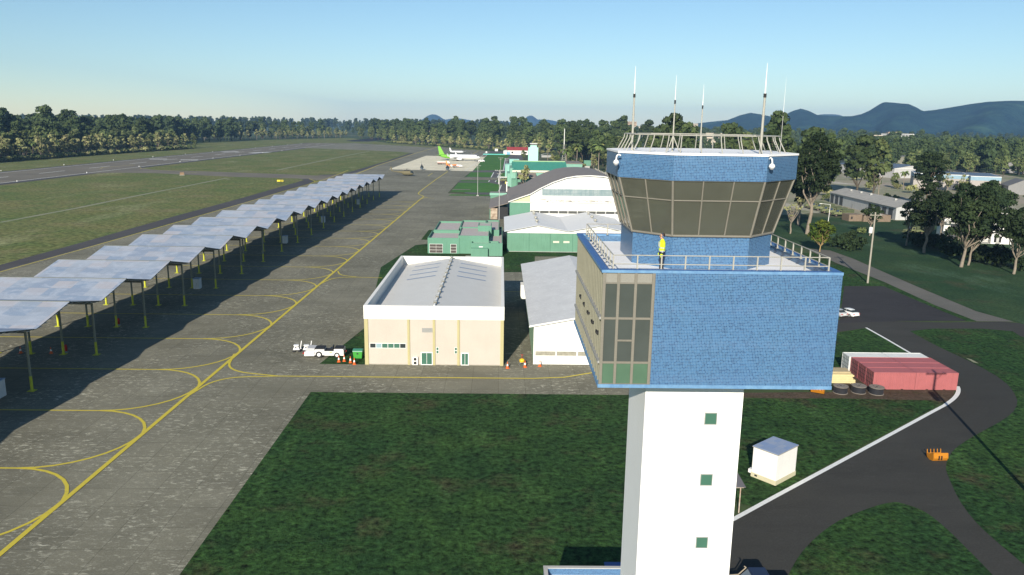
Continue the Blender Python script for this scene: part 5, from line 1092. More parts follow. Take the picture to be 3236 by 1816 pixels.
for px, lb, r_ in ((gC(1957, 600), 'small white van at the far right corner of the apron', 80), (gC(2320, 572), 'white van by the red roofed hall', 10), (gC(2132, 560), 'small white box hut on the lawn edge near the forest', 0)):
    hut = 'hut' in lb
    t = thing('white_hut' if hut else 'white_van', lb, 'hut' if hut else 'van', (px[0], px[1], 0), rad(r_))
    one('body', OFFW, lambda q: q.exy([(-2.4, .4), (2.4, .4), (2.4, 1.3), (1.5, 2.2), (-2.4, 2.3)], -1., 1.) if not hut else q.bx(-2., 2., -2, 2, 0, 3.1), t)
    if hut: one('roof', CONC, lambda q: q.bx(-2.2, 2.2, -2.2, 2.2, 3.1, 3.3), t)
    else: one('window', GLASS, lambda q: q.bx(-1.8, 1.2, -1.02, 1.02, 1.5, 2.), t); wheel_set(t, (-1.5, 1.5), .95, .36)
one_ = gC(2090, 630); t = thing('teal_barrier', 'long low teal barrier lying on the far lawn', 'barrier', (one_[0], one_[1], 0)); one('board', paint('teal_board', (.12, .5, .45), .6, .1, 1.), lambda q: q.bx(-13, 13, -.3, .3, .2, 1.2), t)
for i in range(6): one('post', GREYM, lambda q: q.bx(-12.5+5*i-.15, -12.5+5*i+.15, -.15, .15, 0, .3), t)
def lorry(pos, rz, label, group, first=None):
    if first: return dup(first, pos, rz, label, group)
    t = thing('army_lorry', label, 'lorry', (pos[0], pos[1], 0), rz, group)      # nose along -x
    one('chassis', DARK, lambda q: q.bx(-4.2, 4.3, -.55, .55, .8, 1.05), t)
    one('bonnet', OLIVE, lambda q: q.exy([(-4.45, 1.0), (-2.6, 1.0), (-2.6, 2.0), (-4.2, 1.82), (-4.45, 1.6)], -.95, .95).bx(-4.6, -4.4, -1.2, 1.2, .75, 1.05).bx(-4.3, -3.0, -1.25, -.95, 1.05, 1.25).bx(-4.3, -3.0, .95, 1.25, 1.05, 1.25), t)
    c_ = one('cab', OLIVE, lambda q: q.exy([(-2.6, .95), (-1., .95), (-1., 2.75), (-2.15, 2.75), (-2.6, 2.0)], -1.15, 1.15), t)
    one('windscreen', paint('lorry_glass', (.06, .085, .13), .3, .1, 1.), lambda q: q.add([(-2.62, -1.05, 2.05), (-2.62, 1.05, 2.05), (-2.2, 1., 2.7), (-2.2, -1., 2.7)], [(0, 1, 2, 3)]), c_); one('door_window', DARK, lambda q: q.bx(-2.1, -1.25, -1.16, 1.16, 1.95, 2.55), c_)
    b_ = one('bed', OLIVE, lambda q: q.bx(-.75, 4.4, -1.2, 1.2, 1.05, 1.7), t)
    one('canvas_cover', OLIVED, lambda q: q.exx([(-1.18, 1.7), (1.18, 1.7), (1.18, 2.75), (.95, 3.05), (-.95, 3.05), (-1.18, 2.75)], -.7, 4.35), b_)
    for x in (-3.55, 1.6, 3.0):
        for sg in (-1, 1): w_ = one('wheel', TYRE, lambda q: q.cyl((x, sg*.98-.19, .58), (x, sg*.98+.19, .58), .58, n=14), t); one('hub', paint('hub_brown', (.17, .12, .09), .8, .2, 1.) if 'hub_brown' not in bpy.data.materials else bpy.data.materials['hub_brown'], lambda q: q.cyl((x, sg*1.15, .58), (x, sg*1.2, .58), .3, n=10), w_)
    return t
zt = [(620, 622, 'nearest of the row of army lorries, beside the brick shed'), (500, 588, 'second army lorry from the brick shed'), (390, 560, 'third army lorry from the brick shed, behind the lamp post'), (265, 512, 'fourth army lorry from the brick shed'), (155, 488, 'fifth army lorry from the brick shed'), (70, 462, 'last army lorry of the row, at the trees by the tower')]
L0 = None
for x, y, lb in zt:
    p = gE(x, y); L0 = lorry(p, rad(5), lb, 'army lorries parked in a row', L0) if L0 is None else dup(L0, p, rad(5), lb) and L0
p = gF(240, 815); dup(L0, p, rad(8), 'army lorry parked alone behind the tall trees on the right', None)
p = gC(2275, 1126); dup(L0, (p[0]+2., p[1]), rad(3), 'army lorry standing by the terminal lawn', None)
t = thing('orange_barrier', 'orange and yellow barriers beside the army lorry near the terminal', 'barrier', (*gC(2345, 1160), 0))
one('board', ORAN, lambda q: q.bx(-1.2, 1.2, -.2, .2, .3, 1.4), t)
for s_ in (-1, 1): one('end_post', YELP, lambda q: q.bx(s_*1.5-.3, s_*1.5+.3, -.35, .35, 0, 1.5), t)
# airfield signs and lights
a = gL(2065, 688); t = thing('taxiway_sign', 'yellow taxiway sign on the grass near the sunshade', 'sign', (a[0], a[1], 0))
one('board', paint('sign_yellow', (.75, .60, .02), .4, .05, 1.), lambda q: q.bx(-1.9, 1.9, -.12, .12, .35, 1.35), t)
one('marking', BLACKP, lambda q: q.bx(.0, .45, -.135, -.12, .5, 1.2).bx(.75, 1.15, -.135, -.12, .5, 1.2).bx(1.35, 1.6, -.135, -.12, .5, 1.2), t)
for s_ in (-1, 1): one('leg', GREYM, lambda q: q.bx(s_*1.5-.06, s_*1.5+.06, -.06, .06, 0, .35), t)
a = gL(1342, 637); t = thing('signal_box', 'brown boxy marker on the grass by the taxiway', 'sign', (a[0], a[1], 0), .3)
one('board', paint('sign_brown', (.25, .16, .09), .6, .2, 1.), lambda q: q.bx(-1.3, 1.3, -.4, .4, .2, 1.9), t); one('base', CONC, lambda q: q.bx(-1.6, 1.6, -.6, .6, 0, .2), t)
lamp = None
for x, y in ((8, 606), (472, 562), (836, 527), (1127, 503), (1366, 483), (1566, 464), (1882, 436), (2007, 424), (2120, 413), (2218, 406), (126, 683), (640, 620), (1025, 574), (1327, 539), (1570, 513), (1768, 491), (1935, 472), (2078, 457)):
    p = gL(x, y)
    if lamp is None:
        lamp = thing('runway_light', 'small white lamp on the edge of the runway', 'runway light', p, group='white runway edge lamps'); one('lamp', WHITE, lambda q: q.lathe([(.28, 0), (.25, .4), (.16, .6), (.02, .65)], (0, 0, 0), 8), lamp)
    else: dup(lamp, p)
# ================================================================== right of the tower
# shipping containers: two long rows of red, one of white
def container(mt, dark):
    t = thing('shipping_container', 'x', 'container', (0, 0, 0), group='shipping containers beside the road'); L, W, H_ = 6.06, 2.44, 2.59
    def corr(q, x0, x1, y, z0, z1, dep, n=22):
        pts = []
        for i in range(n): a = x0+(x1-x0)*i/n; p_ = (x1-x0)/n; pts += [(a, y), (a+.3*p_, y), (a+.5*p_, y+dep), (a+.8*p_, y+dep)]
        pts.append((x1, y)); q.add([(a, b, z0) for a, b in pts]+[(a, b, z1) for a, b in pts], [(i, i+1, len(pts)+i+1, len(pts)+i) for i in range(len(pts)-1)])
    one('side_panel', mt, lambda q: (corr(q, .12, L-.12, .03, .16, H_-.1, .05), corr(q, .12, L-.12, W-.03, .16, H_-.1, -.05)), t)
    def roof(q):
        n = 22; pts = []
        for i in range(n): a = .1+(L-.2)*i/n; p_ = (L-.2)/n; pts += [(a, H_-.03), (a+.3*p_, H_-.03), (a+.5*p_, H_-.07), (a+.8*p_, H_-.07)]
        pts.append((L-.1, H_-.03)); q.add([(a, .06, b) for a, b in pts]+[(a, W-.06, b) for a, b in pts], [(i, i+1, len(pts)+i+1, len(pts)+i) for i in range(len(pts)-1)])
    one('roof', mt, roof, t)
    def fr(q):
        for x in (0, L-.12):
            for y in (0, W-.1): q.bx(x, x+.12, y, y+.1, 0, H_)
        for y in (0, W-.08):
            q.bx(.12, L-.12, y, y+.08, H_-.1, H_)
            for a, b in ((.12, 1.6), (1.95, 4.1), (4.45, L-.12)): q.bx(a, b, y, y+.08, .04, .17)
            q.bx(1.6, 1.95, y, y+.08, .12, .17); q.bx(4.1, 4.45, y, y+.08, .12, .17)
        for x in (0, L-.1): q.bx(x, x+.1, .1, W-.1, 0, .16); q.bx(x, x+.1, .1, W-.1, H_-.12, H_)
    one('frame', mt, fr, t)
    d = one('door', mt, lambda q: q.bx(.03, .07, .1, W/2-.01, .16, H_-.12).bx(.03, .07, W/2+.01, W-.1, .16, H_-.12), t)
    one('lock_bar', dark, lambda q: [q.cyl((.0, y, .1), (.0, y, H_-.1), .025, n=6) for y in (.45, .95, 1.5, 2.0)]+[q.bx(.005, .03, .12, W-.12, z, z+.05) for z in (.75, 1.3, 1.9)], d)
    one('end_wall', mt, lambda q: q.bx(L-.08, L-.04, .1, W-.1, .16, H_-.12), t)
    return t
LOCKD = paint('lock_bar_dark', (.05, .03, .03), .6, .1, 1.)
r0 = container(REDC, LOCKD); w0 = container(WHC, paint('lock_bar_grey', (.12, .14, .13), .6, .1, 1.))
names = {0: 'front row', 1: 'second row', 2: 'third row'}
first = True
for row in range(3):
    for c_ in range(2):
        p = (53.6+c_*6.11, 104.2+row*2.47, .02); lb = 'red container, %s of the block, %s' % (names[row], ('end with doors by the cable reels' if row == 0 else 'end with doors to the left') if c_ == 0 else ('half nearest the road bend' if row == 0 else 'half nearest the road'))
        if first: r0.location = p; r0['label'] = lb; first = False
        else: dup(r0, p, None, lb)
w0.location = (53.35, 104.2+3*2.47+.03, .02); w0['label'] = 'white container behind the red ones, left half with doors'; dup(w0, (53.35+6.11, 104.2+3*2.47+.03, .02), None, 'white container behind the red ones, right half')
# cable reels, timber, excavator buckets
z6 = win(2560, 1080, .2075)
REELT = paint('weathered_reel_wood', (.23, .2, .165), .85, .3, 3., col2=(.12, .10, .085))
rl = None
for x, y, lb in ((458, 770, 'black cable reel nearest the tower, left of three'), (735, 765, 'middle black cable reel in front of the timber stack'), (1005, 785, 'black cable reel by the red container corner')):
    p = z6(x, y)
    if rl is None:
        rl = thing('cable_reel', lb, 'cable reel', (p[0], p[1], 0), group='black cable reels lying on their sides')
        one('flange', REELT, lambda q: q.cyl((0, 0, .0), (0, 0, .08), 1.02, n=24).cyl((0, 0, .95), (0, 0, 1.03), 1.02, n=24), rl)
        one('coil', paint('black_cable', (.03, .03, .034), .6, .2, 2.), lambda q: q.lathe([(.9, .08)]+[(.93 if i % 2 else .88, .08+.87*i/18) for i in range(1, 18)]+[(.9, .95)], (0, 0, 0), 24, 0, False), rl)
        one('hub', DARK, lambda q: q.cyl((0, 0, 1.03), (0, 0, 1.05), .12, n=10).bx(-.06, .06, .4, .5, 1.03, 1.05).bx(.4, .5, -.06, .06, 1.03, 1.05).bx(-.5, -.4, -.06, .06, 1.03, 1.05), rl)
    else: dup(rl, p, .7, lb)
PINE = paint('fresh_pine', (.62, .52, .27), .8, .2, 1.5, col2=(.5, .39, .18)); PINET = paint('pine_tops', (.42, .34, .2), .85, .25, 1.2, col2=(.3, .24, .14))
p = z6(700, 640); t = thing('timber_stack', 'stack of fresh sawn planks beside the red containers', 'timber stack', (p[0]-6.4, p[1], 0))
random.seed(11)
for j in range(6):
    for i in range(5):
        if j == 5 and i in (0,): continue
        e = random.uniform(-.25, .25)-.1*j; q = MB(); y = i*.5; q.bx(-2, 6.3+e, y, y+.47, .1+j*.27, .35+j*.27); q.build('plank', [PINE if j < 5 else PINET], t)
one('bearer', REELT, lambda q: [q.bx(x, x+.15, 0, 2.5, 0, .1) for x in (-1, 2.5, 5.5)], t)
def bucket(pos, rz, label, s_=1.):
    t = thing('excavator_bucket', label, 'bucket', (pos[0], pos[1], 0), rz); t.scale = (s_,)*3
    one('shell', ORAN, lambda q: (q.loft([[(-.85, y, z), (.85, y, z), (.85, y*.93, z+.04), (-.85, y*.93, z+.04)] for y, z in ((-.5, .95), (-.6, .4), (-.42, .06), (.1, .0), (.55, .12), (.72, .5))], 0, False, False), q.exx([(-.5, .95), (-.6, .4), (-.42, .06), (.1, 0), (.55, .12), (.72, .5), (.1, .72)], -.88, -.83), q.exx([(-.5, .95), (-.6, .4), (-.42, .06), (.1, 0), (.55, .12), (.72, .5), (.1, .72)], .83, .88)), t)
    for i in range(5): one('tooth', ORAN, lambda q: q.exx([(.66, .45), (.74, .45), (.80, .95), (.76, .95)], -.84+.4*i, -.76+.4*i), t)
    one('bracket', DARK, lambda q: q.bx(-.28, -.2, -.72, -.58, .25, .7).bx(.02, .1, -.72, -.58, .25, .7), t)
z8 = win(2860, 1360, .3154)
p = z8(322, 290); bucket(p, rad(4), 'orange toothed excavator bucket lying on the road'); p = win(2280, 1180, .163)(1900, 395); bucket((p[0], p[1]+.6), rad(150), 'orange bucket on bare earth, mostly hidden by the tower box')
# utility hut
cs = [win(2300, 1360, .2075)(x, y) for x, y in ((722, 840), (1020, 680), (357, 695))]
hx_, hy_ = cs[0]; ux = Vector((cs[1][0]-hx_, cs[1][1]-hy_)); uy = Vector((cs[2][0]-hx_, cs[2][1]-hy_)); ang = math.atan2(ux.y, ux.x)
t = thing('utility_hut', 'white cube shaped hut with blue grey flat roof on the lawn by the road', 'hut', (hx_, hy_, 0), ang)
a_, b_ = ux.length, uy.length; HH = 3.45
one('plinth', paint('cream_plinth', (.55, .5, .33), .8, .12, 1.5), lambda q: q.bx(-.05, a_+.05, -.05, b_+.05, 0, .5), t)
one('wall', OFFW, lambda q: q.bx(0, a_, 0, b_, .5, HH), t)
k = NT('solar_blue_roof'); x_ = k.xyz(k.coord('uv')); cl = k.comb(k.ma('FLOOR', k.ma('DIVIDE', x_[0], .9)), k.ma('FLOOR', k.ma('DIVIDE', x_[1], .55)))
c = k.mix(k.white(cl), (.20, .27, .42), (.30, .34, .42)); c = k.mix(k.rr(k.noise(k.scale(k.coord('obj'), (.5, 3, 1)), 1.5, 5), .45, .7, 0, .6), c, (.24, .31, .46))
one('roof', k.out(c, .5, 0, .4), lambda q: q.bx(-.06, a_+.06, -.06, b_+.06, HH, HH+.05), t); one('roof_edge', paint('taupe_edge', (.3, .28, .24), .7, .1, 1.), lambda q: q.bx(-.09, a_+.09, -.09, b_+.09, HH-.08, HH-.001), t)
one('step_box', OFFW, lambda q: q.bx(-.02, .55, b_+.05, b_+.4, .35, .75), t); one('grille', DARK, lambda q: q.bx(-.07, -.04, b_-.7, b_-.4, .2, .4), t)
# utility poles
def upole(pos, h, label):
    t = thing('utility_pole', label, 'utility pole', (pos[0], pos[1], 0), rad(4)); WOOD = paint('grey_pole', (.34, .31, .25), .85, .2, 1.) if 'grey_pole' not in bpy.data.materials else bpy.data.materials['grey_pole']
    one('pole', WOOD, lambda q: q.cyl((0, 0, 0), (0, 0, h), .24, .17, 10), t)
    c_ = one('crossarm', WOOD, lambda q: q.bx(-1.5, 1.5, -.3, -.16, h-.75, h-.58).cyl((.2, -.2, h-1.5), (.9, -.2, h-.7), .04), t)
    for x in (-1.2, 1.2): one('insulator', CONC, lambda q: q.lathe([(.05, 0), (.09, .1), (.05, .3)], (x, -.23, h-.58), 8), c_)
    tr = one('transformer', OFFW, lambda q: q.lathe([(.05, 0), (.40, .02), (.42, .1), (.42, 1.35), (.38, 1.45), (.05, 1.5)], (-.75, -.1, h-5.), 14), t); one('bracket', GREYM, lambda q: q.bx(-.5, .0, -.15, -.05, h-4.7, h-4.6).bx(-.5, 0, -.15, -.05, h-3.9, h-3.8), tr)
up = g(2741.6, 893.9); upole(up, 17.2, 'utility pole with white transformer on the verge beside the worn road')
tip = z6(1900, 755); ds = 32.; upole((tip[0]-ds*math.sin(SUN_AZ-math.pi)-.0, tip[1]-ds*math.cos(SUN_AZ-math.pi)), 17.2, 'utility pole at the right edge whose shadow crosses the road')
a = gE(345, 722); t = thing('street_lamp', 'white street lamp in front of the parked army lorries', 'street lamp', (a[0], a[1], 0)); one('pole', WHITE, lambda q: q.cyl((0, 0, 0), (0.2, 0, 6.9), .12, .09, 8), t); one('arm', WHITE, lambda q: q.cyl((.2, 0, 6.85), (-3.4, 0, 7.2), .07), t); one('lamp_head', OFFW, lambda q: q.bx(-4.2, -3.2, -.2, .2, 7.1, 7.3), t)
# cars
def saloon(pos, rz, label, mt):
    t = thing('parked_car', label, 'car', (pos[0], pos[1], 0), rz)          # nose along +x
    def ringc(x, w_, z0, z1, z2): return [(x, -w_, z0), (x, -w_, z1), (x, -w_*.86, z2), (x, w_*.86, z2), (x, w_, z1), (x, w_, z0)]
    one('body', mt, lambda q: q.loft([ringc(x, w_, z0, z1, z2) for x, w_, z0, z1, z2 in ((-2.35, .72, .42, .62, .82), (-2.28, .84, .28, .7, .95), (-1.7, .9, .24, .8, 1.03), (-.6, .92, .22, .8, 1.0), (.7, .92, .22, .78, .96), (1.5, .9, .24, .72, .88), (2.1, .82, .28, .62, .74), (2.35, .66, .36, .52, .6))], 0, True), t)
    cabin = one('roof', mt, lambda q: q.loft([[(x, -w_, z), (x, -w_*.9, z+.05), (x, w_*.9, z+.05), (x, w_, z)] for x, w_, z in ((-1.25, .58, 1.33), (-.7, .66, 1.41), (.1, .66, 1.41), (.45, .6, 1.36))], 0, True), t)
    one('glasshouse', GLASS, lambda q: q.loft([[(-1.95, -.72, .98), (1.15, -.74, .92), (1.15, .74, .92), (-1.95, .72, .98)], [(-1.22, -.6, 1.36), (.45, -.62, 1.38), (.45, .62, 1.38), (-1.22, .6, 1.36)]], 0, False), t)
    for s_ in (-1, 1):
        one('pillar', mt, lambda q: q.add([(-.3, s_*.745, .95), (-.18, s_*.745, .95), (-.2, s_*.635, 1.38), (-.3, s_*.635, 1.38)], [(0, 1, 2, 3), (3, 2, 1, 0)]), cabin)
        one('tail_light', REDP, lambda q: q.bx(-2.37, -2.2, s_*.66-.15, s_*.66+.15, .68, .84), t); one('headlight', GLASSB, lambda q: q.bx(2.1, 2.26, s_*.55-.14, s_*.55+.14, .56, .66), t); one('mirror', mt, lambda q: q.bx(.62, .8, s_*.98-.08, s_*.98+.08, .92, 1.04), t)
        for x in (-1.4, 1.4): w_ = one('wheel', TYRE, lambda q: q.cyl((x, s_*.76-.02, .33), (x, s_*.95, .33), .33, n=16), t); one('rim', GREYM, lambda q: q.cyl((x, s_*.94, .33), (x, s_*.96, .33), .22, n=12), w_)
    one('bumper', BLACKP, lambda q: q.bx(-2.36, -2.2, -.6, .6, .28, .38), t); one('number_plate', OFFW, lambda q: q.bx(-2.39, -2.34, -.26, .26, .6, .72), t)
    return t
CARW = paint('car_white', (.78, .77, .73), .25, .03, .5, spec=.5); CARS = paint('car_silver', (.42, .42, .42), .25, .05, .5, spec=.5)
a = gP(512, 925); saloon((a[0]-.2, a[1]+1.9), rad(110), 'white fastback car parked in the dark car park', CARW); a = gP(355, 925); saloon((a[0]+.1, a[1]+1.9), rad(108), 'silver car half hidden behind the tower box', CARS)
# dark pickup at the lower edge
p = g(2385, 1792, 1.95)
t = thing('pickup_truck', 'dark navy pickup truck at the lower edge of the photo beside the tower', 'pickup', (p[0], p[1]-.9, 0), rad(180))     # nose to the left
NAV = paint('navy_body', (.016, .024, .055), .3, .08, .6, spec=.5); NAVT = paint('sunlit_edge_and_trim', (.3, .25, .18), .5, .1, 2.)  # beige trim: sunlight on the body edges as colour, also on the bumper
one('bonnet', NAV, lambda q: q.exy([(1.2, .45), (2.75, .45), (2.8, .95), (2.6, 1.12), (1.2, 1.2)], -.92, .92), t)
one('cab', NAV, lambda q: q.exy([(-.95, .45), (1.2, .45), (1.2, 1.2), (.95, 1.2), (.55, 1.9), (.45, 1.95), (-.8, 1.95), (-.95, 1.75)], -.9, .9), t)
one('windscreen', glassy('screen_glass', (.16, .19, .21), .15), lambda q: q.add([(1.22, -.84, 1.2), (1.22, .84, 1.2), (.6, .78, 1.88), (.6, -.78, 1.88)], [(0, 1, 2, 3)]), t)
one('window', GLASS, lambda q: q.bx(-.7, .5, -.915, .915, 1.25, 1.8), t)
one('bed', NAV, lambda q: q.bx(-2.9, -.95, -.95, -.85, .5, 1.2).bx(-2.9, -.95, .85, .95, .5, 1.2).bx(-2.95, -2.85, -.85, .85, .5, 1.2).bx(-2.85, -.95, -.85, .85, .5, .6), t)
one('bed_liner', paint('brown_liner', (.075, .05, .03), .8, .2, 2.), lambda q: q.bx(-2.84, -.97, -.84, .84, .6, .64), t)
one('sunlit_edge', NAVT, lambda q: q.tube([(2.3, -.95, 1.18), (1.25, -.98, 1.25), (.68, -.93, 1.9), (.85, -.93, 2.02)], .05), t)  # beige tube stands for sunlit body edges, light put into shape and colour
one('bumper', NAVT, lambda q: q.bx(2.75, 2.95, -.9, .9, .4, .65), t)
for s_ in (-1, 1):
    one('headlight', GLASSB, lambda q: q.bx(2.78, 2.84, s_*.65-.15, s_*.65+.15, .75, .92), t)
    for x in (-1.9, 1.9): one('wheel', TYRE, lambda q: q.cyl((x, s_*.72, .4), (x, s_*.98, .4), .4, n=16), t)
# ------------------------------------------------------------------ sheds and warehouses
def rect_from(a, b): d = Vector((b[0]-a[0], b[1]-a[1])); return (a[0]+b[0])/2, (a[1]+b[1])/2, math.atan2(d.y, d.x), d.length
a, b = gE(368, 355), gE(1618, 690); cx, cy, an, L = rect_from(a, b); wd = 15.
nrm = Vector((-math.sin(an), math.cos(an)))*wd/2
t = thing('storage_shed', 'long grey ribbed shed with roller doors beyond the army lorries', 'shed', (cx+nrm.x, cy+nrm.y, 0), an)
hh = 5.2
one('wall', SHEDW, lambda q: q.exx([(-wd/2, 0), (wd/2, 0), (wd/2, hh), (0, hh+2.1), (-wd/2, hh)], -L/2, L/2), t)
r_ = one('roof', SHEDR, lambda q: [q.add([(-L/2-.6, s_*(wd/2+.7), hh-.1), (L/2+.6, s_*(wd/2+.7), hh-.1), (L/2+.6, 0, hh+2.25), (-L/2-.6, 0, hh+2.25)], [(0, 1, 2, 3) if s_ < 0 else (3, 2, 1, 0)]) for s_ in (-1, 1)], t)
ROLL = corrug('roller_door', (.07, .075, .08), .35, 'v', .5, .2)
for x in (.045, .125, .205, .66, .76, .85, .935):
    d = one('roller_door', ROLL, lambda q: q.bx(-L/2+L*x-L*.026, -L/2+L*x+L*.026, -wd/2-.08, -wd/2, 0, 4.3), t)
one('gutter', GREYM, lambda q: q.bx(-L/2, L/2, -wd/2-.35, -wd/2-.1, hh-.25, hh-.05), t); one('door', GREYM, lambda q: q.bx(-8.5, -7.5, -wd/2-.06, -wd/2, 0, 2.2), t)
for x in (-26, -14, -3, 22): one('roof_vent', CONC, lambda q: q.bx(x, x+.9, -2.2, -1.3, hh+1.4, hh+2.4), r_)
a, b = gE(1005, 725), gE(1520, 727); cx, cy, an, L = rect_from(a, b)
t = thing('brick_shed', 'low tan brick shed without roof overhang behind the small dark tree', 'shed', ((cx), cy+2.6, 0), an)
one('wall', BRICK, lambda q: q.bx(-L/2, L/2, -2.6, -2.35, 0, 2.7).bx(-L/2, L/2, 2.35, 2.6, 0, 2.7).bx(-L/2, -L/2+.25, -2.35, 2.35, 0, 2.7).bx(L/2-.25, L/2, -2.35, 2.35, 0, 2.7), t); one('roof', SHEDR, lambda q: q.bx(-L/2+.25, L/2-.25, -2.35, 2.35, 2.3, 2.45), t)
a, b = gE(855, 690), gE(975, 700); one('side_wing', BRICK, lambda q: q.bx(-L/2-5.4, -L/2-.01, -1.2, 4.5, 0, 2.7), t); one('window', DARK, lambda q: q.bx(-L/2-4.6, -L/2-3.9, -1.24, -1.1, .9, 1.9), t)
PANEL = corrug('pale_panel_wall', (.46, .45, .43), 1.2, 'u', .7, .2); TANP = corrug('tan_panel_wall', (.38, .345, .31), 1.0, 'u', .7, .2, col2=(.3, .27, .24)); CRMP = corrug('cream_panel_wall', (.42, .40, .30), 1.5, 'u', .7, .15)
# white gabled warehouse with a stepped front
f1, f0, fm = gD(905, 416), gD(190, 345), gD(1205, 398)
def ware():
    d = Vector((f1[0]-f0[0], f1[1]-f0[1])); an = math.atan2(d.y, d.x); L = d.length; W_ = 34.
    t = thing('gabled_warehouse', 'large pale warehouse with blue grey low gable roof beyond the sandy yard', 'warehouse', (f1[0], f1[1], 0), an)
    one('wall', PANEL, lambda q: q.exx([(0, 0), (W_, 0), (W_, 7.6), (W_/2, 10.), (0, 7.6)], -L, 0).exx([(-9, 0), (0, 0), (0, 7.6), (-9, 6.6)], -L*.52, -L*.18), t)
    one('roof', BLUER, lambda q: q.add([(-L-.6, -.6, 7.6), (.6, -.6, 7.6), (.6, W_/2, 10.15), (-L-.6, W_/2, 10.15), (.6, W_+.6, 7.6), (-L-.6, W_+.6, 7.6)], [(0, 1, 2, 3), (3, 2, 4, 5)]).add([(-L*.52, -9.5, 6.65), (-L*.18, -9.5, 6.65), (-L*.18, 0, 7.7), (-L*.52, 0, 7.7)], [(0, 1, 2, 3)]), t)
    one('gable_trim', OFFW, lambda q: q.bx(.02, .2, -.5, W_+.5, 7.3, 7.6), t)
ware()
f0, f1, f2 = gD(1150, 540), gD(1395, 560), gD(1700, 572)
def flatware():
    d = Vector((f2[0]-f0[0], f2[1]-f0[1])); an = math.atan2(d.y, d.x)*.6; 
    t = thing('flat_warehouse', 'tan warehouse with blue banded parapet and stepped front behind the big trees', 'warehouse', (f0[0], f0[1], 0), an)
    BLB = paint('blue_band', (.24, .36, .43), .6, .15, .8); BLT = paint('light_blue_band', (.5, .66, .72), .6, .1, .8); H_ = 9.6
    for x0, x1, y0 in ((0, 15, 0), (15, 30, -6), (30, 46, -14)):
        one('wall', TANP, lambda q: q.bx(x0, x1, y0, 30, 0, H_-2.6), t); one('parapet_band', BLB, lambda q: q.bx(x0-.05, x1+.05, y0-.05, 30.05, H_-2.6, H_-.3), t); one('parapet_cap', OFFW, lambda q: q.bx(x0-.1, x1+.1, y0-.1, 30.1, H_-.3, H_), t)
        one('roof', BLUER, lambda q: q.bx(x0+.4, x1-.4, y0+.4, 29.6, H_, H_+.05), t)
    for x in (22, 38): one('roller_door', ROLL, lambda q: q.bx(x-2.5, x+2.5, (-6 if x < 30 else -14)-.1, (-6 if x < 30 else -14), 0, 4.2), t)
flatware()
f0, f1 = gD(110, 272), gD(700, 225); cx, cy, an, L = rect_from(f0, f1)
def cw(b):
    for i, x in enumerate((-36, -8)): one('buttress', TANP, lambda q: q.bx(x-3, x+3, -22.6, -22, 0, 8.4), b)
    one('parapet_cap', OFFW, lambda q: q.bx(-L/2-.2, L/2+.2, -22.2, -21.6, 8.2, 8.7), b)
    for x in (-L/2+9, -20): one('roller_door', ROLL, lambda q: q.bx(x-3, x+3, -22.15, -22, 0, 4.8), b)
simple_building('long_warehouse', 'long cream warehouse with blue roof behind the gabled one', 'warehouse', (cx+14, cy+14), an, L, 44, 8.2, CRMP, BLUER, 0, extras=cw)
a = gD(50, 425); simple_building('white_block', 'plain white block at the yard edge beside the tower trees', 'building', (a[0]-4, a[1]+6), rad(10), 17, 12, 7.4, OFFW, SHEDR, .9)
a = gD(2500, 350); simple_building('striped_shed', 'white shed with red and blue lower walls at the right edge', 'shed', (a[0]+10, a[1]+6), rad(20), 36, 20, 8., PANEL, BLUER, 1.6, extras=lambda b: (one('red_band', paint('dull_red', (.3, .1, .08), .7, .1, 1.), lambda q: q.bx(-8, 18.1, -10.1, -10, 3.2, 5.4), b), one('blue_band', paint('dull_blue', (.12, .17, .26), .7, .1, 1.), lambda q: q.bx(-8, 18.1, -10.1, -10, 0, 3.2), b), wins(b, 3, -6, 16, -10.15, 1., 2.6, 2.2)))
a = gD(2480, 640); simple_building('grey_gabled_house', 'grey gabled roof house among the trees at the right edge', 'house', (a[0]+10, a[1]+14), rad(70), 18, 15, 5.2, paint('grey_gable', (.24, .235, .225), .8, .15, 1.), paint('grey_tile_roof', (.17, .165, .16), .8, .15, 1.), 3.6)
# houses and flats along the tree line
def win_block(b, sx, sy, fl, n, h):
    for f_ in range(fl): wins(b, n, -sx/2+1, sx/2-1, -sy/2, 1+f_*3., 2.4+f_*3., 1.3)
for px, py, nm, lb, cat, sx, sy, h, wm, rm, rdg, fl, n in (
    (1035, 150, 'white_house', 'white house with dark pitched roof among palms beyond the warehouses', 'house', 20, 13, 5.4, OFFW, paint('dark_tile_roof', (.06, .06, .065), .8, .2, 1.), 3.2, 1, 4),
    (1525, 118, 'yellow_flats', 'pale yellow block of flats in the middle of the far trees', 'flats', 26, 14, 12.5, paint('pale_yellow_wall', (.7, .6, .36), .8, .1, .5), OFFW, 0, 4, 6),
    (2180, 165, 'white_flats', 'large white apartment block with orange parapet on the far right', 'flats', 62, 20, 17., OFFW, paint('orange_parapet', (.6, .3, .14), .8, .1, 1.), 0, 5, 12),
    (760, 90, 'pink_house', 'low pinkish house behind the tall palms', 'house', 22, 13, 6., paint('pink_wall', (.55, .38, .3), .8, .1, .5), BLUER, 1.5, 1, 4),
    (1490, 205, 'white_hut', 'tiny white hut deep among the far trees', 'hut', 3.6, 3.2, 4.2, OFFW, CONC, .8, 1, 1),
    (330, -25, 'grey_office', 'grey flat topped office far behind the cream warehouse', 'office', 46, 22, 14, paint('office_grey', (.3, .29, .28), .8, .15, .6), CONC, 0, 3, 8)):
    a = gD(px, py) if nm != 'grey_office' else (1300*math.sin(.484), 1300*math.cos(.484)); simple_building(nm, lb, cat, a, rad(random.choice((-8, 6, 14))), sx, sy, h, wm, rm, rdg, extras=lambda b: win_block(b, sx, sy, fl, n, h))
a = gF(1400, 955)
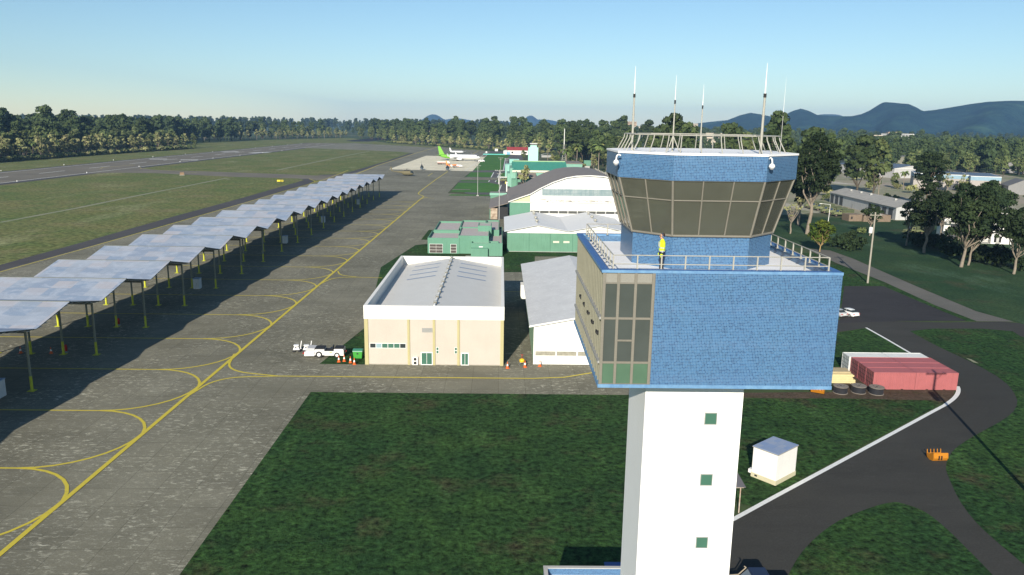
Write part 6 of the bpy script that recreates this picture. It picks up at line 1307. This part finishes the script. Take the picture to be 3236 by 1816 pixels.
def flats():
    t = thing('balcony_flats', 'white three storey flats with dark balconies behind the big trees', 'flats', (a[0]-1.5, a[1]+1, 0), rad(-12)); BAL = paint('dark_balcony', (.07, .075, .08), .7, .2, 1.)
    one('wall', OFFW, lambda q: q.bx(0, 6.5, 0, 9, 0, 10.4).bx(-14, 0, 2.4, 9, 0, 9.6), t); one('roof', paint('brown_flat_roof', (.25, .22, .2), .8, .2, 1.), lambda q: q.bx(-14.3, 6.8, -.3, 9.3, 10.4, 10.7), t)
    for f_ in range(3):
        z = f_*3.2
        w_ = one('window', BLACKP, lambda q: q.bx(.9, 3.1, -.05, .02, z+.5, z+2.6), t); one('curtain', CONC, lambda q: q.bx(1.6, 2.4, -.07, -.04, z+.65, z+2.4), w_)
        b_ = one('balcony', OFFW, lambda q: q.bx(-14, 0, .2, 2.4, z-.15, z+.05), t); one('railing', BAL, lambda q: [q.bx(-14+.35*i, -14+.35*i+.12, .25, .32, z+.05, z+1.05) for i in range(40)]+[q.bx(-14, 0, .22, .34, z+1.0, z+1.1)], b_); one('door', BAL, lambda q: q.bx(-12, -8, 2.3, 2.42, z+.05, z+2.3).bx(-6, -3.2, 2.3, 2.42, z+.05, z+2.3), t)
flats()
a = gF(760, 560); simple_building('grey_villa', 'grey roofed house glimpsed between the two tallest trees', 'house', (a[0]+3, a[1]+4), rad(15), 13, 11, 5.6, OFFW, paint('grey_green_roof', (.17, .19, .17), .8, .2, 1.), 2.4, extras=lambda b: wins(b, 3, -6, 6, -5.55, 1., 3.4, 1.6))
# distant town blocks
random.seed(21)
TOWNW = [paint('town_wall_cream', (.55, .47, .36), .8, .1, .3), paint('town_wall_white', (.66, .64, .6), .8, .1, .3), paint('town_wall_tan', (.5, .36, .24), .8, .1, .3)]
for i, (x, y, sx, h, mi) in enumerate(((1590, 330, 150, 34, 0), (1650, 332, 95, 26, 1), (1585, 322, 60, 52, 2), (1742, 328, 46, 48, 0), (1560, 336, 120, 22, 2), (1700, 338, 90, 22, 1), (2255, 366, 90, 26, 1), (2205, 372, 60, 22, 0), (1480, 318, 80, 20, 0), (1075, 312, 120, 18, 2), (1120, 316, 100, 14, 1), (1795, 345, 60, 20, 0), (1420, 322, 70, 18, 1), (2240, 372, 30, 30, 2))):
    D = 2600 if y < 345 else 1700; px, py = x*1.2562, y*1.2562; d = ROT.T@np.array([(px-1618)/F_PX, (py-908)/F_PX, 1.]); t_ = D/math.hypot(d[0], d[1])
    b = thing('town_block', ['cream', 'white', 'tan'][mi]+' town block on the skyline, %s of its row' % ('leftmost', 'second', 'third', 'fourth', 'fifth', 'sixth', 'seventh', 'eighth', 'ninth', 'tenth', 'eleventh', 'twelfth', 'thirteenth', 'last')[i], 'building', (d[0]*t_, d[1]*t_, 0), random.uniform(-.3, .3), group='town buildings far beyond the trees')
    h = max(h*.8, 12)+8
    one('wall', TOWNW[mi], lambda q: q.bx(-sx/2*.6, sx/2*.6, -12, 12, 0, h), b); one('window_band', DARK, lambda q: [q.bx(-sx*.28, sx*.28, -12.2, -12, h-3-5*j, h-1.4-5*j) for j in range(int(h/7))], b)
# ================================================================== trees
RNG = np.random.RandomState(7)
def mesh_np(name, V, Fq, mats, mi=None):
    me = bpy.data.meshes.new(name); n = len(V); f = len(Fq)
    me.vertices.add(n); me.vertices.foreach_set('co', V.astype(np.float32).ravel())
    me.loops.add(f*4); me.loops.foreach_set('vertex_index', Fq.astype(np.int32).ravel())
    me.polygons.add(f); me.polygons.foreach_set('loop_start', np.arange(0, f*4, 4, dtype=np.int32))
    for mt in mats: me.materials.append(mt)
    if mi is not None: me.polygons.foreach_set('material_index', mi.astype(np.int32))
    me.update(calc_edges=True); return me
def cards(C, N, S, rs):
    'square leaf sprays: centres, facing directions, sizes'
    n = len(C); up = rs.normal(size=(n, 3)); u = np.cross(N, up); u /= np.linalg.norm(u, axis=1)[:, None]+1e-9; v = np.cross(N, u)
    a = S[:, None]*.5; asp = rs.uniform(.6, 1.1, n)[:, None]
    V = np.stack([C-u*a-v*a*asp, C+u*a-v*a*asp*.7, C+u*a*.8+v*a*asp, C-u*a*.9+v*a*asp*.8], 1).reshape(-1, 3)
    return V, np.arange(4*n).reshape(n, 4)
def crown(rs, clumps, per, size, flat=.75):
    'leaf sprays over many clumps: clumps = (centre, radius)'
    Cs, Ns, Ss = [], [], []
    for c, r in clumps:
        k_ = max(6, int(per*r*r)); d = rs.normal(size=(k_, 3)); d /= np.linalg.norm(d, axis=1)[:, None]
        d[:, 2] = np.where(d[:, 2] < -.45, -d[:, 2], d[:, 2])
        rad_ = r*rs.uniform(.62, 1.08, (k_, 1)); p = np.array(c)+d*rad_*np.array([1, 1, flat])
        nn = d+rs.normal(size=(k_, 3))*.42; nn /= np.linalg.norm(nn, axis=1)[:, None]
        Cs.append(p); Ns.append(nn); Ss.append(size*rs.uniform(.6, 1.35, k_))
    return cards(np.concatenate(Cs), np.concatenate(Ns), np.concatenate(Ss), rs)
def limb(mb, p0, p1, r0, r1, rs, n=6, bend=.06):
    p0, p1 = np.array(p0), np.array(p1); L = np.linalg.norm(p1-p0); pts = []
    for t in np.linspace(0, 1, 4): pts.append(p0+(p1-p0)*t+(rs.normal(size=3)*L*bend if 0 < t < 1 else 0))
    for i in range(3): mb.cyl(pts[i], pts[i+1], r0+(r1-r0)*i/3, r0+(r1-r0)*(i+1)/3, n, 0, False)
def broad(rs, H, cr, base, ncl, per, leaf, limbs=5, lean=0., rcl=(.26, .42), top=1.):
    'tall broadleaf: returns trunk MB and crown arrays'
    tr = MB(); fork = base*rs.uniform(.75, 1.0)*H; tx = lean*H
    limb(tr, (0, 0, -.3), (tx*.5, 0, fork), .021*H, .014*H, rs, 8, .02); clumps = []
    cz = (base*H+H)/2; hz = (H-base*H)/2
    for i in range(ncl):
        for _ in range(30):
            d = rs.uniform(-1, 1, 3)
            if np.linalg.norm(d) < 1: break
        taper = 1-.35*max(d[2], 0)*top
        r = cr*rs.uniform(*rcl); c = (tx+d[0]*(cr-r*.7)*taper, d[1]*(cr-r*.7)*taper, cz+d[2]*(hz-r*.55)); clumps.append((c, r))
    for i in range(limbs):
        c, r = clumps[i]; limb(tr, (tx*.45, 0, fork*rs.uniform(.8, 1.)), (c[0], c[1], c[2]-.2*r), .010*H, .003*H, rs, 5)
        q = clumps[(i+limbs) % ncl][0]; limb(tr, (c[0]*.5, c[1]*.5, (fork+c[2])*.5), q, .005*H, .002*H, rs, 4)
    return tr, crown(rs, clumps, per, leaf)
def merge(tr, cr, name, mats):
    n0 = len(tr.v); V = np.array(tr.v) if n0 else np.zeros((0, 3)); q = np.array([f for f in tr.f if len(f) == 4]).reshape(-1, 4)
    V2, F2 = cr; return mesh_np(name, np.concatenate([V, V2]), np.concatenate([q, F2+n0]), mats, np.concatenate([np.zeros(len(q)), np.ones(len(F2))]))
def palm_parts(rs, H, nf=17, fl=3.6):
    tr = MB(); limb(tr, (0, 0, -.2), (rs.uniform(-.4, .4), rs.uniform(-.4, .4), H), .17+.008*H, .14, rs, 7, .015); top = np.array(tr.v[-1])*0+np.array([tr.v[-1][0], tr.v[-1][1], H])
    Cs, Fs = [], []; k_ = 0
    for i in range(nf):
        a = 2*math.pi*i/nf+rs.uniform(-.2, .2); el = rs.uniform(-.1, 1.05); L = fl*rs.uniform(.85, 1.1); dr = np.array([math.cos(a), math.sin(a), 0]); side = np.array([-math.sin(a), math.cos(a), 0]); p = top.copy(); e = el; prev = None
        for s_ in range(6):
            w_ = (.25, .62, .75, .7, .5, .15)[s_]*L/3.6; L_, R_ = p+side*w_-np.array([0, 0, w_*.55]), p-side*w_-np.array([0, 0, w_*.55])
            if prev is not None:
                Cs += [prev[0], prev[1], p, L_, prev[1], prev[2], R_, p]; Fs += [[k_, k_+1, k_+2, k_+3], [k_+4, k_+5, k_+6, k_+7]]; k_ += 8
            prev = (L_, p.copy(), R_); p = p+(dr*math.cos(e)+np.array([0, 0, math.sin(e)]))*L/5; e -= .36+.1*rs.rand()
    return tr, (np.array(Cs), np.array(Fs))
def bush_cards(rs, r, h, n=9, leaf=.5, per=26): return crown(rs, [((rs.uniform(-.6, .6)*r, rs.uniform(-.6, .6)*r, h*rs.uniform(.2, .62)), r*rs.uniform(.32, .55)) for _ in range(n)], per/max(r*.4, .4)**0, leaf, .85)
# --- far-forest kinds: one mesh each, trunk and leaves
KINDS = {}
for i in range(5): tr, cr = broad(np.random.RandomState(20+i), 40., 9.2+i*.5, .16, 34, 5.4, 1.75, 4, rcl=(.28, .44)); KINDS['tall', i] = merge(tr, cr, 'forest_tree', [BARKF, FOL_F])
for i in range(4): tr, cr = broad(np.random.RandomState(40+i), 26., 6.6, .1, 26, 7., 1.35, 5, rcl=(.28, .44)); KINDS['mid', i] = merge(tr, cr, 'forest_tree', [BARKF, FOL_M])
for i in range(4): tr, cr = broad(np.random.RandomState(60+i), 15., 4.4, .2, 15, 9., 1.0, 6, rcl=(.26, .44)); KINDS['dry', i] = merge(tr, cr, 'dry_tree', [BARKL, FOL_L])
for i in range(3): tr, cr = palm_parts(np.random.RandomState(80+i), 9.+i*1.5, 16, 3.6); KINDS['palm', i] = merge(tr, cr, 'palm_tree', [BARKL, FOL_P])
for i in range(4): KINDS['bush', i] = merge(MB(), bush_cards(np.random.RandomState(90+i), 4.6, 6.5, 10, 1.1, 6.5), 'bush', [BARKL, FOL_L if i < 2 else FOL_M])
NAME = {'tall': ('forest_tree', 'tree'), 'mid': ('forest_tree', 'tree'), 'dry': ('dry_tree', 'tree'), 'palm': ('palm_tree', 'palm'), 'bush': ('bush', 'bush')}
def put(kind, x, y, s, label, group, i=None, sz=None):
    i = RNG.randint(sum(1 for k_ in KINDS if k_[0] == kind)) if i is None else i
    o = link(bpy.data.objects.new(NAME[kind][0], KINDS[kind, i])); o.location = (x, y, 0); o.rotation_euler = (0, 0, RNG.uniform(0, 6.28)); o.scale = (s, s, sz or s)
    return tag(o, label, NAME[kind][1], group)
def along(poly, step, jit, off0, off1, fn, side=1):
    for (x0, y0), (x1, y1) in zip(poly, poly[1:]):
        d = Vector((x1-x0, y1-y0)); L = d.length; d.normalize(); nrm = Vector((-d.y, d.x))*side; t = RNG.uniform(0, step)
        while t < L:
            o = RNG.uniform(off0, off1); fn(x0+d.x*t+nrm.x*o+RNG.uniform(-jit, jit), y0+d.y*t+nrm.y*o+RNG.uniform(-jit, jit)); t += step*RNG.uniform(.75, 1.25)
# left forest: its edge runs along the runway, then steps back
WL = [(-404, 590), (-404, 790), (-388, 1000)]
LBL = {('l', 'bush'): 'dry bush in the front fringe of the forest left of the runway', ('l', 'dry'): 'pale spreading tree in the sunlit fringe left of the runway', ('l', 'palm'): 'slender palm in the sunlit fringe left of the runway', ('l', 'mid'): 'mid green tree behind the fringe left of the runway', ('l', 'tall'): 'tall dark tree of the forest left of the runway',
       ('c', 'bush'): 'dry bush in the forest edge beyond the parked aircraft', ('c', 'dry'): 'pale tree in the forest edge beyond the parked aircraft', ('c', 'palm'): 'palm in the forest edge beyond the parked aircraft', ('c', 'mid'): 'mid green tree of the wood beyond the parked aircraft', ('c', 'tall'): 'tall dark tree of the wood beyond the parked aircraft',
       ('r', 'bush'): 'bush among the trees beyond the industrial sheds', ('r', 'dry'): 'pale tree among the roofs on the right', ('r', 'palm'): 'palm among the trees beyond the warehouses', ('r', 'mid'): 'mid green tree in the belt beyond the warehouses', ('r', 'tall'): 'tall dark tree in the belt beyond the warehouses'}
GRP = {'l': 'forest left of the runway', 'c': 'wood beyond the parked aircraft', 'r': 'trees round the industrial area'}
def P_(z, kind, s0, s1): return lambda x, y: put(kind, x, y, RNG.uniform(s0, s1), LBL[z, kind], GRP[z])
along(WL, 6.5, 1.5, 0, 4, P_('l', 'bush', .7, 1.1), 1)
along(WL, 8.5, 2, 6, 15, P_('l', 'dry', .9, 1.45), 1)
along(WL, 42., 3, 5, 12, P_('l', 'palm', .9, 1.3), 1)
along(WL, 11., 3, 19, 32, P_('l', 'mid', .8, 1.12), 1)
along(WL, 13., 3, 40, 58, P_('l', 'tall', .72, .95), 1)
along([(-404, 640), (-404, 790), (-388, 1000)], 24., 4, 75, 115, P_('l', 'tall', .95, 1.28), 1)
along([(-388, 1000), (-500, 1060)], 16, 3, 0, 6, P_('l', 'mid', .7, .9), -1)
# beyond the far end of the runway and behind the aircraft
WC0 = [(-560, 1290), (-352, 1800)]
along(WC0, 15, 3, 0, 6, P_('c', 'dry', .9, 1.3), 1); along(WC0, 19, 4, 12, 28, P_('c', 'mid', .9, 1.2), 1); along(WC0, 24, 4, 40, 80, P_('c', 'tall', .8, 1.1), 1)
WC = [(-352, 1800), (-208, 1410), (-107, 1254), (-17, 1110), (45, 1010), (110, 930)]
along(WC[1:], 11., 2, 0, 5, P_('c', 'bush', .7, 1.0), 1); along(WC[1:], 17, 2, 8, 18, P_('c', 'dry', .9, 1.2), 1); along(WC[2:], 70, 3, 6, 14, P_('c', 'palm', 1., 1.3), 1)
along(WC, 20., 3, 24, 40, P_('c', 'mid', .85, 1.15), 1); along(WC, 22., 4, 50, 90, P_('c', 'tall', .9, 1.15), 1); along(WC[1:], 42., 4, 110, 170, P_('c', 'tall', 1.1, 1.28), 1)
# wood behind the tower head, then the belts on the right
WT = [(118, 930), (130, 700), (170, 640)]
along(WT, 14, 3, 0, 8, P_('c', 'dry', .9, 1.2), -1); along(WT, 15, 3, 12, 34, P_('c', 'mid', .8, 1.1), -1); along(WT, 20, 3, 34, 60, P_('c', 'tall', .7, .95), -1)
for q_, kind, s_, lb in (((1672, 372), 'tall', 1.17, 'great round dark tree standing behind the cab roof'), ((1648, 380), 'tall', .98, 'dark tree left of the great round tree behind the cab roof'), ((1705, 380), 'tall', 1.02, 'dark tree right of the great round tree behind the cab roof'), ((1812, 372), 'tall', 1.02, 'dark tree in front of the hills, left of the tall antenna'), ((1922, 372), 'tall', 1.2, 'tall dark tree behind the right hand antenna'), ((1860, 374), 'mid', 1.4, 'light green tree behind the middle of the roof railing'), ((2012, 392), 'tall', .97, 'dark tree just right of the roof railing'), ((2130, 398), 'tall', .9, 'broad dark tree above the cream warehouse'), ((2060, 395), 'tall', .86, 'dark tree between the cab roof and the cream warehouse'), ((2170, 402), 'mid', 1.3, 'greyish tree above the cream warehouse, right side')):
    a = gq(q_[0], q_[1]+0); D = math.hypot(*a); px = q_[0]*1.2562
    dd = ROT.T@np.array([(px-1618)/F_PX, 0., 1.]); f_ = 520/math.hypot(dd[0], dd[1]) if q_[0] < 1900 else 480/math.hypot(dd[0], dd[1])
    put(kind, dd[0]*f_, dd[1]*f_, s_*1.0, lb, None, 1 if s_ > .9 else None)
def rd(px, D):                                  # point at distance D along a measured bearing
    d = ROT.T@np.array([(px*1.2562-1618)/F_PX, 0., 1.]); t = D/math.hypot(d[0], d[1]); return float(d[0]*t), float(d[1]*t)
for q_, D, kind, s_ in [(x, 700+RNG.uniform(-60, 120), k_, RNG.uniform(.55, .85)) for x in range(2010, 2600, 24) for k_ in (('mid', 'palm') if x % 3 else ('mid', 'mid'))]:
    a = rd(q_+RNG.uniform(-8, 8), D+(420 if q_ < 2230 else 120)); put(kind, a[0], a[1], s_ if kind != 'palm' else s_*1.9, LBL['r', kind], GRP['r'])
for x in range(2120, 2600, 30): a = rd(x, 1080+RNG.uniform(-80, 80)); put('tall', a[0], a[1], RNG.uniform(.55, .75), LBL['r', 'tall'], GRP['r'])
def pp(px, kind, s_, lb, grp=None, i=None, sz=None): put(kind, px[0], px[1], s_, lb, grp, i, sz)
pp(gD(712, 640), 'palm', 1.15, 'tall palm standing alone in the sandy yard', i=2); pp(gD(1030, 566), 'palm', 1.0, 'bushy palm at the warehouse corner', i=1); pp(gD(385, 420), 'dry', .62, 'slim leafy tree at the near end of the gabled warehouse'); pp(gD(915, 540), 'mid', .42, 'slim green tree by the warehouse corner palm')
pp(gD(510, 445), 'dry', .72, 'round pale tree before the gabled warehouse', i=2); pp(gD(630, 450), 'bush', .8, 'bush beside the round pale tree'); pp(gD(600, 552), 'bush', .7, 'wide bush at the foot of the lone palm'); pp(gD(1130, 605), 'bush', .95, 'round pale bush at the left end of the blue banded warehouse', i=1); pp(gD(960, 552), 'bush', .6, 'bush under the warehouse corner palm'); pp(gD(400, 440), 'bush', .7, 'bush at the foot of the slim leafy tree'); pp(gD(195, 390), 'bush', .75, 'low bush at the end wall of the gabled warehouse')
pp(gD(820, 680), 'bush', .55, 'dark bush behind the long shed roof, left one', i=2); pp(gD(930, 690), 'bush', .45, 'dark bush behind the long shed roof, right one', i=3); pp(gD(1595, 580), 'dry', .75, 'slender tree before the blue banded warehouse'); pp(gD(1790, 590), 'dry', .7, 'second slender tree before the blue banded warehouse'); pp(gE(300, 310), 'bush', .62, 'bush at the far gable of the long shed'); pp(gD(40, 640), 'bush', .9, 'bush at the yard edge by the tall tower trees'); pp(gE(985, 955), 'bush', .42, 'low round bush on the park grass left of the pole', i=3)
pp((26, 223.5), 'bush', .42, 'dark shrub against the green hangar wall', i=3); pp((13.5, 438), 'dry', .95, 'reddish green tree between the arched roof and the terminal', i=0); pp(zB_pt := g(1540+690*.16601, 440+380*.16601), 'mid', .42, 'dark leafy tree beside the old mint tower'); pp(g(1540+1150*.16601, 440+400*.16601), 'palm', 1.3, 'palm behind the terminal roof')
for i, (x, y, k_, s_) in enumerate(((1500, 520, 'palm', 1.5), (1600, 540, 'dry', .9), (1700, 500, 'palm', 1.7), (1790, 560, 'dry', .8), (2120, 580, 'palm', 1.9), (2020, 560, 'dry', .9), (2260, 600, 'dry', .9), (1330, 470, 'mid', .5), (1250, 430, 'dry', .8), (1560, 430, 'mid', .7), (2200, 520, 'mid', .62), (1980, 480, 'palm', 1.6), (2350, 640, 'dry', .8))):
    a = at(1540+x*.16601, 440+y*.16601, 560+i*14); pp((a[0], 560+i*14), k_, s_, LBL['c', k_], GRP['c'])
# --- near trees on the right, each with trunk and crown of its own
def near_tree(name, label, pos, seed, H, cr, base, ncl, per, leaf, fol, bark, lean=0., limbs=7, rcl=(.17, .30), top=.6):
    ncl, per, leaf, limbs = int(ncl*2.1), per*1.15, leaf*.86, limbs+4
    rs = np.random.RandomState(seed); tr, c_ = broad(rs, H, cr, base, ncl, per, leaf, limbs, lean, rcl, top)
    t = thing(name, label, 'tree', (pos[0], pos[1], 0)); tr.build('trunk', bark, t, uv=False)
    o = link(bpy.data.objects.new('crown', mesh_np('crown', c_[0], c_[1], [fol]))); o.parent = t; return t
near_tree('broadleaf_tree', 'leaning dark tree leftmost of the big trees, before the end of the long shed', gF(105, 975), 101, 14.5, 4.0, .40, 20, 34, .55, FOL_D, BARKL, .05)
near_tree('broadleaf_tree', 'tall straight trunked dark tree in front of the blue banded warehouse', gF(360, 1080), 102, 21.5, 6.8, .30, 42, 30, .6, FOL_D, BARKL, .02)
near_tree('broadleaf_tree', 'tallest forked dark tree left of the white flats', gF(890, 1280), 103, 23.5, 8.2, .27, 52, 28, .62, FOL_D, BARKL, .05)
near_tree('broadleaf_tree', 'dark forked tree at the right edge of the photo', gF(1640, 1380), 104, 18., 6.6, .34, 34, 30, .6, FOL_D, BARKL, .02)
near_tree('broadleaf_tree', 'dark tree behind the tallest one with slim leaning trunk', gF(990, 1255), 105, 16., 5.4, .38, 26, 28, .6, FOL_D, BARKL, .06)
near_tree('broadleaf_tree', 'high dark crown rising above the warehouse roof at right', (gF(1250, 700)[0]+14, gF(1250, 700)[1]+70), 106, 28., 8.4, .38, 40, 24, .75, FOL_D, BARK)
near_tree('broadleaf_tree', 'dense dark tree at the right edge behind the flats', (gF(1700, 900)[0]+6, gF(1700, 900)[1]+25), 107, 19., 8., .25, 36, 24, .7, FOL_D, BARK)
near_tree('broadleaf_tree', 'thin pale trunked tree half hidden between the two big trees', gF(590, 900), 108, 12.5, 3.8, .5, 12, 26, .6, FOL_M, BARKL)
near_tree('small_dark_tree', 'small round dark tree before the brick shed', gE(1130, 990), 109, 11.2, 3.9, .38, 18, 34, .55, FOL_D, BARKL, .02)
near_tree('sunlit_tree', 'bright yellow green tree where the worn road meets the tower', gE(185, 1295), 110, 10., 4.6, .25, 26, 26, .55, FOL_Y, paint('warm_bark', (.36, .25, .11), .9, .3, 1.))
a = g(2550, 739)
near_tree('tower_side_tree', 'tall dark tree right beside the tower cab with bare pale trunk', a, 111, 35., 8.6, .36, 54, 24, .72, FOL_D, BARKL, .04, 8)
near_tree('tower_side_tree', 'huge dark tree touching the right side of the tower cab', (g(2478, 735)[0], g(2478, 735)[1]+22), 112, 36., 7.2, .38, 40, 22, .75, FOL_D, BARKL, -.0, 8)
near_tree('tower_side_tree', 'slim tree with long bare trunk right of the tower', (a[0]+6, a[1]+24), 113, 27., 6.6, .3, 32, 24, .7, FOL_D, BARKL, .02, 6)
near_tree('bare_tree', 'half bare twiggy tree low beside the tower cab', g(2497, 738), 114, 15., 4.4, .35, 10, 8, .5, FOL_L, BARKL, .0, 7)
# undergrowth below the big trees: one hedge-like clump per spot
for i, (x, y, r, h, lb) in enumerate(((250, 985, 4.2, 5., 'dark undergrowth behind the leaning tree'), (450, 1020, 4.6, 5.4, 'dark undergrowth at the foot of the straight trunked tree'), (620, 1030, 4.2, 5., 'dark undergrowth right of the straight trunked tree'), (760, 1160, 4.0, 5.4, 'rounded dark shrub left of the tallest tree'), (1130, 1220, 4.4, 5.6, 'dark shrub mass right of the tallest tree'), (1320, 1250, 4.6, 6., 'large dark shrub in the middle of the hedge'), (1500, 1270, 4.6, 6., 'large dark shrub before the flats'), (1740, 1330, 4.2, 5.2, 'dark shrub at the right edge beneath the forked tree'), (1000, 1020, 4.2, 6., 'shrub in front of the flats left wing'))):
    p = gF(x, y); c_ = bush_cards(np.random.RandomState(200+i), r, h, 12, .62, 18)
    o = link(bpy.data.objects.new('shrub', mesh_np('shrub', c_[0], c_[1], [FOL_D]))); o.location = (p[0], p[1]+1.2, 0); tag(o, lb, 'shrub', 'shrubs under the big trees on the right')
for i, (x, y, lb) in enumerate(((560, 1160, 'dark shrubs at the foot of the tower side trees, left clump'), (640, 1290, 'dark shrubs behind the platform railing'), (380, 1230, 'dark shrubs left of the sunlit tree'))):
    p = gE(x-470, y); c_ = bush_cards(np.random.RandomState(230+i), 4., 4.6, 10, .6, 18); o = link(bpy.data.objects.new('shrub', mesh_np('shrub', c_[0], c_[1], [FOL_D]))); o.location = (p[0]+12, p[1]+3, 0); tag(o, lb, 'shrub')
# --- far-off woods that read as one mass
def mass(name, label, spots, seed, kinds):
    rs = np.random.RandomState(seed); Vs, Fs, Ms, n0 = [], [], [], 0; lib = {}
    for kd in kinds:
        me = KINDS[kd]; V = np.zeros(len(me.vertices)*3); me.vertices.foreach_get('co', V); F_ = np.zeros(len(me.loops), int); me.loops.foreach_get('vertex_index', F_)
        F_ = F_.reshape(-1, 4); keep = rs.permutation(len(F_))[:max(60, int(len(F_)*.28))]; F_ = F_[keep]; V = V.reshape(-1, 3); used, inv = np.unique(F_, return_inverse=True)
        P = V[used]; cen = V[F_].mean(1); P2 = cen[:, None]+(V[F_]-cen[:, None])*1.75; lib[kd] = P2
    for x, y, s_ in spots:
        P = lib[kinds[rs.randint(len(kinds))]]; a = rs.uniform(0, 6.28); ca, sa = math.cos(a), math.sin(a); Q = P.reshape(-1, 3)*s_
        Q = np.stack([Q[:, 0]*ca-Q[:, 1]*sa+x, Q[:, 0]*sa+Q[:, 1]*ca+y, Q[:, 2]], 1); Vs.append(Q); Fs.append(np.arange(len(Q)).reshape(-1, 4)+n0); n0 += len(Q)
    o = link(bpy.data.objects.new(name, mesh_np(name, np.concatenate(Vs), np.concatenate(Fs), [bpy.data.materials['far_leaves']]))); tag(o, label, 'woodland', None, 'stuff')
foliage('far_leaves', (.03, .05, .021), (.066, .09, .032), None, .03)
S_ = []
for _ in range(300): S_.append((RNG.uniform(-700, -430), RNG.uniform(700, 1500), RNG.uniform(.7, 1.05)))
mass('far_woodland', 'depth of the forest behind its first rows left of the runway', [q for q in S_ if q[0] < -470 or q[1] < 980], 1, [('tall', i) for i in range(5)])
S_ = []
for _ in range(420):
    x, y = RNG.uniform(-500, 900), RNG.uniform(1300, 2600)
    if y > 1330-1.55*min(x, 120)+170: S_.append((x, y, RNG.uniform(.7, 1.0)))
mass('far_woodland', 'mass of trees beyond the wood behind the aircraft', S_, 2, [('tall', i) for i in range(5)]+[('mid', 0), ('mid', 1)])
S_ = []
for _ in range(520):
    a = rd(RNG.uniform(2050, 2690), RNG.uniform(790, 1350)); S_.append((a[0], a[1], RNG.uniform(.5, .78)))
for _ in range(700):
    px, D = RNG.uniform(1500, 2680), RNG.uniform(880, 2600)
    a = rd(px, D)
    if px > 1960 or D > 1100: S_.append((a[0], a[1], RNG.uniform(.45, .7)))
mass('far_woodland', 'wide belt of suburban trees in front of the hills', S_, 3, [('tall', 0), ('tall', 1), ('mid', 0), ('mid', 2), ('dry', 0)])
S_ = []
for _ in range(800):
    px, D = RNG.uniform(-150, 2680), RNG.uniform(2600, 4200); a = rd(px, D); S_.append((a[0], a[1], RNG.uniform(.7, 1.05)*(1.25 if px < 1300 else .8)))
mass('far_woodland', 'thin line of far trees along the horizon', S_, 4, [('tall', i) for i in range(3)])
# ------------------------------------------------------------------ haze
hz = one('haze', NT('air').mat, lambda q: q.bx(-2500, 9500, -60, 13000, -14, 330), uv=False)
mt = hz.data.materials[0]; t_ = mt.node_tree; t_.nodes.clear(); out_ = t_.nodes.new('ShaderNodeOutputMaterial'); pv = t_.nodes.new('ShaderNodeVolumePrincipled')
pv.inputs['Color'].default_value = (.36, .62, 1., 1); pv.inputs['Density'].default_value = HAZE_D if 'HAZE_D' in globals() else .00007; pv.inputs['Anisotropy'].default_value = 0.
t_.links.new(pv.outputs[0], out_.inputs['Volume']); tag(hz, kind='stuff')
